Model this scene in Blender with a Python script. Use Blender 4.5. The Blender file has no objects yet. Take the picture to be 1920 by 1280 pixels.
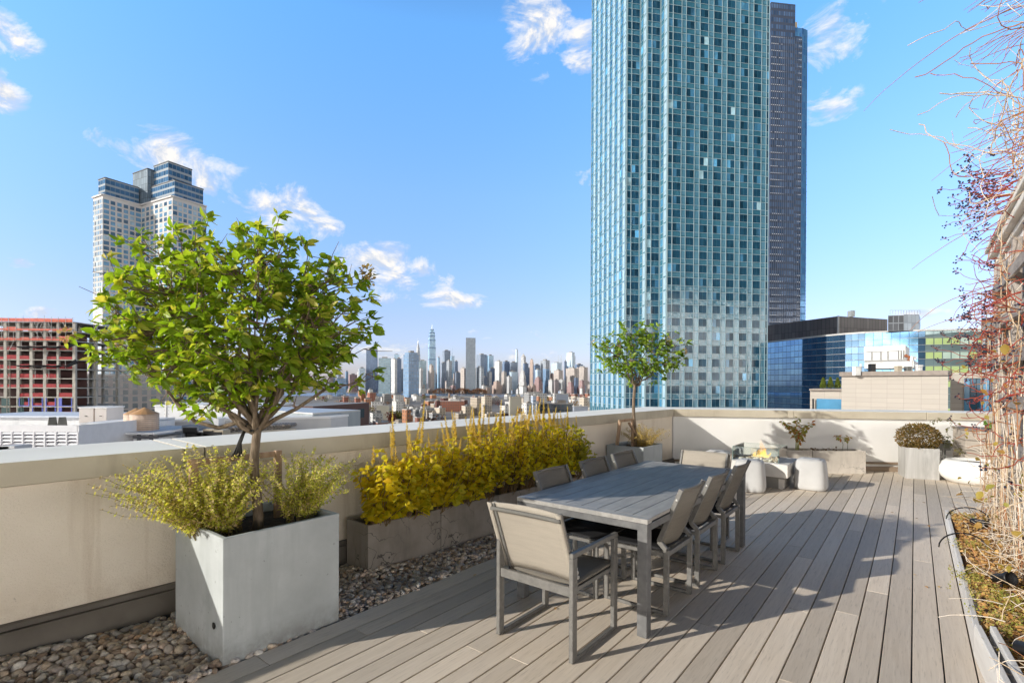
import bpy, math, random
import numpy as np
from mathutils import Matrix, Vector
R = math.radians
PI = math.pi
random.seed(7)
rng = np.random.default_rng(11)
scene = bpy.context.scene
COL = scene.collection

# ---------------------------------------------------------------- camera model
FPX, CYP, ROLL, PIT, TH, EYE = 958.12, 723.3, R(.2625), .0046, R(38.25), 1.6
CT, ST = math.cos(TH), math.sin(TH)


def tw(n, b):                       # terrace coordinates (across, along the boards) -> world
    return n * CT + b * ST, -n * ST + b * CT


def ray(px, py):
    x, y = px - 960, py - CYP
    c, q = math.cos(ROLL), math.sin(ROLL)
    x, y = (c * x + q * y) / FPX, (-q * x + c * y) / FPX
    cp, sp = math.cos(PIT), math.sin(PIT)
    return x, cp - y * sp, -sp - y * cp


def far(px, py, Y):                 # a sight line surveyed at distance Y -> world x, z
    x, y, z = ray(px, py)
    return x * Y / y, EYE + z * Y / y


cam = bpy.data.cameras.new('camera')
cam.sensor_width = 36
cam.lens = FPX / 1920 * 36
cam.shift_y = (CYP - 640) / 1920
cam.clip_start = .05
cam.clip_end = 60000
co = bpy.data.objects.new('camera', cam)
COL.objects.link(co)
co.matrix_world = Matrix.Translation((0, 0, EYE)) @ Matrix.Rotation(PI / 2 - PIT, 4, 'X') @ Matrix.Rotation(ROLL, 4, 'Z')
scene.camera = co

# ---------------------------------------------------------------- materials
_mats = {}


class NT:
    def __init__(s, name):
        s.m = bpy.data.materials.new(name)
        s.m.use_nodes = True
        s.t = s.m.node_tree
        s.b = s.t.nodes['Principled BSDF']
        s.out = s.t.nodes['Material Output']

    def n(s, typ, ins=None, **kw):
        nd = s.t.nodes.new('ShaderNode' + typ)
        for k, v in kw.items():
            setattr(nd, k, v)
        for k, v in (ins or {}).items():
            s.set(nd.inputs[k], v)
        return nd

    def set(s, sock, v):
        if isinstance(v, bpy.types.NodeSocket):
            s.t.links.new(v, sock)
        elif isinstance(v, bpy.types.Node):
            s.t.links.new(v.outputs[0], sock)
        else:
            if sock.type == 'RGBA' and len(v) == 3:
                v = (*v, 1)
            sock.default_value = v

    def math(s, op, a, b=0., c=0.):
        nd = s.n('Math', operation=op)
        for i, v in enumerate((a, b, c)):
            if v is not None:
                s.set(nd.inputs[i], v)
        return nd.outputs[0]

    def mix(s, f, a, b, typ='MIX'):
        nd = s.n('Mix', data_type='RGBA', blend_type=typ)
        s.set(nd.inputs[0], f)
        s.set(nd.inputs[6], a)
        s.set(nd.inputs[7], b)
        return nd.outputs[2]

    def maprange(s, v, a, b, c=0., d=1.):
        nd = s.n('MapRange')
        for i, x in enumerate((v, a, b, c, d)):
            s.set(nd.inputs[i], x)
        return nd.outputs[0]

    def noise(s, vec, scale, detail=3, rough=.55, dist=0.):
        nd = s.n('TexNoise', {'Scale': scale, 'Detail': detail, 'Roughness': rough, 'Distortion': dist})
        if vec is not None:
            s.set(nd.inputs['Vector'], vec)
        return nd.outputs[0]

    def obj(s, stretch=(1, 1, 1)):
        tc = s.n('TexCoord')
        mp = s.n('Mapping', {'Vector': tc.outputs['Object'], 'Scale': stretch})
        return mp.outputs[0]

    def island(s):
        return s.n('NewGeometry').outputs['Random Per Island']

    def ramp(s, f, cols):
        nd = s.n('ValToRGB')
        cr = nd.color_ramp
        while len(cr.elements) < len(cols):
            cr.elements.new(.5)
        for e, (p, c) in zip(cr.elements, cols):
            e.position = p
            e.color = (*c, 1)
        s.set(nd.inputs[0], f)
        return nd.outputs[0]

    def bump(s, h, strength=.3, dist=.01):
        nd = s.n('Bump', {'Height': h, 'Strength': strength, 'Distance': dist})
        s.set(s.b.inputs['Normal'], nd.outputs[0])

    def base(s, c, rough=.6, metal=0., spec=.5):
        s.set(s.b.inputs['Base Color'], c)
        s.b.inputs['Roughness'].default_value = rough
        s.b.inputs['Metallic'].default_value = metal
        s.b.inputs['Specular IOR Level'].default_value = spec


def mat(name, c1, c2=None, rough=.65, sc=3., det=5, stretch=(1, 1, 1), bump=0., bsc=60., metal=0., isl=0., spec=.4, lo=.35, hi=.65, stain=None, bdist=.01):
    if name in _mats:
        return _mats[name]
    s = NT(name)
    vec = s.obj(stretch)
    c = c1
    if c2 is not None:
        c = s.mix(s.maprange(s.noise(vec, sc, det), lo, hi), c1, c2)
    if stain is not None:                      # (colour, scale, threshold)
        f = s.maprange(s.noise(s.obj((1, 1, .25)), stain[1], 6, .65), stain[2], stain[2] + .18)
        c = s.mix(f, c, stain[0])
    if isl:
        v = s.maprange(s.island(), 0, 1, 1 - isl, 1 + isl)
        c = s.mix(1., c, s.n('CombineXYZ', {0: v, 1: v, 2: v}).outputs[0], 'MULTIPLY')
    s.base(c, rough, metal, spec)
    if bump:
        s.bump(s.noise(vec, bsc, 4), bump, bdist)
    _mats[name] = s.m
    return s.m


def leafmat(name, cols, trans=.35, rough=.45, spec=.35):
    if name in _mats:
        return _mats[name]
    s = NT(name)
    k = len(cols)
    c = s.ramp(s.island(), [(i / max(1, k - 1), q) for i, q in enumerate(cols)])
    c = s.mix(s.maprange(s.noise(s.obj(), 9, 2), .3, .7, 0, .35), c, (c_mul(cols[0], .6)))
    s.base(c, rough, 0, spec)
    tl = s.n('BsdfTranslucent', {'Color': s.mix(1., c, (1.25, 1.3, .7), 'MULTIPLY')})
    mx = s.n('MixShader', {0: trans, 1: s.b.outputs[0], 2: tl.outputs[0]})
    s.t.links.new(mx.outputs[0], s.out.inputs[0])
    _mats[name] = s.m
    return s.m


def c_mul(c, k):
    return tuple(x * k for x in c)


def facade(name, wall, glass, fx=.6, fz=.6, var=.5, rough=.2, gmetal=0., wall2=None, spec=.5, frame=None, blind=0.):
    """window pattern on UVs counted in bays (u) and storeys (v)"""
    if name in _mats:
        return _mats[name]
    s = NT(name)
    uv = s.n('TexCoord').outputs['UV']
    sp = s.n('SeparateXYZ', {0: uv})
    u, v = sp.outputs[0], sp.outputs[1]
    fu, fv = s.math('FRACT', u), s.math('FRACT', v)
    mu = s.math('LESS_THAN', s.math('ABSOLUTE', s.math('SUBTRACT', fu, .5)), fx / 2)
    mv = s.math('LESS_THAN', s.math('ABSOLUTE', s.math('SUBTRACT', fv, .5)), fz / 2)
    m = s.math('MULTIPLY', mu, mv)
    cell = s.n('CombineXYZ', {0: s.math('FLOOR', u), 1: s.math('FLOOR', v)})
    wn = s.n('TexWhiteNoise', {0: cell.outputs[0]}, noise_dimensions='2D').outputs[0]
    g = s.mix(s.math('MULTIPLY', wn, var), glass, tuple(min(1, x * 2.6 + .06) for x in glass))
    if blind:
        g = s.mix(s.math('MULTIPLY', s.math('GREATER_THAN', wn, 1 - blind), .8), g, (.55, .58, .55))
    w = wall
    nz = s.noise(s.obj(), .08, 4)
    w = s.mix(s.maprange(nz, .35, .65, 0, .6), wall, wall2 or c_mul(wall, .8))
    c = s.mix(m, w, g)
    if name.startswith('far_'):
        c = s.mix(.13, c, (.42, .58, .82))  # distance haze tinted into the wall and glass colour
    s.base(c, .6, 0, spec)
    s.set(s.b.inputs['Roughness'], s.maprange(m, 0, 1, .75, rough))
    if gmetal:
        s.set(s.b.inputs['Metallic'], s.math('MULTIPLY', m, gmetal))
    _mats[name] = s.m
    return s.m


# ---------------------------------------------------------------- mesh builder
def link(name, me, parent=None):
    o = bpy.data.objects.new(name, me)
    COL.objects.link(o)
    if parent is not None:
        o.parent = parent
    return o


class MB:
    def __init__(s):
        s.v, s.f, s.mi, s.uv = [], [], [], []
        s.M = Matrix.Identity(4)

    def at(s, x=0, y=0, z=0, rz=0, rx=0, ry=0):
        s.M = Matrix.Translation((x, y, z)) @ Matrix.Rotation(rz, 4, 'Z') @ Matrix.Rotation(ry, 4, 'Y') @ Matrix.Rotation(rx, 4, 'X')
        return s

    def add(s, vs, fs, m=0, uvs=None):
        k = len(s.v)
        s.v += [tuple(s.M @ Vector(p)) for p in vs]
        for i, f in enumerate(fs):
            s.f.append(tuple(k + j for j in f))
            s.mi.append(m)
            s.uv.append(uvs[i] if uvs else None)
        return s

    def box(s, c, d, rz=0, m=0):
        x, y, z = d[0] / 2, d[1] / 2, d[2] / 2
        cs, sn = math.cos(rz), math.sin(rz)
        vs = []
        for k in (-z, z):
            for i, j in ((-x, -y), (x, -y), (x, y), (-x, y)):
                vs.append((c[0] + i * cs - j * sn, c[1] + i * sn + j * cs, c[2] + k))
        return s.add(vs, [(3, 2, 1, 0), (4, 5, 6, 7), (0, 1, 5, 4), (1, 2, 6, 5), (2, 3, 7, 6), (3, 0, 4, 7)], m)

    def bb(s, x0, x1, y0, y1, z0, z1, m=0):
        return s.box(((x0 + x1) / 2, (y0 + y1) / 2, (z0 + z1) / 2), (x1 - x0, y1 - y0, z1 - z0), 0, m)

    def bar(s, p, q, w, h, m=0, up=(0, 0, 1)):
        p, q = Vector(p), Vector(q)
        d = (q - p).normalized()
        u = Vector(up)
        if abs(d.dot(u)) > .98:
            u = Vector((0, 1, 0))
        x = d.cross(u).normalized() * (w / 2)
        y = x.cross(d).normalized() * (h / 2)
        vs = [p - x - y, p + x - y, p + x + y, p - x + y, q - x - y, q + x - y, q + x + y, q - x + y]
        return s.add(vs, [(3, 2, 1, 0), (4, 5, 6, 7), (0, 1, 5, 4), (1, 2, 6, 5), (2, 3, 7, 6), (3, 0, 4, 7)], m)

    def tube(s, pts, rad, n=6, m=0, cap=True):
        pts = [Vector(p) for p in pts]
        if not isinstance(rad, (list, tuple)):
            rad = [rad] * len(pts)
        vs, fs = [], []
        prev = None
        for i, p in enumerate(pts):
            d = (pts[min(i + 1, len(pts) - 1)] - pts[max(i - 1, 0)])
            d = d.normalized() if d.length > 1e-9 else Vector((0, 0, 1))
            if prev is None:
                u = Vector((0, 0, 1)) if abs(d.z) < .9 else Vector((1, 0, 0))
                a = d.cross(u).normalized()
            else:
                a = (prev - d * prev.dot(d))
                a = a.normalized() if a.length > 1e-6 else d.orthogonal().normalized()
            prev = a
            b = d.cross(a)
            for k in range(n):
                t = 2 * PI * k / n
                vs.append(p + (a * math.cos(t) + b * math.sin(t)) * rad[i])
        for i in range(len(pts) - 1):
            for k in range(n):
                k2 = (k + 1) % n
                fs.append((i * n + k, i * n + k2, (i + 1) * n + k2, (i + 1) * n + k))
        if cap:
            fs.append(tuple(range(n - 1, -1, -1)))
            fs.append(tuple((len(pts) - 1) * n + k for k in range(n)))
        return s.add(vs, fs, m)

    def lathe(s, prof, n=24, c=(0, 0), m=0, sx=1., sy=1., power=2.):
        """profile of (r, z); power > 2 gives a rounded square plan"""
        vs, fs = [], []
        for r, z in prof:
            for k in range(n):
                t = 2 * PI * k / n
                cx, sn = math.cos(t), math.sin(t)
                q = (abs(cx) ** power + abs(sn) ** power) ** (-1 / power)
                vs.append((c[0] + r * cx * q * sx, c[1] + r * sn * q * sy, z))
        for i in range(len(prof) - 1):
            for k in range(n):
                k2 = (k + 1) % n
                fs.append((i * n + k, i * n + k2, (i + 1) * n + k2, (i + 1) * n + k))
        fs.append(tuple(range(n - 1, -1, -1)))
        fs.append(tuple((len(prof) - 1) * n + k for k in range(n)))
        return s.add(vs, fs, m)

    def prism(s, poly, z0, z1, m=0, mt=None, bays=None, floors=None, bay=None, storey=None):
        """closed ccw plan polygon; UVs in bays and storeys"""
        k = len(poly)
        vs = [(x, y, z0) for x, y in poly] + [(x, y, z1) for x, y in poly]
        fs, uv = [], []
        for i in range(k):
            j = (i + 1) % k
            L = math.dist(poly[i], poly[j])
            nb = bays[i] if bays else (max(1, round(L / bay)) if bay else 1)
            nf = floors or (max(1, round((z1 - z0) / storey)) if storey else 1)
            fs.append((i, j, k + j, k + i))
            uv.append(((0, 0), (nb, 0), (nb, nf), (0, nf)))
        s.add(vs, fs, m, uv)
        s.add(vs, [tuple(range(k, 2 * k))], m if mt is None else mt, [[(.01, .01)] * k])
        return s

    def build(s, name, mats, parent=None, smooth=False, bevel=0., seg=2):
        me = bpy.data.meshes.new(name)
        me.from_pydata(s.v, [], s.f)
        mats = mats if isinstance(mats, (list, tuple)) else [mats]
        for m in mats:
            me.materials.append(m)
        if len(mats) > 1:
            me.polygons.foreach_set('material_index', s.mi)
        if any(u is not None for u in s.uv):
            ul = me.uv_layers.new(name='UVMap')
            flat = []
            for f, u in zip(s.f, s.uv):
                for j in range(len(f)):
                    flat += (u[j] if u else (0, 0))
            ul.data.foreach_set('uv', flat)
        if smooth:
            me.polygons.foreach_set('use_smooth', [True] * len(s.f))
        me.update()
        o = link(name, me, parent)
        if bevel:
            md = o.modifiers.new('bevel', 'BEVEL')
            md.width = bevel
            md.segments = seg
            md.limit_method = 'ANGLE'
            md.angle_limit = R(40)
        return o


def tag(o, label=None, cat=None, group=None, kind=None):
    for k, v in (('label', label), ('category', cat), ('group', group), ('kind', kind)):
        if v:
            o[k] = v
    return o


def root(name, label, cat, loc=(0, 0, 0), rz=0., group=None):
    o = link(name, None)
    o.location = loc
    o.rotation_euler = (0, 0, rz)
    return tag(o, label, cat, group)


def troot(name, label, cat, n, b, z=0., yaw=0., group=None):
    x, y = tw(n, b)
    return root(name, label, cat, (x, y, z), -TH + yaw, group)


def copy_tree(o, parent=None):
    c = o.copy()
    COL.objects.link(c)
    if parent is not None:
        c.parent = parent
    for ch in list(o.children):
        copy_tree(ch, c)
    return c


def scatter(name, tpl, faces, P, X, Y, Z, S, mats, parent=None, smooth=True):
    """many copies of a small template mesh as one mesh: positions P, frames X Y Z, sizes S (k,) or (k,3)"""
    P, X, Y, Z = (np.asarray(a, float) for a in (P, X, Y, Z))
    S = np.asarray(S, float)
    if S.ndim == 1:
        S = np.repeat(S[:, None], 3, 1)
    tpl = np.asarray(tpl, float)
    k, n = len(P), len(tpl)
    L = tpl[None] * S[:, None, :]
    V = P[:, None, :] + L[..., 0:1] * X[:, None, :] + L[..., 1:2] * Y[:, None, :] + L[..., 2:3] * Z[:, None, :]
    V = V.reshape(-1, 3)
    sizes = np.array([len(f) for f in faces])
    idx = np.concatenate([np.array(f) for f in faces])
    loops = (idx[None] + (np.arange(k) * n)[:, None]).ravel()
    tot = np.tile(sizes, k)
    me = bpy.data.meshes.new(name)
    me.vertices.add(len(V))
    me.vertices.foreach_set('co', V.astype(np.float32).ravel())
    me.loops.add(len(loops))
    me.loops.foreach_set('vertex_index', loops.astype(np.int32))
    me.polygons.add(len(tot))
    me.polygons.foreach_set('loop_start', np.concatenate(([0], np.cumsum(tot)[:-1])).astype(np.int32))
    me.polygons.foreach_set('loop_total', tot.astype(np.int32))
    mats = mats if isinstance(mats, (list, tuple)) else [mats]
    for m in mats:
        me.materials.append(m)
    if len(mats) > 1:
        w = rng.integers(0, len(mats), k)
        me.polygons.foreach_set('material_index', np.repeat(w, len(faces)).astype(np.int32))
    me.polygons.foreach_set('use_smooth', np.full(len(tot), smooth))
    me.update(calc_edges=True)
    me.validate()
    return link(name, me, parent)


def norm(a):
    return a / np.maximum(np.linalg.norm(a, axis=-1, keepdims=True), 1e-9)


def frames(D, up=None, roll=.5):
    """frames with Y along D and Z near up (random roll)"""
    D = norm(np.asarray(D, float))
    k = len(D)
    U = np.tile(np.array((0, 0, 1.)), (k, 1)) if up is None else np.asarray(up, float)
    U = U + rng.normal(0, roll, (k, 3))
    X = np.cross(D, U)
    bad = np.linalg.norm(X, axis=1) < 1e-3
    X[bad] = (1, 0, 0)
    X = norm(X)
    return X, D, np.cross(X, D)


# leaf template: length 1 along y, drooping, folded along the midrib
def leaf_tpl(w=.24, droop=.3, fold=.25):
    rows = [(.22, .75), (.5, 1.), (.78, .62)]
    v = [(0, 0, 0)]
    for t, k in rows:
        z = -droop * t * t
        v += [(-w * k, t, z + fold * w * k), (0, t, z), (w * k, t, z + fold * w * k)]
    v.append((0, 1, -droop))
    f = [(0, 2, 1), (0, 3, 2)]
    for r in range(2):
        a = 1 + r * 3
        f += [(a, a + 1, a + 4, a + 3), (a + 1, a + 2, a + 5, a + 4)]
    f += [(7, 8, 10), (8, 9, 10)]
    return v, f


def ico():
    t = (1 + 5 ** .5) / 2
    v = [(-1, t, 0), (1, t, 0), (-1, -t, 0), (1, -t, 0), (0, -1, t), (0, 1, t), (0, -1, -t), (0, 1, -t), (t, 0, -1), (t, 0, 1), (-t, 0, -1), (-t, 0, 1)]
    f = [(0, 11, 5), (0, 5, 1), (0, 1, 7), (0, 7, 10), (0, 10, 11), (1, 5, 9), (5, 11, 4), (11, 10, 2), (10, 7, 6), (7, 1, 8), (3, 9, 4), (3, 4, 2), (3, 2, 6), (3, 6, 8), (3, 8, 9), (4, 9, 5), (2, 4, 11), (6, 2, 10), (8, 6, 7), (9, 8, 1)]
    v = [Vector(p).normalized() for p in v]
    vv, ff, cache = list(v), [], {}

    def mid(a, b):
        k = (min(a, b), max(a, b))
        if k not in cache:
            vv.append(((vv[a] + vv[b]) / 2).normalized())
            cache[k] = len(vv) - 1
        return cache[k]
    for a, b, c in f:
        x, y, z = mid(a, b), mid(b, c), mid(c, a)
        ff += [(a, x, z), (b, y, x), (c, z, y), (x, y, z)]
    return [tuple(p) for p in v], f, [tuple(p) for p in vv], ff


ICO_V, ICO_F, ICO2_V, ICO2_F = ico()
# ---------------------------------------------------------------- terrace materials
def deck_mat():
    s = NT('composite_board')
    tc = s.n('TexCoord').outputs['Object']
    isl = s.island()
    off = s.n('CombineXYZ', {0: 0., 1: s.math('MULTIPLY', isl, 37.), 2: s.math('MULTIPLY', isl, 11.)})
    v = s.n('VectorMath', {0: tc, 1: off.outputs[0]}, operation='ADD').outputs[0]
    st = s.n('Mapping', {'Vector': v, 'Scale': (34, 1.6, 1)}).outputs[0]
    st2 = s.n('Mapping', {'Vector': v, 'Scale': (90, 5, 1)}).outputs[0]
    gr = s.noise(st, 1., 6, .65, 1.2)
    fine = s.noise(st2, 1.3, 4, .7)
    c = s.mix(s.maprange(gr, .3, .7), (.61, .51, .40), (.73, .625, .505))
    c = s.mix(s.maprange(fine, .55, .72, 0, .6), c, (.30, .24, .18))
    blot = s.noise(s.n('Mapping', {'Vector': tc, 'Scale': (1, 1, 1)}).outputs[0], 1.1, 5, .6)
    c = s.mix(s.maprange(blot, .35, .75, 0, .35), c, (.60, .545, .48))
    k = s.maprange(isl, 0, 1, .80, 1.13)
    c = s.mix(1., c, s.n('CombineXYZ', {0: k, 1: k, 2: k}).outputs[0], 'MULTIPLY')
    s.base(c, .62, 0, .35)
    s.bump(s.math('ADD', gr, s.math('MULTIPLY', fine, .6)), .35, .003)
    return s.m


def cracked(name, c1, c2, crack=.5, sc=2.6):
    s = NT(name)
    vec = s.obj()
    n1 = s.noise(vec, 3.2, 6, .62)
    c = s.mix(s.maprange(n1, .3, .7), c1, c2)
    c = s.mix(s.maprange(s.noise(s.obj((1, 1, .2)), 9, 4), .5, .75, 0, .5), c, c_mul(c1, .7))
    warp = s.n('VectorMath', {0: vec, 1: s.n('TexNoise', {'Vector': vec, 'Scale': 2.5, 'Detail': 4}).outputs[1]}, operation='ADD').outputs[0]
    vo = s.n('TexVoronoi', {'Vector': warp, 'Scale': sc}, feature='DISTANCE_TO_EDGE').outputs[0]
    k = s.math('MULTIPLY', s.maprange(vo, .004, .016, 1, 0), s.maprange(s.noise(vec, 1.6, 2), .46, .58))
    c = s.mix(s.math('MULTIPLY', k, crack), c, (.06, .055, .05))
    s.base(c, .85, 0, .2)
    s.bump(s.noise(vec, 55, 5, .7), .25, .004)
    return s.m


M_DECK = deck_mat()
M_UNDER = mat('deck_underside', (.02, .018, .016))
def wall_mat():
    s = NT('shaded_stucco_wall')
    v = s.obj()
    c = s.mix(s.maprange(s.noise(v, 1.2, 6), .35, .65), (.78, .685, .56), (.86, .77, .655))  # warmer than the far parapet: light bounced off the deck tinted in
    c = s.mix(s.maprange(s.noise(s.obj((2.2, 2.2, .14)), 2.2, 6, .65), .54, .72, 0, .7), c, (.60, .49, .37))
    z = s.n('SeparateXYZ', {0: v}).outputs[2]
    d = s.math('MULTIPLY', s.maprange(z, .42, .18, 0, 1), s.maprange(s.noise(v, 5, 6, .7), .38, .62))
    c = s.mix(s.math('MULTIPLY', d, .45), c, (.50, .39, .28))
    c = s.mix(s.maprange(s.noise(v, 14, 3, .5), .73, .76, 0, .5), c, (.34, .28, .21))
    s.base(c, .9, 0, .15)
    s.bump(s.noise(v, 75, 5, .6), .6, .012)
    return s.m


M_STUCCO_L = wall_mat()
mat('shaded_stucco', (.83, .67, .49), (.89, .75, .575), .9, 1.2, 6, bump=.55, bsc=70, spec=.15, stain=((.56, .47, .36), 1.3, .6), bdist=.012)
M_STUCCO = mat('cream_stucco', (.86, .84, .80), (.90, .88, .85), .9, 1.5, 6, bump=.2, bsc=90, spec=.15)
def cope_mat():
    s = NT('weathered_sunlit_top_coping')
    v = s.obj()
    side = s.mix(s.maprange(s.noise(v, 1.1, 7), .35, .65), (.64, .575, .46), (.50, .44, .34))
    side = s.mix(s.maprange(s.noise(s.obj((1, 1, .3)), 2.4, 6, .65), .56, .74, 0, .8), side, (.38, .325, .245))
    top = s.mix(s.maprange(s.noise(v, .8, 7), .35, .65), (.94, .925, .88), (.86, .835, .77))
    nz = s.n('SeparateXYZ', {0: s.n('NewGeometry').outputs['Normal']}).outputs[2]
    s.base(s.mix(s.maprange(nz, .4, .8), side, top), .85, 0, .2)  # upward faces whiter: sunlight on the top put into the colour
    s.bump(s.noise(v, 45, 5), .25, .006)
    return s.m


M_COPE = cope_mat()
M_SKIRT = mat('brown_flashing', (.10, .085, .07), (.17, .15, .125), .55, 2., 5, spec=.4)
M_ALU = mat('grey_powder_coat', (.125, .12, .112), (.17, .162, .15), .5, 30, 4, spec=.45)
M_TABLE = mat('slate_powder_coat', (.115, .115, .117), (.165, .163, .162), .55, 14, 4, spec=.28)
M_STEEL = mat('bright_steel', (.7, .69, .66), None, .3, metal=.9)
M_SOIL = mat('potting_soil', (.035, .025, .018), (.09, .06, .04), .95, 30, 5, bump=.9, bsc=50, bdist=.02)
def planter_mat():
    s = NT('weathered_zinc_planter')
    v = s.obj()
    c = s.mix(s.maprange(s.noise(v, 1.7, 7, .62), .33, .67), (.37, .39, .39), (.50, .525, .525))
    c = s.mix(s.maprange(s.noise(s.obj((1, 1, .12)), 7, 5, .6), .52, .72, 0, .45), c, (.30, .32, .32))
    c = s.mix(s.maprange(s.noise(v, 3.1, 7, .7), .58, .7, 0, .5), c, (.27, .29, .285))
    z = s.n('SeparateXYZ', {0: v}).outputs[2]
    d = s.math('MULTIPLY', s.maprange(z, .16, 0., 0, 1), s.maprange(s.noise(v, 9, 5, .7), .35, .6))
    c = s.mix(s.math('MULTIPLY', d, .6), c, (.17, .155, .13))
    c = s.mix(s.maprange(s.noise(v, 26, 3, .5), .70, .74, 0, .5), c, (.16, .16, .155))
    s.base(c, .72, 0, .3)
    s.bump(s.noise(v, 30, 5), .12, .004)
    return s.m


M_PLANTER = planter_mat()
M_WOOD = mat('brown_stake_wood', (.30, .19, .12), (.42, .29, .19), .7, 1, 4, (30, 30, 3))
M_BLACK = mat('black_plastic', (.012, .012, .013), None, .45)
M_BARK = mat('young_bark', (.13, .095, .065), (.25, .19, .135), .9, 1, 6, (40, 40, 12), bump=.6, bsc=3)


M_TTOP = mat('slate_sky_sheen_tabletop', (.29, .275, .258), (.37, .355, .335), .5, 9, 5, (3, .5, 3), spec=.3, stain=((.24, .24, .24), 3, .58))  # lighter than the frame: glancing sky reflection put into the colour


def fabric(name, c1, c2, alpha=.0):
    s = NT(name)
    v = s.obj((420, 420, 420))
    ch = s.n('TexChecker', {'Vector': v, 'Scale': 1.}).outputs[1]
    c = s.mix(ch, c1, c2)
    c = s.mix(s.maprange(s.noise(s.obj((1, 1, 8)), 6, 4), .3, .7, 0, .4), c, c_mul(c1, .82))
    s.base(c, .8, 0, .2)
    if alpha:
        tr = s.n('BsdfTransparent')
        tl = s.n('BsdfTranslucent', {'Color': c})
        m1 = s.n('MixShader', {0: .22, 1: s.b.outputs[0], 2: tl.outputs[0]})
        m2 = s.n('MixShader', {0: alpha, 1: m1.outputs[0], 2: tr.outputs[0]})
        s.t.links.new(m2.outputs[0], s.out.inputs[0])
    return s.m


M_SLING = fabric('taupe_sling', (.43, .385, .325), (.52, .465, .39), .06)
M_SLING_D = fabric('grey_taupe_sling', (.25, .225, .19), (.31, .28, .24), .16)
M_SEATF = fabric('charcoal_sling', (.018, .018, .02), (.035, .035, .037))

# ---------------------------------------------------------------- deck (local axes: x across, y along the boards)
CA = (-3.61, 9.573)                        # inner corner of the parapets
BD = (.8235, .5673)                        # direction of the far parapet


def wl(b):                                 # inner coping edge of the long parapet
    return -4.151 + .0565 * b


def wb(n):                                 # inner coping edge of the far parapet
    return CA[1] + (n - CA[0]) * BD[1] / BD[0]


mb = MB()
sp, n0, gap = .1429, -.7183, .0075
for k in range(-16, 20):
    a0 = n0 + k * sp
    a1 = a0 + sp
    if k == -16:
        a0 = -3.03
    a = (a0 + a1) / 2
    end = wb(a) + .02
    y = -1.2 - random.random() * 3.2
    while y < end:
        y1 = min(y + 3.66, end)
        mb.bb(a0 + gap / 2, a1 - gap / 2, y + .0015, y1 - .0015, -.025, 0)
        y = y1
deck = mb.build('deck', M_DECK, bevel=.0025, seg=1)
deck.rotation_euler.z = -TH
tag(deck, kind='structure')
mb = MB()
mb.add([(-3.02, -3, -.03), (2.3, -3, -.03), (2.3, 13.4, -.03), (-3.02, 9.9, -.03)], [(0, 1, 2, 3)])
mb.add([(-5, -3, -.055), (-3.02, -3, -.055), (-3.02, 10.2, -.055), (-5, 10.2, -.055)], [(0, 1, 2, 3)], 1)
o = mb.build('roof_slab', [M_UNDER, mat('gravel_bed', (.26, .21, .17), (.36, .3, .25), .95, 40, 4)])
o.rotation_euler.z = -TH
tag(o, kind='structure')

# ---------------------------------------------------------------- parapets
def lerp(p, q, t):
    return (p[0] + (q[0] - p[0]) * t, p[1] + (q[1] - p[1]) * t)


def parapet(name, label, P, Q, out, stops, zt0, zt1, wallm, skirt, cap_a=0., cap_b=0.):
    """P to Q inner coping edge (terrace axes), out = unit outward normal"""
    r = troot(name, label, 'parapet wall', 0, 0)
    L = math.dist(P, Q)
    W = .82
    d = ((Q[0] - P[0]) / L, (Q[1] - P[1]) / L)

    def pt(s, o):
        return (P[0] + d[0] * s + out[0] * o, P[1] + d[1] * s + out[1] * o)

    def slab(mb, s0, s1, o0, o1, z0, z1, m0=0., m1=0.):
        z0a, z0b = (z0, z0) if not isinstance(z0, tuple) else z0
        z1a, z1b = (z1, z1) if not isinstance(z1, tuple) else z1
        q = [pt(s0, o0), pt(s1, o0), pt(s1 + m1, o1), pt(s0 + m0, o1)]
        zz = [(z0a, z1a), (z0b, z1b), (z0b, z1b), (z0a, z1a)]
        vs = [(*q[i], zz[i][0]) for i in range(4)] + [(*q[i], zz[i][1]) for i in range(4)]
        mb.add(vs, [(3, 2, 1, 0), (4, 5, 6, 7), (0, 1, 5, 4), (1, 2, 6, 5), (2, 3, 7, 6), (3, 0, 4, 7)])

    def zt(s):
        return zt0 + (zt1 - zt0) * s / L
    mb = MB()
    ss = [0.] + list(stops) + [L]
    for i in range(len(ss) - 1):
        a, b = ss[i] + .0045, ss[i + 1] - .0045
        slab(mb, a, b, 0, W, (zt(a) - .142, zt(b) - .142), (zt(a), zt(b)), cap_a if i == 0 else 0, cap_b if i == len(ss) - 2 else 0)
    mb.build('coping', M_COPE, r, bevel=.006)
    mb = MB()
    slab(mb, 0, L, .035, W - .05, -.4, (zt0 - .145, zt1 - .145), cap_a, cap_b)
    slab(mb, 0, L, .022, .034, (zt0 - .155, zt1 - .155), (zt0 - .146, zt1 - .146))
    mb.build('wall_face', wallm, r)
    mb = MB()
    if skirt == 'L':
        slab(mb, 0, L, -.03, .034, -.05, .155)
        slab(mb, 0, L, -.012, .0345, .157, .19)
        slab(mb, 0, L, -.034, -.028, .148, .156)
    else:
        slab(mb, 0, L, -.02, .034, -.02, .085)
        slab(mb, 0, L, .0, .0345, .13, .17)
    mb.build('base_flashing', M_SKIRT if skirt == 'L' else mat('tan_skirting', (.33, .25, .18), (.22, .16, .11), .7, 2, 5), r, bevel=.003, seg=1)
    return r


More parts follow.
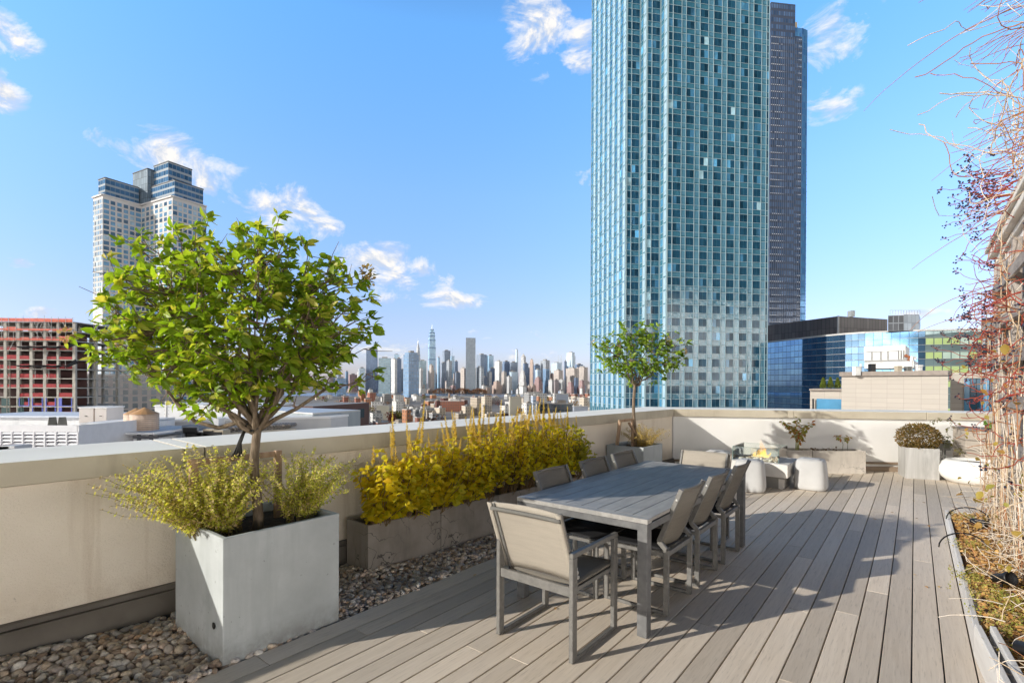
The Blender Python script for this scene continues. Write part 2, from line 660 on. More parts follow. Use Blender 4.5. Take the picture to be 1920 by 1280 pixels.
P0 = (wl(-4), -4.)
P1 = (wl(CA[1]), CA[1])
CA = P1
L1 = math.dist(P0, P1)
d1 = ((P1[0] - P0[0]) / L1, (P1[1] - P0[1]) / L1)
o1 = (-d1[1], d1[0])
ang = math.acos(d1[0] * BD[0] + d1[1] * BD[1])
mit = .82 * math.tan(ang / 2)
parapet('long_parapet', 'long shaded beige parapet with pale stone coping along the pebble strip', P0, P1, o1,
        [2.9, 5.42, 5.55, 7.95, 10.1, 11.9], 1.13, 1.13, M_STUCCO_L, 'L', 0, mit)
PB = (P1[0] + BD[0] * 6.6, P1[1] + BD[1] * 6.6)
parapet('far_parapet', 'sunlit white parapet with stone coping at the far end of the deck', P1, PB, (-BD[1], BD[0]),
        [2.1, 2.22, 4.6, 5.05], 1.13, 1.092, M_STUCCO, 'B', -mit, 0)

# ---------------------------------------------------------------- pebbles
def pebbles():
    P, S = [], []
    step = .021
    for layer in range(3):
        b = -.6
        while b < 8.2:
            w0, w1 = wl(b) + .03, -3.035
            n = w0 + .01
            while n < w1:
                big = random.random()
                if b > 5.2 and layer < 1:
                    n += .03
                    continue
                r = random.choice((.011, .014, .017, .019, .022, .016)) * (1.12 if b < 2 else .95)
                z = -.05 + layer * .016 + r * .6 + .012 * random.random() + .02 * math.sin(n * 9) * math.sin(b * 4)
                P.append((n + random.uniform(-.016, .016), b + random.uniform(-.016, .016), z))
                S.append((r * random.uniform(1.15, 1.6), r * random.uniform(.95, 1.2), r * random.uniform(.62, .85)))
                n += .042 if layer else .05
            b += .04 if layer else .05
    k = len(P)
    a = rng.uniform(0, 2 * PI, k)
    D = np.stack([np.cos(a), np.sin(a), rng.normal(0, .3, k)], 1)
    X, Y, Z = frames(D, None, .35)
    s = NT('river_pebble')
    isl = s.island()
    c = s.ramp(isl, [(0, (.24, .16, .115)), (.14, (.50, .37, .26)), (.28, (.74, .60, .45)), (.42, (.42, .35, .30)), (.56, (.84, .74, .62)), (.68, (.56, .34, .19)), (.76, (.88, .80, .70)), (.88, (.48, .43, .40)), (1, (.72, .53, .40))])
    c = s.mix(s.maprange(s.noise(s.obj(), 60, 4), .4, .7, 0, .5), c, (.22, .18, .15))
    s.base(c, .5, 0, .4)
    o = scatter('pebbles', ICO2_V, ICO2_F, P, X, Y, Z, S, s.m)
    o.rotation_euler.z = -TH
    tag(o, kind='stuff')


pebbles()

# ---------------------------------------------------------------- planters
def open_box(mb, x0, x1, y0, y1, z0, z1, t, m=0):
    """box with a rim of thickness t and a recess"""
    v = [(x0, y0, z0), (x1, y0, z0), (x1, y1, z0), (x0, y1, z0), (x0, y0, z1), (x1, y0, z1), (x1, y1, z1), (x0, y1, z1),
         (x0 + t, y0 + t, z1), (x1 - t, y0 + t, z1), (x1 - t, y1 - t, z1), (x0 + t, y1 - t, z1),
         (x0 + t, y0 + t, z1 - .14), (x1 - t, y0 + t, z1 - .14), (x1 - t, y1 - t, z1 - .14), (x0 + t, y1 - t, z1 - .14)]
    f = [(3, 2, 1, 0), (0, 1, 5, 4), (1, 2, 6, 5), (2, 3, 7, 6), (3, 0, 4, 7)]
    for i in range(4):
        j = (i + 1) % 4
        f += [(4 + i, 4 + j, 8 + j, 8 + i), (8 + i, 8 + j, 12 + j, 12 + i)]
    f.append((12, 13, 14, 15))
    mb.add(v, f, m)


def soil(parent, x0, x1, y0, y1, z):
    mb = MB()
    nx, ny = 8, 8
    vs = [(x0 + (x1 - x0) * i / nx, y0 + (y1 - y0) * j / ny, z + random.uniform(-.012, .012)) for j in range(ny + 1) for i in range(nx + 1)]
    fs = [(j * (nx + 1) + i, j * (nx + 1) + i + 1, (j + 1) * (nx + 1) + i + 1, (j + 1) * (nx + 1) + i) for j in range(ny) for i in range(nx)]
    mb.add(vs, fs)
    return mb.build('soil', M_SOIL, parent, True)


def planter(label, n0, n1, b0, b1, h, m, cat='planter', t=.03, yaw=0., name='planter', soil_in=.07):
    cx, cy = (n0 + n1) / 2, (b0 + b1) / 2
    r = troot(name, label, cat, cx, cy, 0, yaw)
    x, y = (n1 - n0) / 2, (b1 - b0) / 2
    mb = MB()
    open_box(mb, -x, x, -y, y, -.04, h, t)
    mb.build('planter_box', m, r, bevel=.006)
    soil(r, -x + t, x - t, -y + t, y - t, h - soil_in)
    return r


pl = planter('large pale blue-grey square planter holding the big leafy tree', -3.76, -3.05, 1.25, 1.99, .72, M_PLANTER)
mb = MB()
mb.at(-.355 + .6, -.372, .2, 0, PI / 2)
mb.lathe([(.0, 0), (.018, 0), (.02, .004), (.012, .006)], 16)
mb.build('drain_hole', M_BLACK, pl)
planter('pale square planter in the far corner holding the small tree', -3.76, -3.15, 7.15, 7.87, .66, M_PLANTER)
M_TROUGH = cracked('weathered_concrete', (.23, .20, .17), (.34, .30, .26), .85)
lab = ['front trough of the yellow plants, cracked dark concrete with a bare end face', 'second dark concrete trough from the front under the yellow plants',
       'third dark concrete trough from the front, behind the near armchair', 'last dark concrete trough of the yellow row, half hidden by the table']
TRO = []
for i in range(4):
    b0 = 2.63 + i * .80
    n1 = -3.60 + .06 * (i * .8 + .4)
    TRO.append((n1 - .17, b0 + .4))
    planter(lab[i], n1 - .34, n1, b0 + .003, b0 + .797, .40, M_TROUGH, 'trough planter', .028, -math.atan(.06), 'concrete_trough')
M_TROUGH2 = cracked('pale_concrete', (.50, .45, .39), (.62, .565, .50), .4, 2.)
YB = math.atan2(BD[1], BD[0])


def trough_b(label, t0, t1, front):       # troughs lined up along the far parapet
    c = ((t0 + t1) / 2)
    n, b = front[0] + BD[0] * c - BD[1] * .17, front[1] + BD[1] * c + BD[0] * .17
    r = troot('concrete_trough', label, 'trough planter', n, b, 0, YB)
    mb = MB()
    open_box(mb, -(t1 - t0) / 2, (t1 - t0) / 2, -.16, .16, -.02, .41, .03)
    mb.build('planter_box', M_TROUGH2, r, bevel=.006)
    soil(r, -(t1 - t0) / 2 + .03, (t1 - t0) / 2 - .03, -.13, .13, .37)
    return r


FB = (-.677, 11.20)
trough_b('pale cracked concrete trough right of the fire table with a small plant', -.93, 0, FB)
trough_b('stained concrete trough behind the fire table holding the red-leaved plant', -1.9, -.94, FB)

# square zinc planter with boxwood
M_ZINC = mat('streaked_zinc', (.40, .39, .37), (.53, .52, .50), .5, 1., 5, (14, 14, .8), metal=.25, spec=.5, stain=((.30, .29, .28), 3., .55))
bx = troot('zinc_planter', 'square streaked zinc planter under the brown clipped bush', 'planter', .06, 11.38, 0, math.atan2(.12, .457))
mb = MB()
open_box(mb, -.235, .235, -.2, .25, 0, .53, .012)
mb.build('planter_box', M_ZINC, bx, bevel=.003)
soil(bx, -.22, .22, -.19, .24, .50)

# white bowl
M_WHITE = mat('white_glazed_resin', (.80, .79, .76), (.74, .73, .70), .38, 3, 3, spec=.5)
bo = troot('white_bowl_planter', 'wide white rounded bowl planter on the deck before the slatted box', 'planter', .80, 11.30)
mb = MB()
prof = [(.30, .0), (.36, .03), (.42, .09), (.445, .17), (.44, .25), (.405, .33), (.36, .372), (.33, .38), (.30, .365), (.29, .33)]
mb.lathe(prof, 48, sx=1.08, sy=.95)
mb.build('bowl', M_WHITE, bo, True)
mb = MB().lathe([(.29, .0), (.29, .02)], 40, sx=1.08)
mb.at(0, 0, .31)
o = mb.build('soil', M_SOIL, bo)
o.location.z = .31

# slatted timber box against the far parapet
M_SLAT = mat('taupe_boards', (.34, .29, .24), (.41, .355, .295), .7, 1, 4, (2, 2, 25))
tb = troot('slatted_planter_box', 'taupe slatted box planter against the far wall behind the white bowl', 'planter', 1.02, 12.02, 0, R(12))
mb = MB()
for k in range(5):
    z0 = k * .168
    mb.bb(-.42, .42, -.35, .3, z0 + .004, z0 + .164)
mb.build('slat_cladding', M_SLAT, tb, bevel=.004, seg=1)
MB().bb(-.44, .44, -.37, .32, .842, .868).build('rim', mat('brown_rim', (.22, .18, .145), (.28, .23, .19)), tb, bevel=.004, seg=1)
MB().bb(-.4, .4, -.33, .28, 0, .84).build('liner', M_BLACK, tb)

# electrical outlet box on the wall
ob = troot('outlet_box', 'small grey weatherproof outlet box on the far wall left of the slatted box', 'outlet box', .42, wb(.42) - .09, .42, YB)
mb = MB().bb(-.1, .1, -.04, .04, 0, .18)
mb.build('housing', mat('grey_plastic', (.30, .30, .27), (.36, .36, .33), .5), ob, bevel=.008)
MB().bb(-.035, .065, -.055, -.041, .04, .14).build('cover', mat('olive_plastic', (.22, .23, .16)), ob, bevel=.004)
MB().tube([(-.02, 0, 0), (-.02, 0, -.36)], .012, 8).build('conduit', mat('grey_plastic', (.3, .3, .27)), ob)
MB().tube([(.03, 0, 0), (.03, 0, -.36)], .012, 8).build('conduit', mat('grey_plastic', (.3, .3, .27)), ob)

# ---------------------------------------------------------------- dining table
T0, T1, U0, U1, TZ = -2.345, -1.31, 3.04, 5.42, .75
tx, ty = (T1 - T0) / 2, (U1 - U0) / 2
tbl = troot('dining_table', 'long grey slatted metal dining table dappled with tree shadow', 'table', (T0 + T1) / 2, (U0 + U1) / 2)
mb = MB()
ns = 8
fr = .055
w = (2 * tx - .006) / (ns)
for i in range(ns):
    xa = -tx + .003 + i * w
    mb.bb(xa + .0025, xa + w - .0025, -ty + .07, ty - .07, TZ - .024, TZ)
mb.bb(-tx, tx, -ty, -ty + .0685, TZ - .03, TZ)
mb.bb(-tx, tx, ty - .0685, ty, TZ - .03, TZ)
mb.build('tabletop', M_TTOP, tbl, bevel=.002, seg=1)
mb = MB()
for y in (-ty + .012, ty - .012):
    mb.bb(-tx + .002, tx - .002, y - .011, y + .011, TZ - .075, TZ - .031)
for x in (-tx + .012, tx - .012):
    mb.bb(x - .0112, x + .0112, -ty + .024, ty - .024, TZ - .077, TZ - .0315)
mb.bb(-tx + .03, tx - .03, -.03, .03, TZ - .07, TZ - .032)
mb.build('apron', M_TABLE, tbl, bevel=.002, seg=1)
for sx in (-1, 1):
    for sy in (-1, 1):
        cx, cy = sx * (tx - .036), sy * (ty - .036)
        MB().bb(cx - .0335, cx + .0335, cy - .0335, cy + .0335, 0, TZ - .0335).build('leg', M_TABLE, tbl, bevel=.003, seg=1)


# ---------------------------------------------------------------- chairs (local: facing +y, x to its right)
def sling(mb, a, b, c, d, t, sag, nrm, nu=10, nv=8, m=0):
    """curved cloth between corners a b (bottom) c d (top), thickness t along nrm"""
    A, B, C_, D_ = map(Vector, (a, b, c, d))
    n = Vector(nrm).normalized()
    vs = []
    for side in (0, 1):
        for j in range(nv + 1):
            v = j / nv
            for i in range(nu + 1):
                u = i / nu
                p = (A * (1 - u) + B * u) * (1 - v) + (C_ * (1 - u) + D_ * u) * v
                p = p + n * (sag * 4 * u * (1 - u) + side * t)
                vs.append(p)
    K = (nu + 1) * (nv + 1)
    fs = []
    for j in range(nv):
        for i in range(nu):
            q = j * (nu + 1) + i
            fs.append((q, q + 1, q + nu + 2, q + nu + 1))
            fs.append((K + q, K + q + nu + 1, K + q + nu + 2, K + q + 1))
    ring = [i for i in range(nu + 1)] + [(j + 1) * (nu + 1) - 1 for j in range(1, nv + 1)] + [nv * (nu + 1) + i for i in range(nu - 1, -1, -1)] + [j * (nu + 1) for j in range(nv - 1, 0, -1)]
    for i in range(len(ring)):
        p, q = ring[i], ring[(i + 1) % len(ring)]
        fs.append((q, p, K + p, K + q))
    mb.add(vs, fs, m)


def side_chair(label, group):
    r = root('side_chair', label, 'chair', group=group)
    W, D = .245, .50
    for s in (-1, 1):
        mb = MB()
        x = s * (W - .012)
        mb.bb(x - .012, x + .012, -.0, .038, 0, .455)
        mb.build('leg', M_ALU, r, bevel=.003, seg=1)
        mb = MB()
        mb.bb(x - .0121, x + .0121, D - .038, D, 0, .43)
        mb.build('leg', M_ALU, r, bevel=.003, seg=1)
        mb = MB()
        mb.bb(x - .012, x + .012, .0385, D - .0385, 0, .024)
        mb.build('sled_runner', M_ALU, r, bevel=.003, seg=1)
        mb = MB()
        mb.bar((x, .02, .452), (x, .075, .505), .024, .034)
        mb.bar((x, .075, .50), (x, -.085, .885), .024, .032)
        mb.build('back_post', M_ALU, r, bevel=.003, seg=1)
    mb = MB()
    mb.bb(-W + .0245, W - .0245, .006, .030, .405, .44)
    mb.bb(-W + .0245, W - .0245, D - .032, D - .008, .40, .43)
    mb.bb(-W + .001, -W + .0235, .0385, D - .0385, .405, .43)
    mb.bb(W - .0235, W - .001, .0385, D - .0385, .405, .43)
    mb.build('seat_frame', M_ALU, r, bevel=.002, seg=1)
    mb = MB()
    sling(mb, (-W + .004, .05, .447), (W - .004, .05, .447), (-W + .004, D - .004, .436), (W - .004, D - .004, .436), .012, -.012, (0, 0, 1))
    mb.build('seat', M_SEATF, r, True)
    mb = MB()
    ax = W - .024
    sling(mb, (-ax, .07, .47), (ax, .07, .47), (-ax, -.083, .878), (ax, -.083, .878), .006, -.03, (0, .92, .38), 14, 10)
    mb.build('backrest', M_SLING_D, r, True)
    mb = MB()
    mb.tube([(-ax + .05 * i * 2 * ax / .5, -.079 - .03 * 4 * (i / 10) * (1 - i / 10), .872) for i in range(11)], .012, 8)
    mb.build('top_rail', M_SLING_D, r, True)
    for s in (-1, 1):
        MB().at(s * (W + .0005), -.055, .81, 0, 0, s * PI / 2).lathe([(.008, -.003), (.008, .002), (.005, .0035)], 10).build('bolt', M_STEEL, r)
    return r


def place(o, n, b, yaw):
    x, y = tw(n, b)
    o.location = (x, y, 0)
    o.rotation_euler.z = -TH + yaw


G = 'side chairs along the table'
sc0 = side_chair('side chair on the right, nearest the camera, seen from behind', G)
cl = [('side chair on the right, nearest the camera, seen from behind', -1.325, 3.675, R(90)),
      ('middle chair of the three along the right side of the table', -1.325, 4.315, R(90)),
      ('farthest chair on the right side of the table, next to the pale stool', -1.315, 4.98, R(90)),
      ('side chair beside the yellow plants with only its dark back above the table', -2.345, 3.62, R(-90)),
      ('middle chair on the far side of the table, dark back before the last yellow plants', -2.345, 4.34, R(-90)),
      ('chair back in front of the pale corner planter, partly lit', -2.345, 4.97, R(-90))]
for i, (lb, n, b, yw) in enumerate(cl):
    o = sc0 if i == 0 else copy_tree(sc0)
    o['label'] = lb
    place(o, n, b, yw)


def armchair(label, group):
    r = root('armchair', label, 'armchair', group=group)
    W, D, HA = .285, .56, .63
    for s in (-1, 1):
        x = s * (W - .014)
        for y0 in (0, D - .05):
            MB().bb(x - .014, x + .014, y0, y0 + .05, 0, HA - .0285).build('leg', M_ALU, r, bevel=.003, seg=1)
        MB().bb(x - .0145, x + .0145, -.0005, D + .0005, HA - .028, HA).build('armrest', M_ALU, r, bevel=.003, seg=1)
        MB().bb(x - .0142, x + .0142, .0505, D - .0505, 0, .026).build('sled_runner', M_ALU, r, bevel=.003, seg=1)
        xb = s * (W - .044)
        mb = MB()
        mb.bar((xb, .11, .39), (xb, -.075, .865), .022, .03)
        mb.build('back_post', M_ALU, r, bevel=.003, seg=1)
        mb = MB().at(s * (W - .03), .075, .50, 0, 0, PI / 2)
        mb.lathe([(.011, -.018), (.011, .018)], 10)
        mb.at(s * (W - .03), .085, .47, 0, 0, PI / 2).lathe([(.011, -.018), (.011, .018)], 10)
        mb.at(0, 0, 0).bb(s * (W - .03) - .003, s * (W - .03) + .003, .06, .1, .45, .52)
        mb.build('hinge_plate', M_STEEL, r, bevel=.002, seg=1)
    mb = MB()
    mb.bb(-W + .0285, W - .0285, .008, .030, .375, .43)
    mb.bb(-W + .0285, W - .0285, D - .035, D - .012, .375, .41)
    mb.bb(-W + .0285, -W + .05, .0305, D - .0355, .38, .405)
    mb.bb(W - .05, W - .0285, .0305, D - .0355, .38, .405)
    mb.build('seat_frame', M_ALU, r, bevel=.002, seg=1)
    mb = MB()
    sling(mb, (-W + .032, .09, .415), (W - .032, .09, .415), (-W + .032, D + .03, .42), (W - .032, D + .03, .42), .012, -.012, (0, 0, 1))
    mb.build('seat', M_SLING_D, r, True)
    mb = MB()
    ax = W - .03
    sling(mb, (-ax, .085, .425), (ax, .085, .425), (-ax, -.085, .862), (ax, -.085, .862), .009, .022, (0, .93, .36), 16, 10)
    mb.build('backrest', M_SLING, r, True)
    for s in (-1, 1):
        mb = MB()
        sling(mb, (s * ax - .028, .079, .426), (s * ax + .004, .079, .426), (s * ax - .028, -.0915, .863), (s * ax + .004, -.0915, .863), .006, .0, (0, -.93, -.36), 2, 8)
        mb.build('side_hem', M_SLING, r, True)
    mb = MB()
    k = 14
    mb.tube([(-ax + 2 * ax * i / k, -.088 + .022 * 4 * (i / k) * (1 - i / k) * .6, .828) for i in range(k + 1)], .013, 8)
    mb.build('top_rail', fabric('top_hem', (.13, .125, .115), (.18, .175, .16)), r, True)
    return r


a0 = armchair('sunlit armchair with pale sling back in the foreground, its back to the camera', 'armchairs at the ends of the table')
place(a0, -1.807, 2.50, 0)
a1 = copy_tree(a0)
a1['label'] = 'armchair at the far head of the table, only its pale back showing'
place(a1, -1.80, 5.61 + .0, PI)
# ---------------------------------------------------------------- fire table and stools
M_CONC = mat('cast_concrete', (.60, .57, .53), (.70, .67, .63), .8, 2.5, 6, bump=.2, bsc=50, stain=((.44, .41, .37), 3., .58))
M_CONCD = mat('grey_concrete_base', (.24, .23, .215), (.31, .30, .28), .8, 3, 6, bump=.2, bsc=50)
ft = troot('fire_table', 'low concrete fire table with glass guard and burning flame', 'fire table', -1.95, 9.10)
X0, X1, Y0, Y1 = -.50, .45, -.46, .46
MB().bb(X0 + .06, X1 - .06, Y0 + .09, Y1 - .06, 0, .185).build('base', M_CONCD, ft, bevel=.006)
mb = MB()
open_box(mb, X0, X1, Y0, Y1, .186, .385, .17)
mb.build('slab_top', M_CONC, ft, bevel=.008)
MB().bb(X1 - .14, X1 - .06, Y0 + .083, Y0 + .0895, .0, .15).build('vent_plate', M_CONC, ft)
# stones in the burner
P, S = [], []
for i in range(330):
    P.append((random.uniform(X0 + .2, X1 - .2), random.uniform(Y0 + .2, Y1 - .2), .36 + random.random() * .05))
    q = random.uniform(.016, .032)
    S.append((q * 1.3, q, q * .8))
s = NT('burner_stone')
s.base(s.ramp(s.island(), [(0, (.62, .55, .45)), (.4, (.75, .70, .60)), (.6, (.42, .33, .24)), (.8, (.7, .55, .38)), (1, (.25, .24, .2))]), .6)
D = rng.normal(0, 1, (len(P), 3))
X, Y, Z = frames(D)
o = scatter('burner_stones', ICO2_V, ICO2_F, P, X, Y, Z, S, s.m, ft)
o['kind'] = 'stuff'


def glassmat(name, tint, edge=False):
    s = NT(name)
    tr = s.n('BsdfTransparent', {'Color': tint})
    gl = s.n('BsdfGlossy', {'Roughness': .02})
    fr = s.n('Fresnel', {'IOR': 1.45})
    mx = s.n('MixShader', {0: fr.outputs[0], 1: tr.outputs[0], 2: gl.outputs[0]})
    s.t.links.new(mx.outputs[0], s.out.inputs[0])
    return s.m


M_GLASS = glassmat('guard_glass', (.965, .985, .975))
M_EDGE = mat('glass_edge', (.20, .30, .27), None, .2)
gx0, gx1, gy0, gy1, gz0, gz1 = X0 + .13, X1 - .15, Y0 + .12, Y1 - .13, .386, .60
for (xa, ya, xb, yb) in ((gx0, gy0, gx1, gy0), (gx1, gy0, gx1, gy1), (gx1, gy1, gx0, gy1), (gx0, gy1, gx0, gy0)):
    mb = MB().bar((xa, ya, (gz0 + gz1) / 2), (xb, yb, (gz0 + gz1) / 2), .008, gz1 - gz0)
    g = mb.build('glass_panel', M_GLASS, ft)
    mb = MB()
    mb.bar((xa, ya, gz1 + .001), (xb, yb, gz1 + .001), .0082, .002)
    mb.bar((xa, ya, gz0), (xa, ya, gz1), .008, .008)
    mb.build('polished_edge', M_EDGE, g)
MB().bb(gx1 - .012, gx1 + .02, gy0 - .02, gy0 + .012, .47, .50).build('corner_clip', mat('clip_metal', (.1, .1, .1), None, .3, metal=.8), ft)
# flame
s = NT('gas_flame')
z = s.n('SeparateXYZ', {0: s.n('TexCoord').outputs['Object']}).outputs[2]
hz = s.maprange(z, 0, .34)
col = s.ramp(hz, [(0, (1, .75, .35)), (.25, (1, .62, .12)), (.55, (1, .40, .05)), (.8, (1, .55, .22)), (1, (1, .8, .6))])
em = s.n('Emission', {'Color': col, 'Strength': 2.2})
lw = s.n('LayerWeight', {'Blend': .35})
nz = s.noise(s.obj((1, 1, .5)), 16, 3)
al = s.math('MULTIPLY', s.math('MULTIPLY', s.math('SUBTRACT', 1., lw.outputs[1]), s.maprange(nz, .35, .62)), s.maprange(hz, .1, 1., .5, .03))
mx = s.n('MixShader', {0: al, 1: s.n('BsdfTransparent').outputs[0], 2: em.outputs[0]})
s.t.links.new(mx.outputs[0], s.out.inputs[0])
mb = MB()
for (x, y, h, r) in ((0, 0, .34, .05), (-.05, .02, .22, .045), (.05, -.01, .19, .045), (.02, .04, .27, .04), (-.03, -.04, .16, .04), (.09, .03, .12, .03), (-.1, 0, .13, .035)):
    pts, rad = [], []
    for i in range(12):
        t = i / 11
        pts.append((x + .03 * math.sin(t * 5 + x * 40) * t, y + .02 * math.cos(t * 6 + y * 50) * t, t * h))
        rad.append(max(.002, r * (math.sin(PI * (t * .82 + .18)) ** .8) * (1 - .25 * t)))
    mb.tube(pts, rad, 12)
o = mb.build('flame', s.m, ft, True)
o.location = (.0, -.02, .385)

M_STOOL = mat('white_concrete_stool', (.46, .455, .45), (.54, .535, .53), .75, 2.2, 5, bump=.08, bsc=60)
st = troot('stool', 'white rounded stool in front of the fire table beside the dining table', 'stool', 0, 0, 0, 0, 'stools around the fire table')
prof = [(.0, 0.002), (.195, .002), (.215, .02), (.222, .06), (.218, .18), (.206, .32), (.196, .41), (.182, .448), (.155, .462), (.0, .466)]
MB().lathe(prof[1:-1], 56, power=4.2).build('seat_body', M_STOOL, st, True)
MB().lathe([(.15, .4615), (.10, .4665), (.01, .468)], 40, power=4.2).build('seat_top', M_STOOL, st, True)
for i, (lb, n, b, yw) in enumerate([('white rounded stool left of the fire table, beside the dining table end', -1.96, 8.33, R(8)),
                                    ('white rounded stool right of the fire table with a diagonal shadow on it', -1.25, 9.06, R(0)),
                                    ('stool behind the far armchair, only its shaded top showing', -2.66, 9.12, R(5)),
                                    ('stool behind the glass guard and flame', -2.02, 9.86, R(12))]):
    o = st if i == 0 else copy_tree(st)
    o['label'] = lb
    x, y = tw(n, b)
    o.location = (x, y, 0)
    o.rotation_euler.z = -TH + yw


# ---------------------------------------------------------------- trees in planters
def tolight(D, k=.8):                       # leaf blades turn towards the sun (terrace axes)
    return np.tile(np.array((-.455 * k, -.815 * k, .358 * k + .45)), (len(D), 1))


def curve(p, q, sagv, k=6, wob=.0):
    p, q = np.array(p, float), np.array(q, float)
    L = np.linalg.norm(q - p)
    out = []
    for i in range(k + 1):
        t = i / k
        c = p * (1 - t) + q * t + np.array(sagv) * 4 * t * (1 - t)
        if 0 < i < k:
            c = c + rng.normal(0, wob * L, 3)
        out.append(c)
    return out


def small_tree(rt, base, fork, cen, rad, up, dn, nprim, ntip, nleaf, lsize, lm, r0, blossoms=(), low_arm=(), twig_m=None, lw=.25, deep=.66, seed=1):
    """trunk and limbs inside an egg-shaped crown; every tip of a twig carries a whorl of drooping leaves"""
    rnd = np.random.default_rng(seed)
    wood, twigs = MB(), MB()
    base, fork, cen = map(np.array, (base, fork, cen))

    def egg(u, k):
        g = (u[0] * -ST + u[1] * CT) * (1 - deep)
        u = (u[0] + g * ST, u[1] - g * CT, u[2])
        return cen + np.array((rad * u[0], rad * u[1], (up if u[2] > 0 else dn) * u[2])) * k
    k = 9
    pts = [base * (1 - t) + fork * t + np.array((.012 * math.sin(t * 7), .01 * math.cos(t * 5), 0)) for t in np.linspace(0, 1, k)]
    wood.tube(pts, [r0 * (1.3 if i == 0 else 1 - .26 * i / k) for i in range(k)], 10)
    lp, ld, ls = [], [], []
    ga = PI * (3 - 5 ** .5)
    nodes = []
    for i in range(nprim):
        h = -.6 + 1.55 * (i + .5) / nprim
        rr = math.sqrt(max(0, 1 - min(1, abs(h)) ** 2))
        a = i * ga + rnd.uniform(-.3, .3)
        q = egg((rr * math.cos(a), rr * math.sin(a), h), .62)
        s0 = fork - (fork - base) * rnd.uniform(0, .07)
        L = np.linalg.norm(q - s0)
        lim = curve(s0, q, (0, 0, -.07 * L), 8, .02)
        wood.tube(lim, [r0 * .46 * (1 - .78 * j / 8) for j in range(9)], 7)
        nodes += lim[3:]
    for arm in low_arm:
        wood.tube([np.array(p) for p in arm], [r0 * .5 * (1 - .6 * i / len(arm)) for i in range(len(arm))], 7)
        nodes += [np.array(p) for p in arm[2:]]
    nodes = np.array(nodes)

    def whorl(p, d, n, sp):
        for _ in range(n):
            v = d * rnd.uniform(.1, .9) + rnd.normal(0, sp, 3)
            v[2] = v[2] * .6 + .08
            lp.append(p + rnd.normal(0, .010, 3))
            ld.append(v)
            ls.append(lsize * rnd.uniform(.55, 1.2))
    for i in range(ntip):
        h = 1 - 2 * (i + .5) / ntip
        rr = math.sqrt(1 - h * h)
        a = i * ga + rnd.uniform(-.25, .25)
        u = np.array((rr * math.cos(a), rr * math.sin(a), h))
        lump = 1 + .10 * math.sin(3 * a + 2 * h) + .07 * math.sin(7 * a - 5 * h)
        tip = egg(u, lump * (1 - .55 * rnd.random() ** 1.7))
        dd = np.linalg.norm(nodes - tip, axis=1) + .35 * np.maximum(0, nodes[:, 2] - tip[2] + .05)
        o = nodes[int(np.argmin(dd))]
        L = np.linalg.norm(tip - o)
        c = curve(o, tip, (0, 0, -.08 * L), 5, .05)
        twigs.tube(c, [.0058 * (1 - .68 * j / 5) for j in range(6)], 5, cap=False)
        d = norm((c[5] - c[4])[None])[0]
        whorl(tip, d, nleaf + rnd.integers(-2, 3), .75)
        for j in (2, 3, 4):
            if rnd.random() < .75 and L > .08:
                e = c[j] + norm(rnd.normal(0, 1, (1, 3)))[0] * rnd.uniform(.03, .09)
                twigs.tube([c[j], e], [.003, .0018], 4, cap=False)
                whorl(e, norm((e - c[j])[None])[0], 3 if j < 4 else 4, .7)
        if rnd.random() < .35:             # bare fine twig
            e = tip + d * rnd.uniform(.04, .12) + rnd.normal(0, .03, 3)
            twigs.tube([c[4], (c[4] + e) / 2 + rnd.normal(0, .01, 3), e], [.003, .0022, .0014], 4, cap=False)
    BP, BD_ = [], []
    for c0, n in blossoms:
        c0 = np.array(c0)
        o = nodes[int(np.argmin(np.linalg.norm(nodes - c0, axis=1)))]
        twigs.tube(curve(o, c0, (0, 0, -.03), 5, .03), [.005, .0045, .004, .0035, .003, .0025], 5, cap=False)
        whorl(c0 - (0, 0, .04), np.array((0, 0, .3)), 5, .8)
        for _ in range(n):
            v = rnd.normal(0, 1, 3)
            BP.append(c0 + norm(v[None])[0] * .04 * rnd.random() ** .4)
            BD_.append(v)
    wood.build('trunk', M_BARK, rt, True)
    twigs.build('twig', twig_m or M_BARK, rt, True)['kind'] = 'stuff'
    X, Y, Z = frames(np.array(ld), tolight(ld), .4)
    S = np.array(ls)
    S3 = np.stack([S * rng.uniform(.8, 1.2, len(S)), S, S * rng.uniform(.3, 1.9, len(S))], 1)
    scatter('crown', *leaf_tpl(lw, .30, .35), lp, X, Y, Z, S3, lm, rt)
    if BP:
        X, Y, Z = frames(np.array(BD_))
        scatter('faded_blossom', *leaf_tpl(.4, .1, .1), BP, X, Y, Z, rng.uniform(.014, .03, len(BP)), leafmat('dry_blossom', [(.55, .33, .12), (.62, .42, .2), (.5, .4, .12)], .3), rt)['kind'] = 'stuff'


M_LEAF1 = leafmat('tree_leaf', [(.16, .26, .016), (.25, .38, .022), (.35, .49, .030), (.44, .54, .045), (.19, .30, .02), (.52, .55, .06), (.62, .52, .10)], .52, .42, .4)
M_TWIG = mat('twig_bark', (.13, .085, .06), (.24, .17, .12), .85, 20, 3)
t1 = troot('leafy_tree', 'big round-crowned green tree in the large near planter', 'tree', -3.40, 1.60)


def loc_t(n0, b0, px, py, n, b):            # helper: point over plan position (n, b) seen at image height py, as tree-local axes
    X, Y = tw(n, b)
    x, y, z = ray(px, py)
    return n - n0, b - b0, EYE + z * Y / y


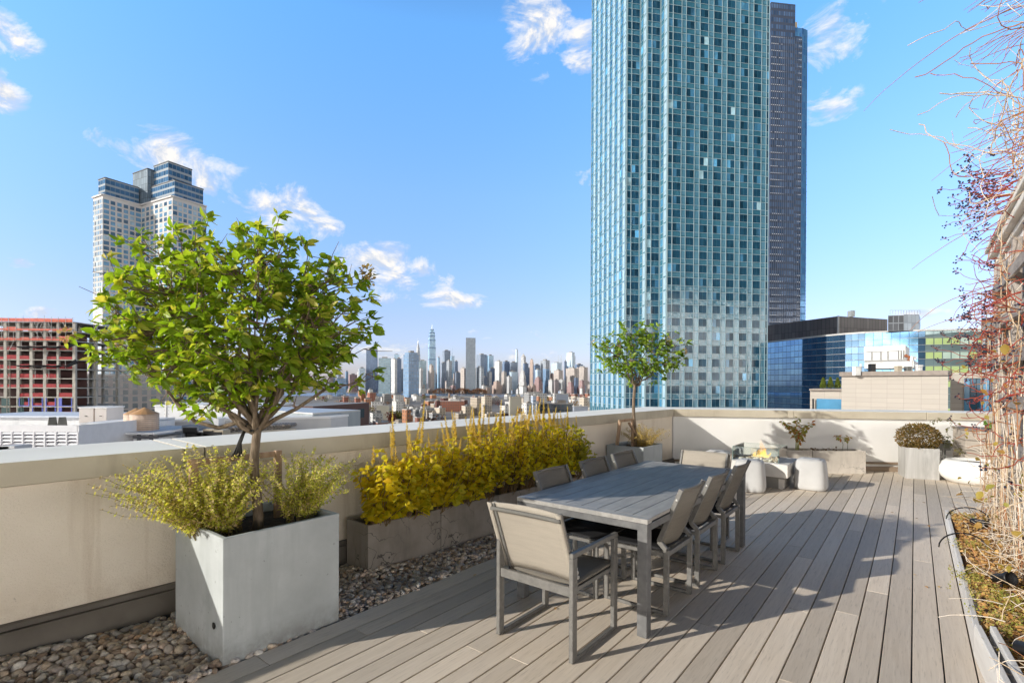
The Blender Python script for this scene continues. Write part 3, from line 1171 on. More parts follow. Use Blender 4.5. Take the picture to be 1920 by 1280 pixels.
cx_, cy_ = -.15 * CT, -.15 * ST            # crown leans a little to the left as seen from the table
small_tree(t1, (.0, 0, .60), (.0, .0, 1.30), (-.10 * CT, -.10 * ST, 1.93), .84, .71, .50, 22, 500, 9, .072, M_LEAF1, .034,
           blossoms=[((.58, .44, 2.33), 60), ((.50, .50, 2.29), 40), ((-.85, -.55, 1.83), 60), ((.2, .45, 2.42), 25), ((-.3, -.9, 1.86), 25), ((.45, .1, 2.1), 25)],
           low_arm=[[(0, 0, 1.27), (-.1, -.08, 1.335), (-.2, -.15, 1.30), (-.32, -.25, 1.34), (-.42, -.33, 1.47), (-.5, -.4, 1.62)],
                    [(0, 0, 1.28), (.09, .08, 1.36), (.2, .17, 1.43), (.36, .28, 1.56)]], twig_m=M_TWIG, lw=.25, deep=.66, seed=5)
M_LEAF2 = leafmat('far_tree_leaf', [(.13, .23, .016), (.20, .33, .022), (.28, .42, .03), (.36, .46, .05), (.15, .26, .02)], .45, .42, .4)
t2 = troot('corner_tree', 'small thin-crowned tree in the corner planter before the glass tower', 'tree', -3.46, 7.5)
small_tree(t2, (0, 0, .55), (0, .0, 1.62), (.06, .05, 2.05), .74, .56, .42, 12, 150, 6, .078, M_LEAF2, .028,
           blossoms=[((.62, .45, 2.12), 45), ((.42, .3, 2.3), 25), ((-.5, -.4, 2.25), 25)], twig_m=M_TWIG, deep=.42, seed=9)
# straps and stakes
sk = troot('stake_frame', 'brown timber stake frame behind the trunk in the large planter', 'tree stake', -3.55, 1.58)
mb = MB()
for y in (-.30, .24):
    MB().bb(-.02, .02, y - .022, y + .022, .6, 1.12).build('post', M_WOOD, sk, bevel=.003, seg=1)
MB().bb(-.0215, .0, -.33, .27, 1.075, 1.115).build('rail', M_WOOD, sk, bevel=.003, seg=1)
sr = troot('tree_strap', 'black ties from the stake frame up to the big tree fork', 'tree tie', -3.42, 1.57)
mb = MB()
for k, dx in enumerate((-.03, -.015, .0, .012)):
    mb.tube([(-.1 + dx, -.03 + dx, 1.10), (-.07 + dx * .6, -.035, 1.2), (-.012, -.02 + dx * .4, 1.30 + .01 * k)], .008, 6)
mb.tube([(.045 * math.cos(a), .03 + .045 * math.sin(a), 1.30 + .02 * math.sin(a)) for a in np.linspace(0, 2 * PI, 13)], .009, 6)
mb.build('strap', M_BLACK, sr)
sk = troot('stake_frame', 'small tilted timber stake frame in the corner planter', 'tree stake', -3.50, 7.38)
MB().bar((-.12, -.17, .58), (-.07, -.16, 1.02), .045, .045).build('post', M_WOOD, sk, bevel=.003, seg=1)
MB().bar((-.08, -.18, 1.03), (.02, .08, 1.045), .03, .04).build('rail', M_WOOD, sk, bevel=.003, seg=1)
MB().bar((.03, .09, .6), (.02, .1, 1.06), .04, .04).build('post', M_WOOD, sk, bevel=.003, seg=1)
MB().bar((-.0, .0, 1.0), (.07, .14, .8), .03, .03).build('brace', M_WOOD, sk, bevel=.003, seg=1)


# ---------------------------------------------------------------- shrubs made of leafy stems
def stems_plant(rt, n, spread, height, lean, lsize, lpairs, lm, sm, w=.24, start=.25, base_r=.06, cone=1., bias=(0, 0), tip=None, tipm=None, stem_r=.0022, droop=.3, whorl=False):
    mb = MB()
    P, D, S, TP, TD, TS = [], [], [], [], [], []
    for i in range(n):
        a = random.uniform(0, 2 * PI)
        rr = base_r * random.random() ** .5
        p = np.array((rr * math.cos(a), rr * math.sin(a), 0.))
        h = height * random.uniform(.6, 1.05)
        s = spread * random.random() ** cone
        e = np.array((s * math.cos(a) + bias[0] * random.random(), s * math.sin(a) + bias[1] * random.random(), h * (1 - .35 * s / max(spread, 1e-3) * lean)))
        c = curve(p, e, (-.15 * s * math.cos(a), -.15 * s * math.sin(a), random.uniform(-.06, .12) * h), 7, .028)
        mb.tube(c, [stem_r * (1 - .6 * j / 7) for j in range(8)], 4, cap=False)
        c = np.array(c)
        for j in range(lpairs):
            t = start + (1 - start) * (j + (0 if whorl else random.random() * .5)) / lpairs
            f = t * 7
            k = min(int(f), 6)
            q = c[k] + (c[k + 1] - c[k]) * (f - k)
            d = norm((c[k + 1] - c[k])[None])[0]
            az = random.uniform(0, PI)
            for g in ((0, PI / 2, PI, PI * 1.5) if whorl else (0, PI)):
                side = np.cross(d, (math.cos(az + g), math.sin(az + g), .2))
                P.append(q)
                D.append(norm(side[None])[0] + d * .45)
                S.append(lsize * random.uniform(.55, 1.25) * (1.1 - .35 * t))
        if tip:
            for j in range(tip):
                t = 1 - .32 * j / tip
                f = min(t * 7, 6.999)
                k = int(f)
                q = c[k] + (c[k + 1] - c[k]) * (f - k)
                for g in range(3):
                    v = rng.normal(0, 1, 3)
                    TP.append(q)
                    TD.append(v)
                    TS.append(lsize * random.uniform(.35, .6))
    mb.build('stem', sm, rt, True)
    X, Y, Z = frames(np.array(D), tolight(D), .35)
    tv, tf = leaf_tpl(w, droop, .2)
    scatter('foliage', tv, tf, P, X, Y, Z, S, lm, rt)
    if TP:
        X, Y, Z = frames(np.array(TD))
        tv, tf = leaf_tpl(.4, .1, .1)
        scatter('flower_tips', tv, tf, TP, X, Y, Z, TS, tipm, rt)['kind'] = 'stuff'


M_SH = leafmat('shrub_leaf', [(.58, .58, .07), (.74, .70, .12), (.44, .50, .06), (.84, .74, .24), (.64, .62, .12), (.86, .66, .42), (.7, .5, .3)], .5)
M_SHT = leafmat('pinkish_seedhead', [(.55, .40, .26), (.48, .42, .16), (.62, .48, .34)], .3)
M_STEM = mat('green_stem', (.20, .19, .06), (.26, .17, .09), .7, 12, 3)
p1 = troot('yellow_green_shrub', 'broad yellow-green shrub spilling over the front of the large planter', 'shrub', -3.46, 1.38, .64)
stems_plant(p1, 215, .52, .56, .75, .023, 19, M_SH, M_STEM, .32, .14, .15, .65, (-.18, -.18), 5, M_SHT, whorl=True)
p2 = troot('yellow_green_shrub', 'sparser yellow-green shrub right of the trunk in the large planter', 'shrub', -3.30, 1.84, .64)
stems_plant(p2, 95, .40, .52, .65, .021, 18, M_SH, M_STEM, .32, .2, .1, .7, (.02, .12), 5, M_SHT, whorl=True)
M_STRAW = leafmat('straw_leaf', [(.50, .32, .07), (.58, .42, .12), (.45, .36, .08), (.40, .24, .08)], .3)
p3 = troot('straw_shrub', 'golden straw-coloured shrub at the foot of the corner tree', 'shrub', -3.36, 7.60, .58)
stems_plant(p3, 110, .42, .42, .8, .03, 12, M_STRAW, mat('straw_stem', (.5, .36, .14), (.4, .26, .1)), .16, .2, .14, .6)

# yellow plants in the row of troughs
M_YEL = leafmat('golden_leaf', [(.68, .52, .012), (.84, .66, .02), (.92, .75, .04), (.46, .46, .02), (.88, .70, .03), (.95, .82, .14), (.62, .56, .03), (.80, .54, .03)], .6, .45, .35)
M_SPIKE = leafmat('flower_spike', [(.72, .52, .08), (.82, .64, .18), (.62, .40, .06)], .35)
ylab = ['first yellow plant, biggest leaves trailing over the bare trough end', 'yellow plant second from the front with tall thin spikes', 'third yellow plant from the front, over the first trough joint',
        'fourth yellow plant from the front, many orange flower spikes', 'fifth yellow plant, in the middle of the row', 'sixth yellow plant from the front, tall and dense',
        'seventh yellow plant, behind the near chair back', 'eighth yellow plant from the front, thick with spikes', 'ninth yellow plant, beside the second dark chair back', 'last and greenest yellow plant at the far end of the row']
LV = leaf_tpl(.36, .38, .25)
for i in range(10):
    b = 2.80 + i * .325
    n = -3.60 + .06 * (b - 2.63) - .06
    r = troot('yellow_plant', ylab[i], 'plant', n, b, .35, 0, 'yellow-leaved plants in the troughs')
    mb, sp_ = MB(), MB()
    P, D, S = [], [], []
    big = 1.3 if i < 3 else 1.05
    hh = (.68, .74, .74, .80, .84, .88, .87, .88, .82, .70)[i]
    for k in range(44):
        a = random.uniform(0, 2 * PI)
        s = random.uniform(.04, .29)
        h = hh * random.uniform(.5, 1.05) * (1 - .25 * s / .26)
        fr_ = .12 if (k < 8 and i < 4) else 0.
        e = np.array((s * math.cos(a) * .75 + fr_ + .05, s * math.sin(a), h if not fr_ else h * .45))
        p = np.array((.05 * math.cos(a), .1 * math.sin(a), 0))
        c = np.array(curve(p, e, (0, 0, .05), 6, .03))
        mb.tube(c, [.005 * (1 - .5 * j / 6) for j in range(7)], 5, cap=False)
        for j in range(7):
            t = (.24 if i < 4 else .34) + (.76 if i < 4 else .66) * (j + random.random() * .6) / 7.3
            f = min(t * 6, 5.99)
            q = c[int(f)] + (c[int(f) + 1] - c[int(f)]) * (f - int(f))
            az = random.uniform(0, PI)
            for g in (0, PI, PI / 2):
                v = np.array((math.cos(az + g), math.sin(az + g), random.uniform(-.35, .35)))
                P.append(q + v * .015)
                D.append(v)
                S.append(random.uniform(.035, .068) * big * (1.15 - .35 * t))
        for g in range(5):
            v = rng.normal(0, 1, 3)
            v[2] = abs(v[2]) * .5
            P.append(c[-1])
            D.append(v)
            S.append(random.uniform(.03, .055) * big)
    nsp = (4, 7, 7, 12, 11, 12, 13, 13, 11, 5)[i]
    for k in range(nsp):
        x, y = random.uniform(-.12, .12), random.uniform(-.18, .18)
        z0 = hh * random.uniform(.55, .9)
        L = random.uniform(.18, .34) + (.14 if (i == 1 and k < 3) or (i == 0 and k == 0) else 0)
        lx, ly = random.uniform(-.05, .05), random.uniform(-.06, .06)
        c = np.array([(x + lx * t, y + ly * t, z0 + L * t) for t in np.linspace(0, 1, 5)])
        QP, QD, QS = [], [], []
        nw = int(L / .011)
        for j in range(nw):
            t = .12 + .88 * j / nw
            q = c[0] + (c[-1] - c[0]) * t
            for g in range(5):
                az = g * 2 * PI / 5 + j
                QP.append(q)
                QD.append((math.cos(az), math.sin(az), .5))
                QS.append(.025 * (1.1 - .7 * t) * random.uniform(.7, 1.15))
        X, Y, Z = frames(np.array(QD))
        fs_ = scatter('flower_spike', *leaf_tpl(.38, .1, .15), QP, X, Y, Z, QS, M_SPIKE, r)
        MB().tube(c, [.0035, .003, .003, .0025, .001], 5, cap=False).build('stalk', M_SPIKE, fs_)
    mb.build('stem', mat('brown_green_stem', (.16, .12, .04), (.22, .13, .06), .7, 10, 3), r, True)
    X, Y, Z = frames(np.array(D), tolight(D, 1.), .3)
    scatter('foliage', *LV, P, X, Y, Z, S, M_YEL if i < 9 else leafmat('olive_gold_leaf', [(.42, .38, .03), (.58, .48, .05), (.32, .34, .03), (.66, .54, .08)], .45), r)

# boxwood dome
M_BOX = leafmat('bronzed_box_leaf', [(.20, .115, .03), (.28, .16, .045), (.12, .105, .025), (.34, .20, .06), (.10, .085, .02), (.25, .19, .06)], .2, .5, .3)
r = troot('clipped_bush', 'brown-green clipped dome bush in the square zinc planter', 'bush', .06, 11.40, .5)
P, D = [], []
for i in range(4200):
    v = norm(rng.normal(0, 1, (1, 3)))[0]
    q = random.random() ** .22
    e = np.array((.33, .31, .235)) * (1 + .05 * math.sin(v[0] * 9 + v[2] * 7))
    p = v * e * q + np.array((0, 0, .20))
    if p[2] < -.02:
        continue
    P.append(p)
    D.append(v + rng.normal(0, .7, 3))
X, Y, Z = frames(np.array(D))
scatter('foliage', *leaf_tpl(.3, .1, .2), P, X, Y, Z, rng.uniform(.022, .04, len(P)), M_BOX, r)
MB().tube([(0, 0, -.03), (0, 0, .2)], .03, 8).build('trunk', M_BARK, r)


# two plants in the back troughs
def leafy_spray(rt, stalks, lm, lsize, nl, sm, w=.3, low=.35, rad=.005):
    mb = MB()
    P, D, S = [], [], []
    for st_ in stalks:
        c = np.array(st_, float)
        mb.tube(c, [rad * (1 - .6 * i / len(c)) for i in range(len(c))], 5)
        for _ in range(nl):
            t = low + (1 - low) * random.random() ** .7
            f = min(t * (len(c) - 1), len(c) - 1.001)
            q = c[int(f)] + (c[int(f) + 1] - c[int(f)]) * (f - int(f))
            v = rng.normal(0, 1, 3)
            v[2] = v[2] * .4 - .3
            P.append(q + norm(v[None])[0] * .02)
            D.append(v)
            S.append(lsize * random.uniform(.6, 1.2))
    mb.build('stem', sm, rt, True)
    X, Y, Z = frames(np.array(D))
    scatter('foliage', *leaf_tpl(w, .3, .2), P, X, Y, Z, S, lm, rt)


def along(t, o):                           # terrace point t along, o into the far trough row
    return FB[0] + BD[0] * t - BD[1] * o, FB[1] + BD[1] * t + BD[0] * o


M_RED = leafmat('turning_leaf', [(.30, .30, .06), (.42, .36, .09), (.22, .26, .05), (.55, .22, .08), (.5, .14, .06), (.36, .34, .1)], .35)
n_, b_ = along(-1.17, .12)
r = troot('red_tipped_plant', 'tall plant with yellow-green and reddish leaves behind the fire table', 'plant', n_, b_, .37, YB)
leafy_spray(r, [[(0, 0, 0), (.0, 0, .2), (-.06, 0, .38), (-.26, -.02, .58)], [(.02, 0, 0), (.03, .02, .25), (.0, .02, .46), (.04, 0, .61)], [(.03, 0, 0), (.06, 0, .22), (.13, 0, .4), (.26, -.02, .53)],
                [(0, .02, 0), (.01, .02, .3), (-.14, .02, .5)], [(.02, 0, 0), (.08, .03, .3), (.17, .03, .5)], [(.01, 0, 0), (.04, -.03, .2), (.09, -.03, .36)]],
            M_RED, .075, 34, mat('pale_green_stem', (.42, .42, .16), (.34, .36, .12)), .3, .42, .008)
n_, b_ = along(-.34, .14)
r = troot('small_sprig', 'small two-stemmed plant at the right end of the pale trough', 'plant', n_, b_, .37, YB)
leafy_spray(r, [[(0, 0, 0), (.01, 0, .15), (-.04, 0, .26), (-.1, 0, .31)], [(.09, 0, 0), (.09, 0, .14), (.06, 0, .24), (.1, 0, .28)]], M_RED, .06, 26, mat('grey_stem', (.3, .28, .22)), .35, .6, .006)
n_, b_ = along(-.72, .13)
r = troot('dry_stalk', 'low dried stalks lying in the middle of the pale trough', 'plant', n_, b_, .37, YB)
leafy_spray(r, [[(0, 0, 0), (.06, 0, .05), (.16, .02, .08)], [(-.05, 0, 0), (-.1, 0, .06), (-.16, 0, .07)], [(.2, 0, 0), (.24, 0, .07)], [(-.3, 0, 0), (-.38, 0, .05)]],
            leafmat('dead_leaf', [(.16, .09, .05), (.26, .15, .08), (.1, .07, .04)], .2), .05, 12, mat('grey_stem', (.3, .28, .22)), .35, .1, .004)
# trailing plant and green tuft on the slatted box
r = troot('trailing_plant', 'thin trailing plant drooping from the slatted box over the wall', 'plant', .72, 11.72, .86, R(12))
leafy_spray(r, [[(0, 0, 0), (-.16, -.05, .09), (-.3, -.1, .15), (-.46, -.12, .17), (-.56, -.14, .08)], [(-.22, -.06, .12), (-.3, -.1, -.05), (-.3, -.12, -.25)], [(-.3, -.12, -.1), (-.22, -.14, -.25), (-.14, -.16, -.38)]],
            leafmat('olive_leaf', [(.12, .13, .03), (.2, .18, .05), (.16, .12, .05)], .3), .055, 22, mat('grey_stem', (.3, .28, .22)), .28, .1, .004)
r = troot('green_tuft', 'bright green tuft on top of the slatted box beside the vine', 'plant', 1.0, 11.75, .86)
leafy_spray(r, [[(0, 0, 0), (random.uniform(-.1, .1), random.uniform(-.1, .1), .14)] for _ in range(8)], leafmat('fresh_leaf', [(.14, .26, .03), (.2, .33, .05), (.1, .2, .03)], .4), .05, 14, mat('grey_stem', (.3, .28, .22)), .35, .2, .004)
# ---------------------------------------------------------------- white brick wall, trellis, dried creeper, planting bed
def brickmat():
    s = NT('white_painted_brick')
    uv = s.n('TexCoord').outputs['UV']
    br = s.n('TexBrick', {'Vector': uv, 'Color1': (.86, .82, .77, 1), 'Color2': (.74, .67, .60, 1), 'Mortar': (.52, .47, .42, 1), 'Scale': 1., 'Mortar Size': .006, 'Brick Width': .21, 'Row Height': .07})
    c = s.mix(s.maprange(s.noise(s.obj(), 4, 6), .5, .68, 0, .7), br.outputs[0], (.55, .44, .35))
    s.base(c, .9, 0, .15)
    s.bump(s.math('ADD', br.outputs[1], s.math('MULTIPLY', s.noise(s.obj(), 50, 4), -.6)), -.5, .006)
    return s.m


M_BRICK = brickmat()
M_CORN = mat('cornice_stone', (.80, .76, .69), (.68, .62, .54), .85, 3, 6, bump=.2, bsc=40)
M_BEIGE = mat('beige_render', (.56, .46, .36), (.63, .53, .43), .9, 4, 6, bump=.3, bsc=60)
wr = troot('brick_wall', 'white painted brick wall with stone cornice behind the creeper', 'wall', 0, 0)
mb = MB()
q = [(.88, 2.), (1.5, 2.), (1.5, 8.3), (.88, 8.3)]
mb.add([(.80, 8.3, 0), (.80, 4.6, 0), (.80, 4.6, 3.1), (.80, 8.3, 3.1)], [(0, 1, 2, 3)], 0, [((0, 0), (3.7, 0), (3.7, 3.1), (0, 3.1))])
mb.bb(.805, 1.6, 4.6, 8.3, 0, 3.1)
mb.build('brickwork', M_BRICK, wr)
mb = MB()
for z0, z1, o_ in ((3.101, 3.16, .04), (3.16, 3.24, .10), (3.24, 3.29, .13), (3.29, 3.62, .02)):
    mb.bb(.80 - o_, 1.7, 4.6, 8.62 + o_ * .4, z0 + .0005, z1)
mb.build('cornice', M_CORN, wr, bevel=.01)
MB().bb(.75, 1.6, 8.302, 8.6, 0, 3.1).build('corner_pier', M_BEIGE, wr, bevel=.01)

M_OLDW = mat('silvered_wood', (.24, .21, .19), (.36, .32, .29), .85, 1, 6, (20, 3, 20), bump=.5, bsc=4, spec=.2)
tr = troot('trellis', 'weathered grey wooden slat trellis carrying the dried creeper', 'trellis', 0, 0)
for b in (7.86, 6.75, 5.6, 4.4):
    MB().bb(.715, .785, b - .04, b + .04, 0, 3.0).build('post', M_OLDW, tr, bevel=.004, seg=1)
for z in (.28, .66, 1.06, 1.46, 1.86, 2.26, 2.66):
    mb = MB()
    mb.bar((.70, 3.6, z + random.uniform(-.01, .01)), (.70, 8.0, z + random.uniform(-.015, .015)), .026, .11)
    mb.build('slat', M_OLDW, tr, bevel=.003, seg=1)

M_CANE = mat('tan_cane', (.50, .36, .22), (.64, .50, .35), .8, 12, 4)
M_CANEP = mat('pale_dead_cane', (.74, .66, .56), (.60, .51, .41), .85, 12, 4)
M_CANER = mat('red_stalk', (.34, .03, .02), (.32, .09, .045), .6, 14, 3)
M_CANEO = mat('russet_cane', (.42, .20, .09), (.33, .14, .065), .75, 14, 3)
M_BERRY = mat('blue_black_berry', (.012, .014, .035), (.03, .03, .06), .35, 40, 2)
vr = troot('dried_creeper', 'leafless creeper with red stalks and dark berries over the trellis', 'vine', 0, 0)


def wander(p, d, n, step, bend, grav=0., d2=None):
    p = np.array(p, float)
    d = norm(np.array([d], float))[0]
    out = [p.copy()]
    for _ in range(n):
        d = d + rng.normal(0, bend, 3) + np.array((0, 0, -grav))
        if d2 is not None:
            d = d + np.array(d2)
        d = norm(d[None])[0]
        p = p + d * step
        out.append(p.copy())
    return out


wood, pale, red, rus = MB(), MB(), MB(), MB()
berries, dryleaf = [], []


def cluster(p, n=9, r=.045):
    for _ in range(n):
        q = np.array(p) + norm(rng.normal(0, 1, (1, 3)))[0] * r * random.random() ** .5
        red.tube([p, (np.array(p) + q) / 2 + rng.normal(0, .006, 3), q], [.0022, .0018, .0014], 4, cap=False)
        berries.append(q)


def cl_t(c):
    return c[int(len(c) * random.uniform(.5, .98))]


# climbing stems up the trellis and brick
for i in range(190):
    b = random.uniform(4.6, 8.15)
    n = random.uniform(.66, .79)
    z0 = random.choice((.05, .1, random.uniform(.2, 2.2)))
    c = wander((n, b, z0), (random.uniform(-.2, .2), random.uniform(-.8, .8), 1), random.randint(10, 34), .075, .36, -.07)
    c = [np.array((min(max(p[0], .62), .79), min(p[1], 8.25), p[2])) for p in c if p[2] < 3.15]
    if len(c) > 3:
        random.choice((wood, wood, pale, rus)).tube(c, [random.uniform(.0018, .0048)] * len(c), 5, cap=False)
# red stalks with berries standing off the trellis
for i in range(210):
    b = 8.15 - 3.2 * random.random() ** 1.3
    z = random.choice((random.uniform(.9, 3.2), random.uniform(1.5, 2.6)))
    c = wander((random.uniform(.6, .8), b, z), (-1, random.uniform(-.5, 1.), random.uniform(-.5, .5)), random.randint(3, 7), .055, .4)
    random.choice((red, red, rus)).tube(c, [.0046 - .002 * j / len(c) for j in range(len(c))], 4, cap=False)
    if random.random() < .36:
        cluster(c[-1], random.randint(3, 8), .04)
# long canes reaching out over the deck, high and low
for i in range(56):
    b = random.uniform(5.9, 7.2)
    z = random.uniform(3.25, 5.6)
    n0_ = random.uniform(.72, .86)
    L = random.randint(3, 7)
    c = wander((n0_, b, z), (-1, random.uniform(-.3, .25), random.uniform(-.55, .1)), L, .075, .13, .05)
    random.choice((rus, rus, red)).tube(c, [.0050 * (1 - .65 * j / len(c)) for j in range(len(c))], 4, cap=False)
    if random.random() < .25 and z < 3.9:
        cluster(c[-1], 5, .03)
for (b, z, L, dz) in ((6.9, 5.25, 17, .0), (6.8, 4.05, 9, -.1), (7.2, 3.45, 12, -.5), (7.6, 2.75, 12, -.35), (7.8, 2.4, 10, .1), (6.6, 5.6, 10, .15)):
    c = wander((.8, b, z), (-1, .1, dz + .1), L, .085, .05, .055)
    rus.tube(c, [.006 * (1 - .75 * j / len(c)) for j in range(len(c))], 5, cap=False)
for i in range(36):                        # berry sprays round the cornice
    b, z = random.uniform(6.7, 8.0), random.uniform(3.35, 3.9)
    c = wander((.78, b, z), (-1, random.uniform(-.2, .4), random.uniform(-.5, .35)), random.randint(6, 11), .055, .22)
    red.tube(c, [.0052 * (1 - .6 * j / len(c)) for j in range(len(c))], 4, cap=False)
    cluster(c[-1], random.randint(4, 9), .05)
    cluster(c[len(c) // 2], random.randint(3, 7), .05)
for i in range(26):                        # sprays below the cornice
    b, z = random.uniform(7.6, 8.3), random.uniform(1.7, 2.9)
    c = wander((.74, b, z), (-1, random.uniform(0, .5), random.uniform(-.5, .2)), random.randint(6, 11), .055, .25)
    red.tube(c, [.0048 * (1 - .6 * j / len(c)) for j in range(len(c))], 4, cap=False)
    cluster(c[-1], random.randint(4, 9), .05)
# vine mass above the cornice and along the wall head
for i in range(90):
    b, z = random.uniform(5.8, 7.4), 3.3 + 2.0 * random.random() ** 1.6
    c = wander((.84, b, z), (-.2, random.uniform(-1, 1), random.uniform(-.6, .8)), random.randint(6, 14), .09, .3)
    c = [np.array((min(p[0], .79), p[1], p[2])) for p in c]
    random.choice((wood, rus, pale)).tube(c, [random.uniform(.002, .005)] * len(c), 4, cap=False)
# pale tangle at the foot
for i in range(170):
    b, z = random.uniform(4.4, 8.0), .16 + .75 * random.random() ** 1.5
    c = wander((random.uniform(.6, .82), b, z), (-.3, random.uniform(-.8, .8), random.uniform(-.2, .9)), random.randint(3, 8), .055, .34, .05)
    c = [np.array((max(p[0], .24 - .2 * random.random()), p[1], max(p[2], .15))) for p in c]
    random.choice((pale, pale, wood)).tube(c, [.0036 * (1 - .6 * j / len(c)) for j in range(len(c))], 4, cap=False)
for i in range(170):                       # dry twigs lying through the bed
    b = random.uniform(3.0, 7.6)
    c = wander((random.uniform(.4, .8), b, .19 + .06 * random.random()), (random.uniform(-1, 1), random.uniform(-1, 1), random.uniform(0, .5)), random.randint(3, 8), .055, .3, .09)
    c = [np.array((min(max(p[0], .30), .84), p[1], max(p[2], .17))) for p in c]
    random.choice((pale, pale, wood, rus)).tube(c, [.0032 * (1 - .55 * j / len(c)) for j in range(len(c))], 4, cap=False)
for (n, b) in ((.4, 3.9), (.42, 4.2), (.5, 7.7)):     # long whips over the deck
    c = wander((n, b, .3), (-.9, -.4, .35), 5, .06, .1, .13)
    c = [np.array((p[0], p[1], max(p[2], .01))) for p in c]
    pale.tube(c, [.0035 * (1 - .6 * j / len(c)) for j in range(len(c))], 5, cap=False)
for nm, q, m in (('woody_stem', wood, M_CANE), ('dead_cane', pale, M_CANEP), ('red_stalk', red, M_CANER), ('russet_cane', rus, M_CANEO)):
    q.build(nm, m, vr, True)['kind'] = 'stuff'
k = len(berries)
I3 = np.tile(np.eye(3)[None], (k, 1, 1))
scatter('berries', ICO_V, ICO_F, berries, I3[:, 0], I3[:, 1], I3[:, 2], rng.uniform(.007, .011, k), M_BERRY, vr)['kind'] = 'stuff'
P, D = [], []
for i in range(120):
    P.append((random.uniform(.4, .78), random.uniform(4.5, 8.1), random.uniform(.2, 2.6) * random.random() ** .8))
    D.append(rng.normal(0, 1, 3) - (0, 0, .6))
X, Y, Z = frames(np.array(D))
scatter('leaf', *leaf_tpl(.36, .3, .2), P, X, Y, Z, rng.uniform(.04, .08, len(P)), leafmat('faded_leaf', [(.50, .38, .08), (.38, .30, .06), (.45, .22, .07), (.3, .3, .06)], .35), vr)['kind'] = 'stuff'

# planting bed
M_WBOARD = mat('peeling_white_board', (.74, .72, .69), (.58, .55, .52), .75, 1, 6, (6, .8, 6), stain=((.36, .33, .30), 3.5, .58), bump=.2, bsc=8)
bd = troot('planting_bed', 'narrow planting bed with peeling white board edge along the trellis', 'planting bed', 0, 0)
mb = MB()
MB().bb(.285, .315, 4.05, 7.72, 0, .17).build('edge_board', M_WBOARD, bd, bevel=.004)
MB().bb(.316, .34, 4.3, 5.2, 0, .15).build('edge_board', M_WBOARD, bd, bevel=.004)
MB().bar((.30, 4.05, .10), (.44, 2.2, .10), .03, .2).build('edge_board', M_WBOARD, bd, bevel=.004)
MB().bar((.365, 4.05, .105), (.50, 2.2, .105), .028, .21).build('edge_board', M_WBOARD, bd, bevel=.004)
MB().bb(.30, .84, 7.7205, 7.745, 0, .16).build('edge_board', M_WBOARD, bd, bevel=.004)
mb = MB()
nx, ny = 10, 90
vs, fs = [], []
for j in range(ny + 1):
    b = 2.2 + 5.5 * j / ny
    e = .33 if b > 4.05 else .38 + (4.05 - b) * .073
    for i in range(nx + 1):
        n = e + (.86 - e) * i / nx
        vs.append((n, b, .13 + .03 * math.sin(b * 5 + n * 9) + random.uniform(-.012, .012) + .05 * (i / nx)))
fs = [(j * (nx + 1) + i, j * (nx + 1) + i + 1, (j + 1) * (nx + 1) + i + 1, (j + 1) * (nx + 1) + i) for j in range(ny) for i in range(nx)]
mb.add(vs, fs)
mb.build('soil', mat('leafy_soil', (.20, .12, .07), (.34, .21, .12), .95, 22, 6, bump=.8, bsc=40, bdist=.02), bd, True)


def bedz(n, b):
    return .135 + .03 * math.sin(b * 5 + n * 9) + .05 * max(0, (n - .35) / .5)


P, D, S = [], [], []
for i in range(6800):
    b = 2.3 + 5.4 * random.random()
    e = .34 if b > 4.05 else .40 + (4.05 - b) * .073
    n = random.uniform(e, .84)
    P.append((n, b, bedz(n, b) + .012 + .03 * random.random()))
    D.append((random.gauss(0, 1), random.gauss(0, 1), random.gauss(0, .35)))
    S.append(random.uniform(.018, .05))
X, Y, Z = frames(np.array(D), None, .5)
lt = scatter('leaf_litter', *leaf_tpl(.3, .25, .3), P, X, Y, Z, S, leafmat('fallen_leaf', [(.56, .30, .10), (.70, .40, .13), (.78, .56, .24), (.40, .23, .10), (.76, .42, .12), (.80, .66, .40)], .2, .6, .2))
lt.rotation_euler.z = -TH
tag(lt, kind='stuff')
P, D, S = [], [], []
for (n, b, q, k) in ((.40, 7.35, .12, 50), (.38, 6.0, .12, 60), (.36, 5.35, .10, 30), (.40, 4.95, .16, 120), (.48, 4.6, .16, 120), (.38, 4.4, .12, 70), (.5, 4.2, .14, 70), (.42, 3.85, .1, 40), (.55, 3.7, .12, 50), (.30, 5.0, .08, 30)):
    for _ in range(int(k * .5)):
        x, y = random.gauss(n, q * .45), random.gauss(b, q)
        for j in range(9):
            P.append((x + random.gauss(0, .008), y + random.gauss(0, .008), bedz(x, y) + .02 + .006 * j))
            D.append((random.gauss(0, 1), random.gauss(0, 1), .7))
            S.append(random.uniform(.010, .020))
X, Y, Z = frames(np.array(D), None, .5)
gc = scatter('ground_cover', *leaf_tpl(.3, .1, .2), P, X, Y, Z, S, leafmat('stonecrop_leaf', [(.40, .40, .07), (.52, .48, .12), (.28, .32, .06), (.6, .48, .15), (.55, .34, .12)], .3))
gc.rotation_euler.z = -TH
tag(gc, kind='stuff')


def spot(label, n, b, yaw, tilt):
    r = troot('garden_spotlight', label, 'spotlight', n, b, .17, yaw, 'spotlights in the planting bed')
    mb = MB().at(0, 0, .07, 0, tilt)
    mb.lathe([(.02, -.06), (.034, -.05), (.036, .02), (.046, .05), (.048, .075), (.043, .076), (.036, .06), (.01, .058)], 20)
    mb.build('lamp_head', M_BLACK, r, True)
    MB().tube([(0, 0, -.05), (0, 0, .05)], .009, 8).build('spike', M_BLACK, r)


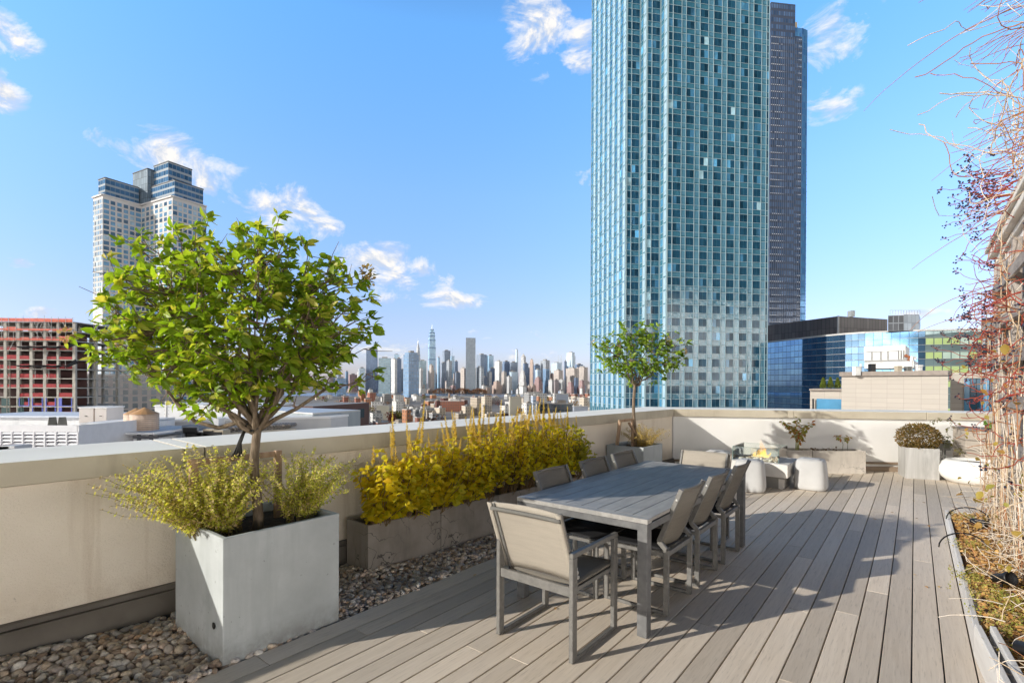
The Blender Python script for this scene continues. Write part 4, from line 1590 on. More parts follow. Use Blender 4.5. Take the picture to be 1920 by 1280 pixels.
spot('black spotlight at the far end of the bed, lying low in dry leaves', .50, 6.85, R(60), R(95))
spot('black spotlight in the middle of the bed among the stonecrop', .49, 4.98, R(40), R(70))
spot('black spotlight at the near end of the bed, half cut off by the frame', .47, 3.72, R(50), R(80))
for lb, n, b, rr in (('black drip hose loop arching over the far end of the bed', .45, 7.25, .16), ('black drip hose loop bulging over the bed edge onto the deck', .34, 5.95, .15)):
    r = troot('drip_hose', lb, 'hose', n, b, .17)
    MB().tube([(rr * math.cos(t) * 1.1, rr * .55 * math.cos(t * 1.0) + .1 * math.sin(t), .11 * math.sin(t) + .01) for t in np.linspace(0, PI, 14)], .006, 8).build('hose', M_BLACK, r, True)
# a few stray leaves on the boards
P, D = [], []
for i in range(26):
    q = random.choice(((-.45, 10.7, .15), (.05, 7.4, .25), (.1, 5.4, .15), (-2.6, 3.4, .4), (-1.1, 9.6, .4), (.1, 8.6, .3)))
    P.append((random.gauss(q[0], q[2]), random.gauss(q[1], q[2]), .008))
    D.append((random.gauss(0, 1), random.gauss(0, 1), 0))
X, Y, Z = frames(np.array(D), None, .15)
o = scatter('fallen_leaves', *leaf_tpl(.3, .1, .3), P, X, Y, Z, rng.uniform(.02, .045, len(P)), bpy.data.materials['fallen_leaf'])
o.rotation_euler.z = -TH
tag(o, kind='stuff')
# ---------------------------------------------------------------- buildings near the roof
GZ = -38.4


def behind_(p, dy, extra=.4):                 # plan point dy farther back on the same bearing
    return (p[0] * (p[1] + dy) / p[1] + extra, p[1] + dy)


def quads(mb, a, b, z0, z1, off=.03, m=0):
    """upright pane from plan point a to b (outside to the right of a->b), pushed out by off"""
    dx, dy = b[0] - a[0], b[1] - a[1]
    L = math.hypot(dx, dy)
    ox, oy = dy / L * off, -dx / L * off
    return [(a[0] + ox, a[1] + oy, z0), (b[0] + ox, b[1] + oy, z0), (b[0] + ox, b[1] + oy, z1), (a[0] + ox, a[1] + oy, z1)]


def set_windows(r, panes, mats, name='window', cap=100):
    """panes: list of (weight, quad, material index); the largest become parts, the rest one part"""
    panes = sorted(panes, key=lambda p: -p[0])
    for w, q, mi in panes[:cap]:
        MB().add(q, [(0, 1, 2, 3)]).build(name, mats[mi], r)
    if len(panes) > cap:
        mb = MB()
        for w, q, mi in panes[cap:]:
            mb.add(q, [(0, 1, 2, 3)], mi)
        mb.build(name, mats, r)['kind'] = 'stuff'


def seg(p, q, t0, t1):
    return lerp(p, q, t0), lerp(p, q, t1)


# --- the big blue-green glass tower
def glasspane(name, c, rough=.12, spec=.5, var=.45, metal=0.):
    s = NT(name)
    isl = s.island()
    wn = s.n('TexWhiteNoise', {0: s.n('NewGeometry').outputs['Position']}, noise_dimensions='3D').outputs[0]
    k = s.maprange(isl, 0, 1, 1 - var, 1 + var)
    cc = s.mix(1., c, s.n('CombineXYZ', {0: k, 1: k, 2: k}).outputs[0], 'MULTIPLY')
    cc = s.mix(s.maprange(s.noise(s.obj(), .5, 3), .4, .7, 0, .35), cc, c_mul(c, 2.2))
    s.base(cc, rough, metal, spec)
    return s.m


def spandrel(name, c1, c2, rough=.12, spec=.7):
    s = NT(name)
    c = s.mix(s.maprange(s.noise(s.obj(), .12, 5), .35, .65), c1, c2)
    s.base(c, rough, 0, spec)
    s.bump(s.noise(s.obj((1, 1, .5)), .55, 3), .35, .25)
    return s.m


M_SPAN = spandrel('teal_spandrel_glass', (.036, .145, .215), (.056, .19, .27))
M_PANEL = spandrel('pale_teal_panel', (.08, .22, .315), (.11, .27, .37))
M_MULL = mat('pale_mullion', (.30, .42, .47), None, .4)
M_W = [glasspane('dark_vision_glass', (.014, .060, .105), .07, .22), glasspane('tinted_vision_glass', (.05, .17, .29), .1, .4), glasspane('blind_lit_glass', (.30, .48, .56), .3, .4), glasspane('sky_lit_glass', (.12, .38, .62), .1, .5)]
tower = root('glass_tower', 'huge blue-green glass office tower with stepped corner, cut off by the frame top', 'skyscraper')
ex, ey = math.cos(R(10.5)), math.sin(R(10.5))
C0 = (45.2, 150.)


def tp(u, v):
    return (C0[0] + ex * u - ey * v, C0[1] + ey * u + ex * v)


fh = 3.98
ztop, zbot = 146., -34.4
nfl = int((ztop - zbot) / fh)
a_, b_ = 4.4, 4.5
# plan, clockwise seen from above would be inside-out: run it counter-clockwise (front runs left to right)
U_, V_ = 33.2, 41.
plan = [(-2 * b_, 2 * a_), (-b_, 2 * a_), (-b_, a_), (0, a_), (0, 0), (U_, 0), (U_, a_), (U_ + 3, a_), (U_ + 3, V_), (-2 * b_, V_)]
pw = [tp(*p) for p in plan]
mb = MB()
mb.prism(pw, zbot, ztop)
mb.build('curtain_wall', M_SPAN, tower)
fins, panels, panes = MB(), MB(), []


def face(p, q, bays, kind):
    """bays: list of (start, end, what) in metres along p->q"""
    L = math.dist(p, q)
    for f in range(nfl):
        z0 = zbot + f * fh
        zs, zh = z0 + 1.5, z0 + fh - .22
        if zh < -6:
            continue
        for (s0, s1, what) in bays:
            a, b = seg(p, q, s0 / L, s1 / L)
            w = (s1 - s0) * (zh - zs)
            if what == 'w':
                nsp_ = max(1, round((s1 - s0) / 1.35))
                for i in range(nsp_):
                    aa, bb_ = seg(a, b, (i + .04) / nsp_, (i + .96) / nsp_)
                    r_ = random.random()
                    mi = 0 if r_ < .86 else (1 if r_ < .965 else (2 if r_ < .985 else 3))
                    if kind == 'L':
                        mi = 1 if r_ < .97 else 3
                    panes.append((w / (1 + abs(zs - 30) / 200) + (.5 if kind == 'F' else 0) + random.random() * .2, quads(None, aa, bb_, zs, zh, .04), mi))
            else:
                qd = quads(None, a, b, z0 + .25, zh, .05)
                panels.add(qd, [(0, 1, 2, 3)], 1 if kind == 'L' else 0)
        for z, h in ((zs - .08, .14), (zh + .04, .18)):
            dx, dy = (q[0] - p[0]) / L, (q[1] - p[1]) / L
            fins.bar((p[0] + dy * .06, p[1] - dx * .06, z), (q[0] + dy * .06, q[1] - dx * .06, z), .12, h * .7)
    xs = sorted({s for t in bays for s in t[:2]} | {0, L})
    for s0 in xs:
        a = lerp(p, q, s0 / L)
        dx, dy = (q[0] - p[0]) / L, (q[1] - p[1]) / L
        fins.bar((a[0] + dy * .1, a[1] - dx * .1, -8), (a[0] + dy * .1, a[1] - dx * .1, ztop), .12, .1, up=(dx, dy, 0))


bays = [(.15, 1.5, 'w'), (1.6, 4.3, 'w')]
s0 = 4.3
bays.append((4.35, 5.75, 'p'))
s0 = 5.8
while s0 + 4.2 < U_:
    bays.append((s0, s0 + 2.7, 'w'))
    bays.append((s0 + 2.75, s0 + 4.35, 'p'))
    s0 += 4.42
bays.append((s0, min(U_ - .1, s0 + 1.3), 'w'))
face(pw[4], pw[5], bays, 'F')
face(pw[0], pw[1], [(.2, 1.5, 'w'), (1.6, 4.2, 'w')], 'F')
face(pw[2], pw[3], [(.2, 1.5, 'w'), (1.6, 4.2, 'w')], 'F')
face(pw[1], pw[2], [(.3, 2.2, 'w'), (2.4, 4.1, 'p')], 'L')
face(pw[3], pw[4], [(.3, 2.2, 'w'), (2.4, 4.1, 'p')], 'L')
bl = []
s0 = .3
while s0 + 4 < V_ - 2 * a_:
    bl.append((s0, s0 + 2.3, 'w'))
    bl.append((s0 + 2.5, s0 + 4.3, 'p'))
    s0 += 4.5
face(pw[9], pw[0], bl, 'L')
fins.build('mullion_grid', M_MULL, tower)
panels.build('panel', [M_PANEL, spandrel('sky_lit_side_panel', (.33, .50, .63), (.41, .56, .68))], tower)['kind'] = 'stuff'  # left faces paler: bright sky reflection put into the panel colour
set_windows(tower, panes, M_W)

# --- dark slim tower behind it
M_DKT = facade('dark_bronze_curtain_wall', (.028, .042, .080), (.035, .07, .14), .7, .62, .5, .12, 0, (.045, .06, .10))
M_BLT = facade('bright_blue_curtain_wall', (.05, .15, .33), (.07, .22, .50), .86, .86, .35, .08, .35)
r = root('dark_tower', 'slim dark tower with a bright blue edge rising behind the glass tower', 'skyscraper')
Yd = 300.
xl, zt_ = far(1446, 4, Yd)
x1, _ = far(1495, 4, Yd)
x2, zt2 = far(1509, 44, Yd)
x3, zt3 = far(1523.5, 46, Yd)
mb = MB()
mb.prism([(xl, Yd), (x1, Yd + 2), (x1 + 1, Yd + 30), (xl, Yd + 30)], GZ, zt_, 0, 0, [10, 6, 10, 6], 66)
mb.prism([(x1 + .01, Yd + 2.01), (x2, Yd + 2.9), (x2 + 1, Yd + 30), (x1 + 1.02, Yd + 30)], GZ, zt2 - 6, 0, 0, [4, 6, 4, 6], 64)
mb.build('dark_facade', M_DKT, r)
mb = MB()
mb.prism([(x2 + .02, Yd + 2.92), (x3, Yd + 5), (x3 + 2, Yd + 28), (x2 + 1.02, Yd + 29)], GZ, zt3, 0, 0, [3, 8, 3, 8], 64)
mb.prism([(x1 + .03, Yd + 2.5), (x2 - .01, Yd + 3.3), (x2 - .01, Yd + 28), (x1 + .03, Yd + 28)], zt2 - 5.9, zt3, 0, 0, [3, 8, 3, 8], 2)
mb.build('blue_facade', M_BLT, r)
x4, zp = far(1511, 25, Yd)
MB().prism([(x1 + .1, Yd + 8), (x4, Yd + 9), (x4, Yd + 22), (x1 + .1, Yd + 22)], zt3, zp + 1).build('roof_plant', mat('tan_metal', (.52, .42, .28)), r)
mb = MB()
dots = MB()
for f in range(60):
    z = zt2 - 8 - f * 3.97
    if z < 5:
        break
    if not (23 < f < 26 or 33 < f < 35):
        for i in range(16):
            t = (i + .5) / 16
            if random.random() < .93:
                x = xl + (x2 - xl) * t
                dots.bb(x - .28, x + .28, Yd - .12 + 2.9 * t, Yd - .05 + 2.9 * t, z, z + .45)
    if f > 17:
        mb.bb(x3 + .1, x3 + 1.9, Yd + 8, Yd + 14, z, z + .35)
mb.build('balcony', mat('balcony_slab', (.12, .12, .13)), r)['kind'] = 'stuff'
dots.build('bright_reveal', mat('bright_reveal', (.55, .58, .64), None, .4), r)['kind'] = 'stuff'
mb = MB()
for i in range(17):
    t = i / 16
    x = xl + (x2 - xl) * t
    mb.bb(x - .1, x + .1, Yd - .25 + 2.9 * t, Yd - .12 + 2.9 * t, 0, zt2 - 7)
mb.build('mullion', mat('blue_grey_mullion', (.09, .12, .18)), r)['kind'] = 'stuff'

# --- long curved glass building on the right
M_CURV = facade('blue_mirror_curtain_wall', (.03, .07, .13), (.13, .27, .48), .95, .95, .25, .04, .85, None, .5)
M_CURV2 = facade('dim_mirror_curtain_wall', (.02, .05, .09), (.045, .10, .17), .95, .93, .5, .06, .5, None, .5)
M_CURG = facade('grey_green_curtain_wall', (.10, .14, .16), (.20, .27, .28), .95, .95, .2, .06, .4, None, .5)
r = root('curved_glass_building', 'long curved blue mirror-glass building with dark upper storey', 'office building')
pts = []
zc_ = 17.5
for (px, py) in ((1430, 643), (1453, 640.5), (1540, 630.5), (1585, 626.5), (1622, 624), (1722, 620), (1735, 619.6), (1850, 617.5), (1900, 617.5)):
    x, y, z = ray(px, py)
    t = (zc_ - EYE) / z
    pts.append((x * t, y * t))
mats_i = [0, 0, 0, 1, 0, 1, 2, 2]
mb = MB()
for i in range(len(pts) - 1):
    L = math.dist(pts[i], pts[i + 1])
    nb = max(1, round(L / 2.0))
    mb.add([(*pts[i], GZ), (*pts[i + 1], GZ), (*pts[i + 1], zc_), (*pts[i], zc_)], [(0, 1, 2, 3)], mats_i[i], [((0, 0), (nb, 0), (nb, 27), (0, 27))])
back = [(p[0] + 6, p[1] + 42) for p in pts]
mb.add([(*p, zc_) for p in pts] + [(*p, zc_) for p in reversed(back)], [tuple(range(2 * len(pts)))], 3)
mb.build('curtain_wall', [M_CURV, M_CURV2, M_CURG, mat('flat_roof', (.25, .24, .23))], r)
mb = MB()
for i in range(len(pts) - 1):
    mb.bar((*pts[i], zc_ + .12), (*pts[i + 1], zc_ + .12), .5, .5)
    for z in [zc_ - 2.04 * k for k in range(1, 22)]:
        mb.bar((pts[i][0], pts[i][1] - .06, z), (pts[i + 1][0], pts[i + 1][1] - .06, z), .08, .07)
mb.build('parapet_cap', mat('cap_metal', (.5, .5, .49), None, .4), r)
panes = []
for i in (6, 7):
    p, q = pts[i], pts[i + 1]
    L = math.dist(p, q)
    nb = max(1, round(L / 2.0))
    for k in range(nb):
        for row in range(6):
            z0 = zc_ - 4.1 - row * 4.05
            if random.random() < .78:
                a, b = seg(p, q, (k + .06) / nb, (k + .94) / nb)
                panes.append((2 - row * .1, quads(None, a, b, z0, z0 + 1.85, .05), 0 if (k % 6 < 2 or random.random() < .55) else 1))
set_windows(r, panes, [mat('lime_lit_blind', (.42, .55, .22), (.50, .62, .30), .5, .3), mat('pale_lit_blind', (.42, .55, .48), (.5, .62, .55), .5, .3)])
up = []
for (px, py, dY) in ((1430, 611, 9), (1453, 608, 8), (1571.5, 592.5, 6), (1664, 598.5, 14)):
    x, y, z = ray(px, py)
    zt4 = 24.6
    t = (zt4 - EYE) / z
    up.append((x * t, y * t))
mb = MB()
bk = [(p[0] + 8, p[1] + 30) for p in reversed(up)]
L_ = [max(1, round(math.dist(up[i], up[i + 1]) / 1.5)) for i in range(3)]
mb.prism(up + bk, zc_ - .5, 24.6, 0, 0, L_ + [8, 8, 8, 8, 8], 2)
mb.build('upper_storey', facade('dark_ribbed_cladding', (.055, .05, .055), (.075, .068, .07), .9, .97, .3, .5), r)
p = up[2]
MB().bar((p[0] - .2, p[1] - .35, zc_ - .4), (p[0] - .2, p[1] - .35, 24.65), .7, .3, up=(1, 0, 0)).build('corner_fin', mat('light_fin', (.5, .5, .5)), r)
xa, za = far(1665, 590, 150)
xb, zb_ = far(1690, 590, 150)
xc, _ = far(1721, 589, 150)
rr = root('roof_plant_room', 'steel and louvred plant room on the roof right of the dark storey', 'plant room')
mb = MB()
mb.prism([(xa, 150), (xb, 149), behind_((xb, 149), 8), behind_((xa, 150), 8)], zc_, za - .2, 0, 0, [3, 3, 3, 3], 2)
mb.prism([(xb + .02, 149), (xc, 149.5), behind_((xc, 149.5), 8), behind_((xb + .02, 149), 8.2)], zc_, za, 1, 1, [4, 3, 4, 3], 2)
mb.build('louvre_wall', [facade('dark_louvre_bay', (.22, .24, .27), (.03, .035, .045), .84, .86, .3, .3), facade('steel_cladding', (.27, .31, .36), (.20, .24, .29), .9, .9, .4, .3)], rr)
mb = MB()
for k in range(12):
    x = xa + (xc - xa) * k / 11
    mb.bar((x, 149.2, za), (x, 149.2, za + 1.2), .08, .08)
mb.bar((xa, 149.2, za + 1.2), (xc, 149.2, za + 1.2), .08, .08)
mb.build('guard_rail', mat('grey_rail', (.4, .4, .4)), rr)
x, z = far(1596, 585, 168)
MB().bb(x - .6, x + .6, 167, 169, 24, z + .4).build('x', mat('vent_grey', (.3, .32, .33)))
bpy.data.objects['x'].name = 'roof_vent'
tag(bpy.data.objects['roof_vent'], 'small grey vent stub on top of the dark upper storey', 'vent')

# --- dark building seen past the wall at the far right
x0, z0 = far(1840, 590, 120)
x1, _ = far(1905, 590, 120)
r = root('dark_glass_block', 'dark glass building with roof railing between the creeper and green-lit facade', 'building')
MB().prism([(x0, 120), (x1, 121), behind_((x1, 121), 18), behind_((x0, 120), 19)], GZ, z0 - .8, 0, 0, [6, 6, 6, 6], 15).build('facade', facade('dark_teal_glass', (.02, .04, .055), (.04, .09, .12), .7, .6, .6, .1), r)
mb = MB()
for k in range(9):
    x = x0 + (x1 - x0) * k / 8
    mb.bar((x, 119.8, z0 - .8), (x, 119.8, z0 + .3), .1, .1)
mb.bar((x0, 119.8, z0 + .3), (x1, 119.9, z0 + .3), .1, .1)
mb.build('roof_rail', mat('dark_rail', (.08, .12, .14)), r)

# --- beige stone-clad building beyond the far parapet
def stonepanel():
    s = NT('pale_stone_cladding')
    uv = s.n('TexCoord').outputs['UV']
    br = s.n('TexBrick', {'Vector': uv, 'Color1': (.44, .40, .355, 1), 'Color2': (.40, .365, .325, 1), 'Mortar': (.29, .26, .23, 1), 'Scale': 1., 'Mortar Size': .012, 'Brick Width': 1.15, 'Row Height': .37, 'Bias': 0.})
    br.offset = 0.
    c = s.mix(s.maprange(s.noise(s.obj(), .8, 5), .35, .7, 0, .4), br.outputs[0], (.37, .335, .295))
    s.base(c, .8, 0, .2)
    return s.m


M_STONE = stonepanel()
be = root('stone_clad_building', 'pale stone-clad building with brown roof edge just beyond the far parapet', 'building')
xa, za = far(1578, 697.5, 44)
xb, zb_ = far(1778, 692.3, 39)
H_ = 40.
zt5 = far(1578, 697.5, 44)[1]
xb, _ = far(1778, 692.3, 37.6)


def wallq(mb, a, b, z0, z1, m=0, u0=0.):
    L = math.dist(a, b)
    mb.add([(*a, z0), (*b, z0), (*b, z1), (*a, z1)], [(0, 1, 2, 3)], m, [((u0, 0), (u0 + L, 0), (u0 + L, z1 - z0), (u0, z1 - z0))])


A_, B_ = (xa, 44.), (xb, 37.6)
A2, B2 = behind_(A_, 12.), (xb + 4.5, 50.)
mb = MB()
wallq(mb, A_, B_, -12, zt5 - .35)
wallq(mb, B_, B2, -12, zt5 - .35)
wallq(mb, A2, A_, -12, zt5 - .35)
xc, _ = far(1782, 700, 40.4)
xd, _ = far(1960, 700, 37.)
C_, D_ = (xc, 40.4), (xd, 37.)
wallq(mb, C_, D_, -12, zt5 - .1, 0, .4)
mb.build('stone_wall', M_STONE, be)
mb = MB()
dx, dy = B_[0] - A_[0], B_[1] - A_[1]
q0, q1 = lerp(A_, B_, -.008), lerp(A_, B_, 1.012)
mb.bar((q0[0], q0[1], zt5 - .17), (q1[0], q1[1], zt5 - .17), .5, .36)
mb.bar((q1[0] + .1, q1[1] + .25, zt5 - .17), (B2[0], B2[1], zt5 - .17), .5, .355)
mb.build('roof_edge', mat('brown_metal_edge', (.20, .165, .14), (.25, .21, .18), .5), be)
mb = MB()
mb.add([(*A_, zt5 - .3), (*B_, zt5 - .3), (*B2, zt5 - .3), (*A2, zt5 - .3)], [(0, 1, 2, 3)])
mb.add([(*C_, zt5 - .15), (*D_, zt5 - .15), (D_[0] + 5, D_[1] + 16, zt5 - .15), (C_[0] + 5, C_[1] + 16, zt5 - .15)], [(0, 1, 2, 3)])
mb.build('roof', mat('pale_roof', (.45, .44, .42)), be)
wa = [far(1807.5, 708, 39.6), far(1866, 708, 38.6)]
wz0, wz1 = far(1830, 770, 39)[1] - .3, far(1830, 708.5, 39.)[1]
tC, tD = (xc, 40.4), (xd, 37.)


def on(px):                                # point of the right-hand stone wall at image column px
    best = min(np.linspace(0, 1, 400), key=lambda t: abs(960 + FPX * (tC[0] + (tD[0] - tC[0]) * t) / (tC[1] + (tD[1] - tC[1]) * t) - px))
    return lerp(tC, tD, best)


a, b = on(1807), on(1867)
fr_ = MB().bar((a[0], a[1] - .05, (wz0 + wz1) / 2), (b[0], b[1] - .05, (wz0 + wz1) / 2), .1, wz1 - wz0).build('window_frame', mat('dark_window_frame', (.03, .033, .036)), be)
for i in range(5):
    for (za_, zb2) in ((wz0 + .05, wz0 + (wz1 - wz0) * .38), (wz0 + (wz1 - wz0) * .41, wz1 - .06)):
        p, q = seg(a, b, (i + .06) / 5, (i + .94) / 5)
        MB().add(quads(None, (p[0], p[1]), (q[0], q[1]), za_, zb2, .12), [(0, 1, 2, 3)]).build('pane', M_W[1] if i in (0, 3) else M_W[0], fr_)
# lower wing with three conifers
lw_ = root('terrace_wing', 'low pale stone wing with a window strip and three small conifers on it', 'building')
xa2, zl = far(1519, 729, 46)
xb2, _ = far(1580, 729, 44.2)
mb = MB()
wallq(mb, (xa2, 46), (xb2, 44.2), -12, zl)
mb.add([(xa2, 46, zl), (xb2, 44.2, zl), (*behind_((xb2, 44.2), 9), zl), (*behind_((xa2, 46), 10), zl)], [(0, 1, 2, 3)], 0, [((0, 0), (1, 0), (1, 1), (0, 1))])
mb.build('stone_wall', M_STONE, lw_)
MB().bar((xa2 - .1, 45.9, zl - .05), (xb2, 44.1, zl - .05), .3, .16).build('roof_edge', mat('brown_metal_edge', (.2, .165, .14)), lw_)
q = far(1531, 747, 45.6)
q2 = far(1579, 747, 44.1)
zlow = far(1531, 775, 45)[1]
mb = MB().add(quads(None, (q[0], 45.55), (q2[0], 44.1), zlow, q[1], .08), [(0, 1, 2, 3)])
mb.build('window', M_W[1], lw_)
mb = MB()
for px in (1531, 1552, 1568, 1579):
    x, _ = far(px, 747, 45)
    mb.bb(x - .05, x + .05, 44.0 + (1579 - px) * .03, 44.12 + (1579 - px) * .03, zlow, q[1])
mb.build('window_bar', mat('dark_window_frame', (.03, .033, .036)), lw_)
M_CON = leafmat('conifer_needle', [(.10, .15, .02), (.16, .21, .03), (.22, .26, .05), (.08, .11, .02)], .25)
for i, (px, top) in enumerate(((1543.5, 710), (1557, 709), (1570.5, 710.5))):
    x, zt6 = far(px, top, 47)
    r = root('conifer', 'small bright green cone-shaped conifer, %s of three on the stone wing' % ('leftmost', 'middle', 'rightmost')[i], 'tree', (x, 47, zl), 0, 'conifers on the stone wing')
    h = zt6 - zl
    P, D = [], []
    for _ in range(900):
        t = random.random() ** .8
        a = random.uniform(0, 2 * PI)
        rr_ = .26 * (1 - t) ** .8 * (1.1 if t > .1 else .8) * random.uniform(.6, 1.05)
        P.append((rr_ * math.cos(a), rr_ * math.sin(a), .06 + h * t * .98))
        D.append((math.cos(a) * .5, math.sin(a) * .5, 1.))
    X, Y, Z = frames(np.array(D))
    scatter('crown', *leaf_tpl(.3, .1, .2), P, X, Y, Z, rng.uniform(.07, .14, len(P)), M_CON, r)
    MB().tube([(0, 0, -.4), (0, 0, .3)], .04, 6).build('trunk', M_BARK, r)
# white chiller and roof pieces on the stone building
hv = root('rooftop_chiller', 'big white rooftop chiller unit on the stone-clad building', 'air handler')
x0, z1_ = far(1620, 650, 47)
x1, _ = far(1698, 648, 45)
_, zm = far(1660, 676, 46)
_, zl2 = far(1660, 690, 46)
M_HV = mat('white_casing', (.74, .74, .72), (.66, .66, .64), .5, .6, 5, stain=((.5, .48, .45), .7, .62))
MB().prism([(x0, 47), (x1, 45), behind_((x1, 45), 4), behind_((x0, 47), 4)], zm, z1_).build('casing', M_HV, hv, bevel=.05)
x2, _ = far(1717, 682, 44.4)
MB().prism([(x0, 46.9), (x2, 44.6), behind_((x2, 44.6), 4), behind_((x0, 46.9), 4)], zl2, zm - .02).build('lower_casing', M_HV, hv, bevel=.04)
mb = MB()
mb.bar((x0 - .05, 46.85, zm), (x1 + .1, 44.85, zm), .1, .14)
for t in (.18, .4, .57, .82, .88, .94):
    p = lerp((x0, 46.93), (x1, 44.93), t)
    mb.bar((p[0], p[1], zm + .1), (p[0], p[1], z1_ - .5 if t < .8 else z1_ - .4), .06, .06)
p, q = lerp((x0, 46.93), (x1, 44.93), .03), lerp((x0, 46.93), (x1, 44.93), .8)
mb.bar((p[0], p[1], z1_ - .48), (q[0], q[1], z1_ - .48), .05, .05)
mb.build('seam_trim', mat('grey_trim', (.30, .30, .30)), hv)
x, _ = far(1703, 660, 44.6)
MB().tube([(x - .2, 44.7, z1_ - .9), (x + .15, 44.6, z1_ - 1.1), (x, 44.6, zm)], .14, 8).build('rusty_elbow', mat('rust_red', (.32, .12, .06)), hv)
M_PIPE = mat('galvanised', (.52, .52, .51), None, .4, metal=.4)
for i, (px, top, w, lb, mm) in enumerate(((1614, 682, .12, 'thin white vent pipe left of the chiller', M_HV), (1635, 682, .35, 'small dark-headed fan on the roof edge before the chiller', M_BLACK), (1709, 672, .16, 'white gooseneck vent pipe right of the chiller', M_HV),
                                       (1722, 684, .5, 'round galvanised vent drum right of the chiller', M_PIPE), (1606, 687, .4, 'low white box at the left end of the stone roof', M_HV), (1684, 686, .35, 'tan box on the roof edge below the chiller', mat('tan_box', (.42, .36, .27))), (1702, 687, .3, 'dark box on the roof edge right of the tan one', mat('dark_box', (.14, .14, .13))))):
    x, z1_ = far(px, top, 42.5)
    rr = root('roof_vent', lb, 'roof vent', (x, 42.5, zt5 - .3))
    hgt = z1_ - zt5 + .3
    mb = MB()
    w *= .55
    if w > .11 and i != 3:
        mb.bb(-w, w, -.2, .2, 0, hgt - .05)
        mb.bb(-w * 1.08, w * 1.08, -.24, .24, hgt - .05, hgt)
    else:
        mb.lathe([(w, 0), (w, hgt * .8), (w * 1.15, hgt * .82), (w * 1.15, hgt)], 16)
        if i == 2:
            mb.tube([(0, 0, hgt * .9), (.05, 0, hgt + .12), (.25, 0, hgt + .1), (.3, 0, hgt - .1)], .13, 8)
    mb.build('vent_body', mm, rr, False, .01)
# ---------------------------------------------------------------- neighbouring roof on the left
M_WROOF = mat('white_roof_coating', (.82, .82, .83), (.72, .73, .75), .7, .5, 6, stain=((.44, .45, .46), .5, .58))
M_GREYW = mat('grey_roof_wall', (.58, .585, .60), (.50, .505, .53), .8, .6, 6)
M_ROOFG = mat('grey_membrane', (.30, .30, .31), (.24, .24, .25), .85, .4, 6)
rf = root('neighbour_roof', 'flat grey roof of the neighbouring building beyond the long parapet', 'roof')
MB().add([(-75, 13, -4.5), (-9.5, 13, -4.5), (-9.5, 62, -4.5), (-75, 62, -4.5)], [(0, 1, 2, 3)]).build('membrane', M_ROOFG, rf)
MB().bb(-75, -9.5, 13, 62, GZ, -4.52).build('building_body', M_GREYW, rf)

x0, z0 = far(-60, 806, 22)
x1, z1_ = far(146, 797.5, 22)
lo = root('louvre_screen', 'long grey louvred equipment screen beyond the parapet at far left', 'screen')
mb = MB()
mb.bb(x0, x1, 22, 22.08, z1_ - .28, z1_)
nb = 10
for i in range(nb + 1):
    x = x0 + (x1 - x0) * i / nb
    mb.bb(x - .035, x + .035, 21.97, 22.06, -4.5, z1_ - .28)
mb.bb(x1 - .02, x1 + .05, 22, 27, -4.5, z1_)
mb.build('frame', mat('louvre_frame', (.74, .74, .77), (.68, .68, .71), .6), lo)
mb = MB()
z = z1_ - .36
while z > -3.6:
    mb.bar((x0, 22.05, z), (x1, 22.05, z), .12, .085, up=(0, .5, 1))
    z -= .155
mb.build('louvre_blade', mat('louvre_blade', (.78, .78, .82), (.72, .72, .76), .6), lo)['kind'] = 'stuff'
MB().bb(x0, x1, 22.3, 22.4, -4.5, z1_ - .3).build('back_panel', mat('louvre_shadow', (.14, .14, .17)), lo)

x0, zt = far(-60, 776, 34)
x1, zf = far(205, 783, 34)
wq = root('white_roof_wall', 'long white roof upstand below the construction site', 'wall')
MB().bb(x0, x1, 34, 38, -4.5, zf).build('upstand', M_WROOF, wq)
MB().bb(x0 - .1, x1, 33.8, 38.5, zf + .004, zf + .12).build('capping', mat('bluish_white_cap', (.60, .66, .76), (.66, .70, .78), .6, .5), wq)
for i, (px, lb) in enumerate(((98.5, 'left one of two dark tapered roof hoods'), (117, 'right one of two dark tapered roof hoods'))):
    x, zb_ = far(px, 799, 30)
    _, zt = far(px, 782, 30)
    r = root('roof_hood', lb, 'roof vent', (x, 30, zb_), 0, 'dark roof hoods')
    mb = MB()
    h = zt - zb_
    mb.lathe([(.31, 0), (.27, h * .5), (.23, h), (.2, h + .01)], 4, power=1.)
    mb.build('hood', mat('dark_patina', (.13, .13, .12), (.2, .2, .18), .6, 2), r)
    MB().bb(-.36, .36, -.36, .36, -1.2, 0).build('kerb', M_WROOF, r)
for i, (p0, p1, lb) in enumerate(((148, 173, 'left and taller of two white roof bulkheads'), (178, 198, 'right one of two white roof bulkheads'))):
    x0, zt = far(p0, 763, 29)
    x1, zb_ = far(p1, 793, 29)
    r = root('roof_bulkhead', lb + ', near the water tanks', 'roof bulkhead', ((x0 + x1) / 2, 29.3, zb_), R(6))
    w = (x1 - x0) / 2
    mb = MB()
    mb.bb(-w, w, -.3, 1.2, 0, zt - zb_ - .06)
    mb.build('housing', mat('pinkish_white_paint', (.68, .63, .60), (.62, .57, .54), .6, .7), r, bevel=.02)
    MB().bb(-w - .04, w + .04, -.34, 1.25, zt - zb_ - .06, zt - zb_).build('lid', M_WROOF, r)
    MB().bb(-.06, .06, -.33, -.305, .38, .42).build('handle', M_BLACK, r)
    MB().bb(-w * .6, w * .9, -.42, -.31, -.08, .0).build('rust_foot', mat('rust_red', (.32, .12, .06)), r)
x0, zt = far(151, 795, 25.5)
x1, _ = far(216, 795, 25.5)
r = root('stair_bulkhead', 'grey sloped-side stair bulkhead left of the water tanks', 'roof bulkhead')
MB().bb(x0, x1, 25.5, 30, -4.5, zt).build('wall', M_GREYW, r)
x2, _ = far(229, 795, 25.5)
mb = MB().prism([(x1 + .01, 25.5), (x2, 25.1), (x2, 29), (x1 + .01, 30)], -4.5, zt - .05)
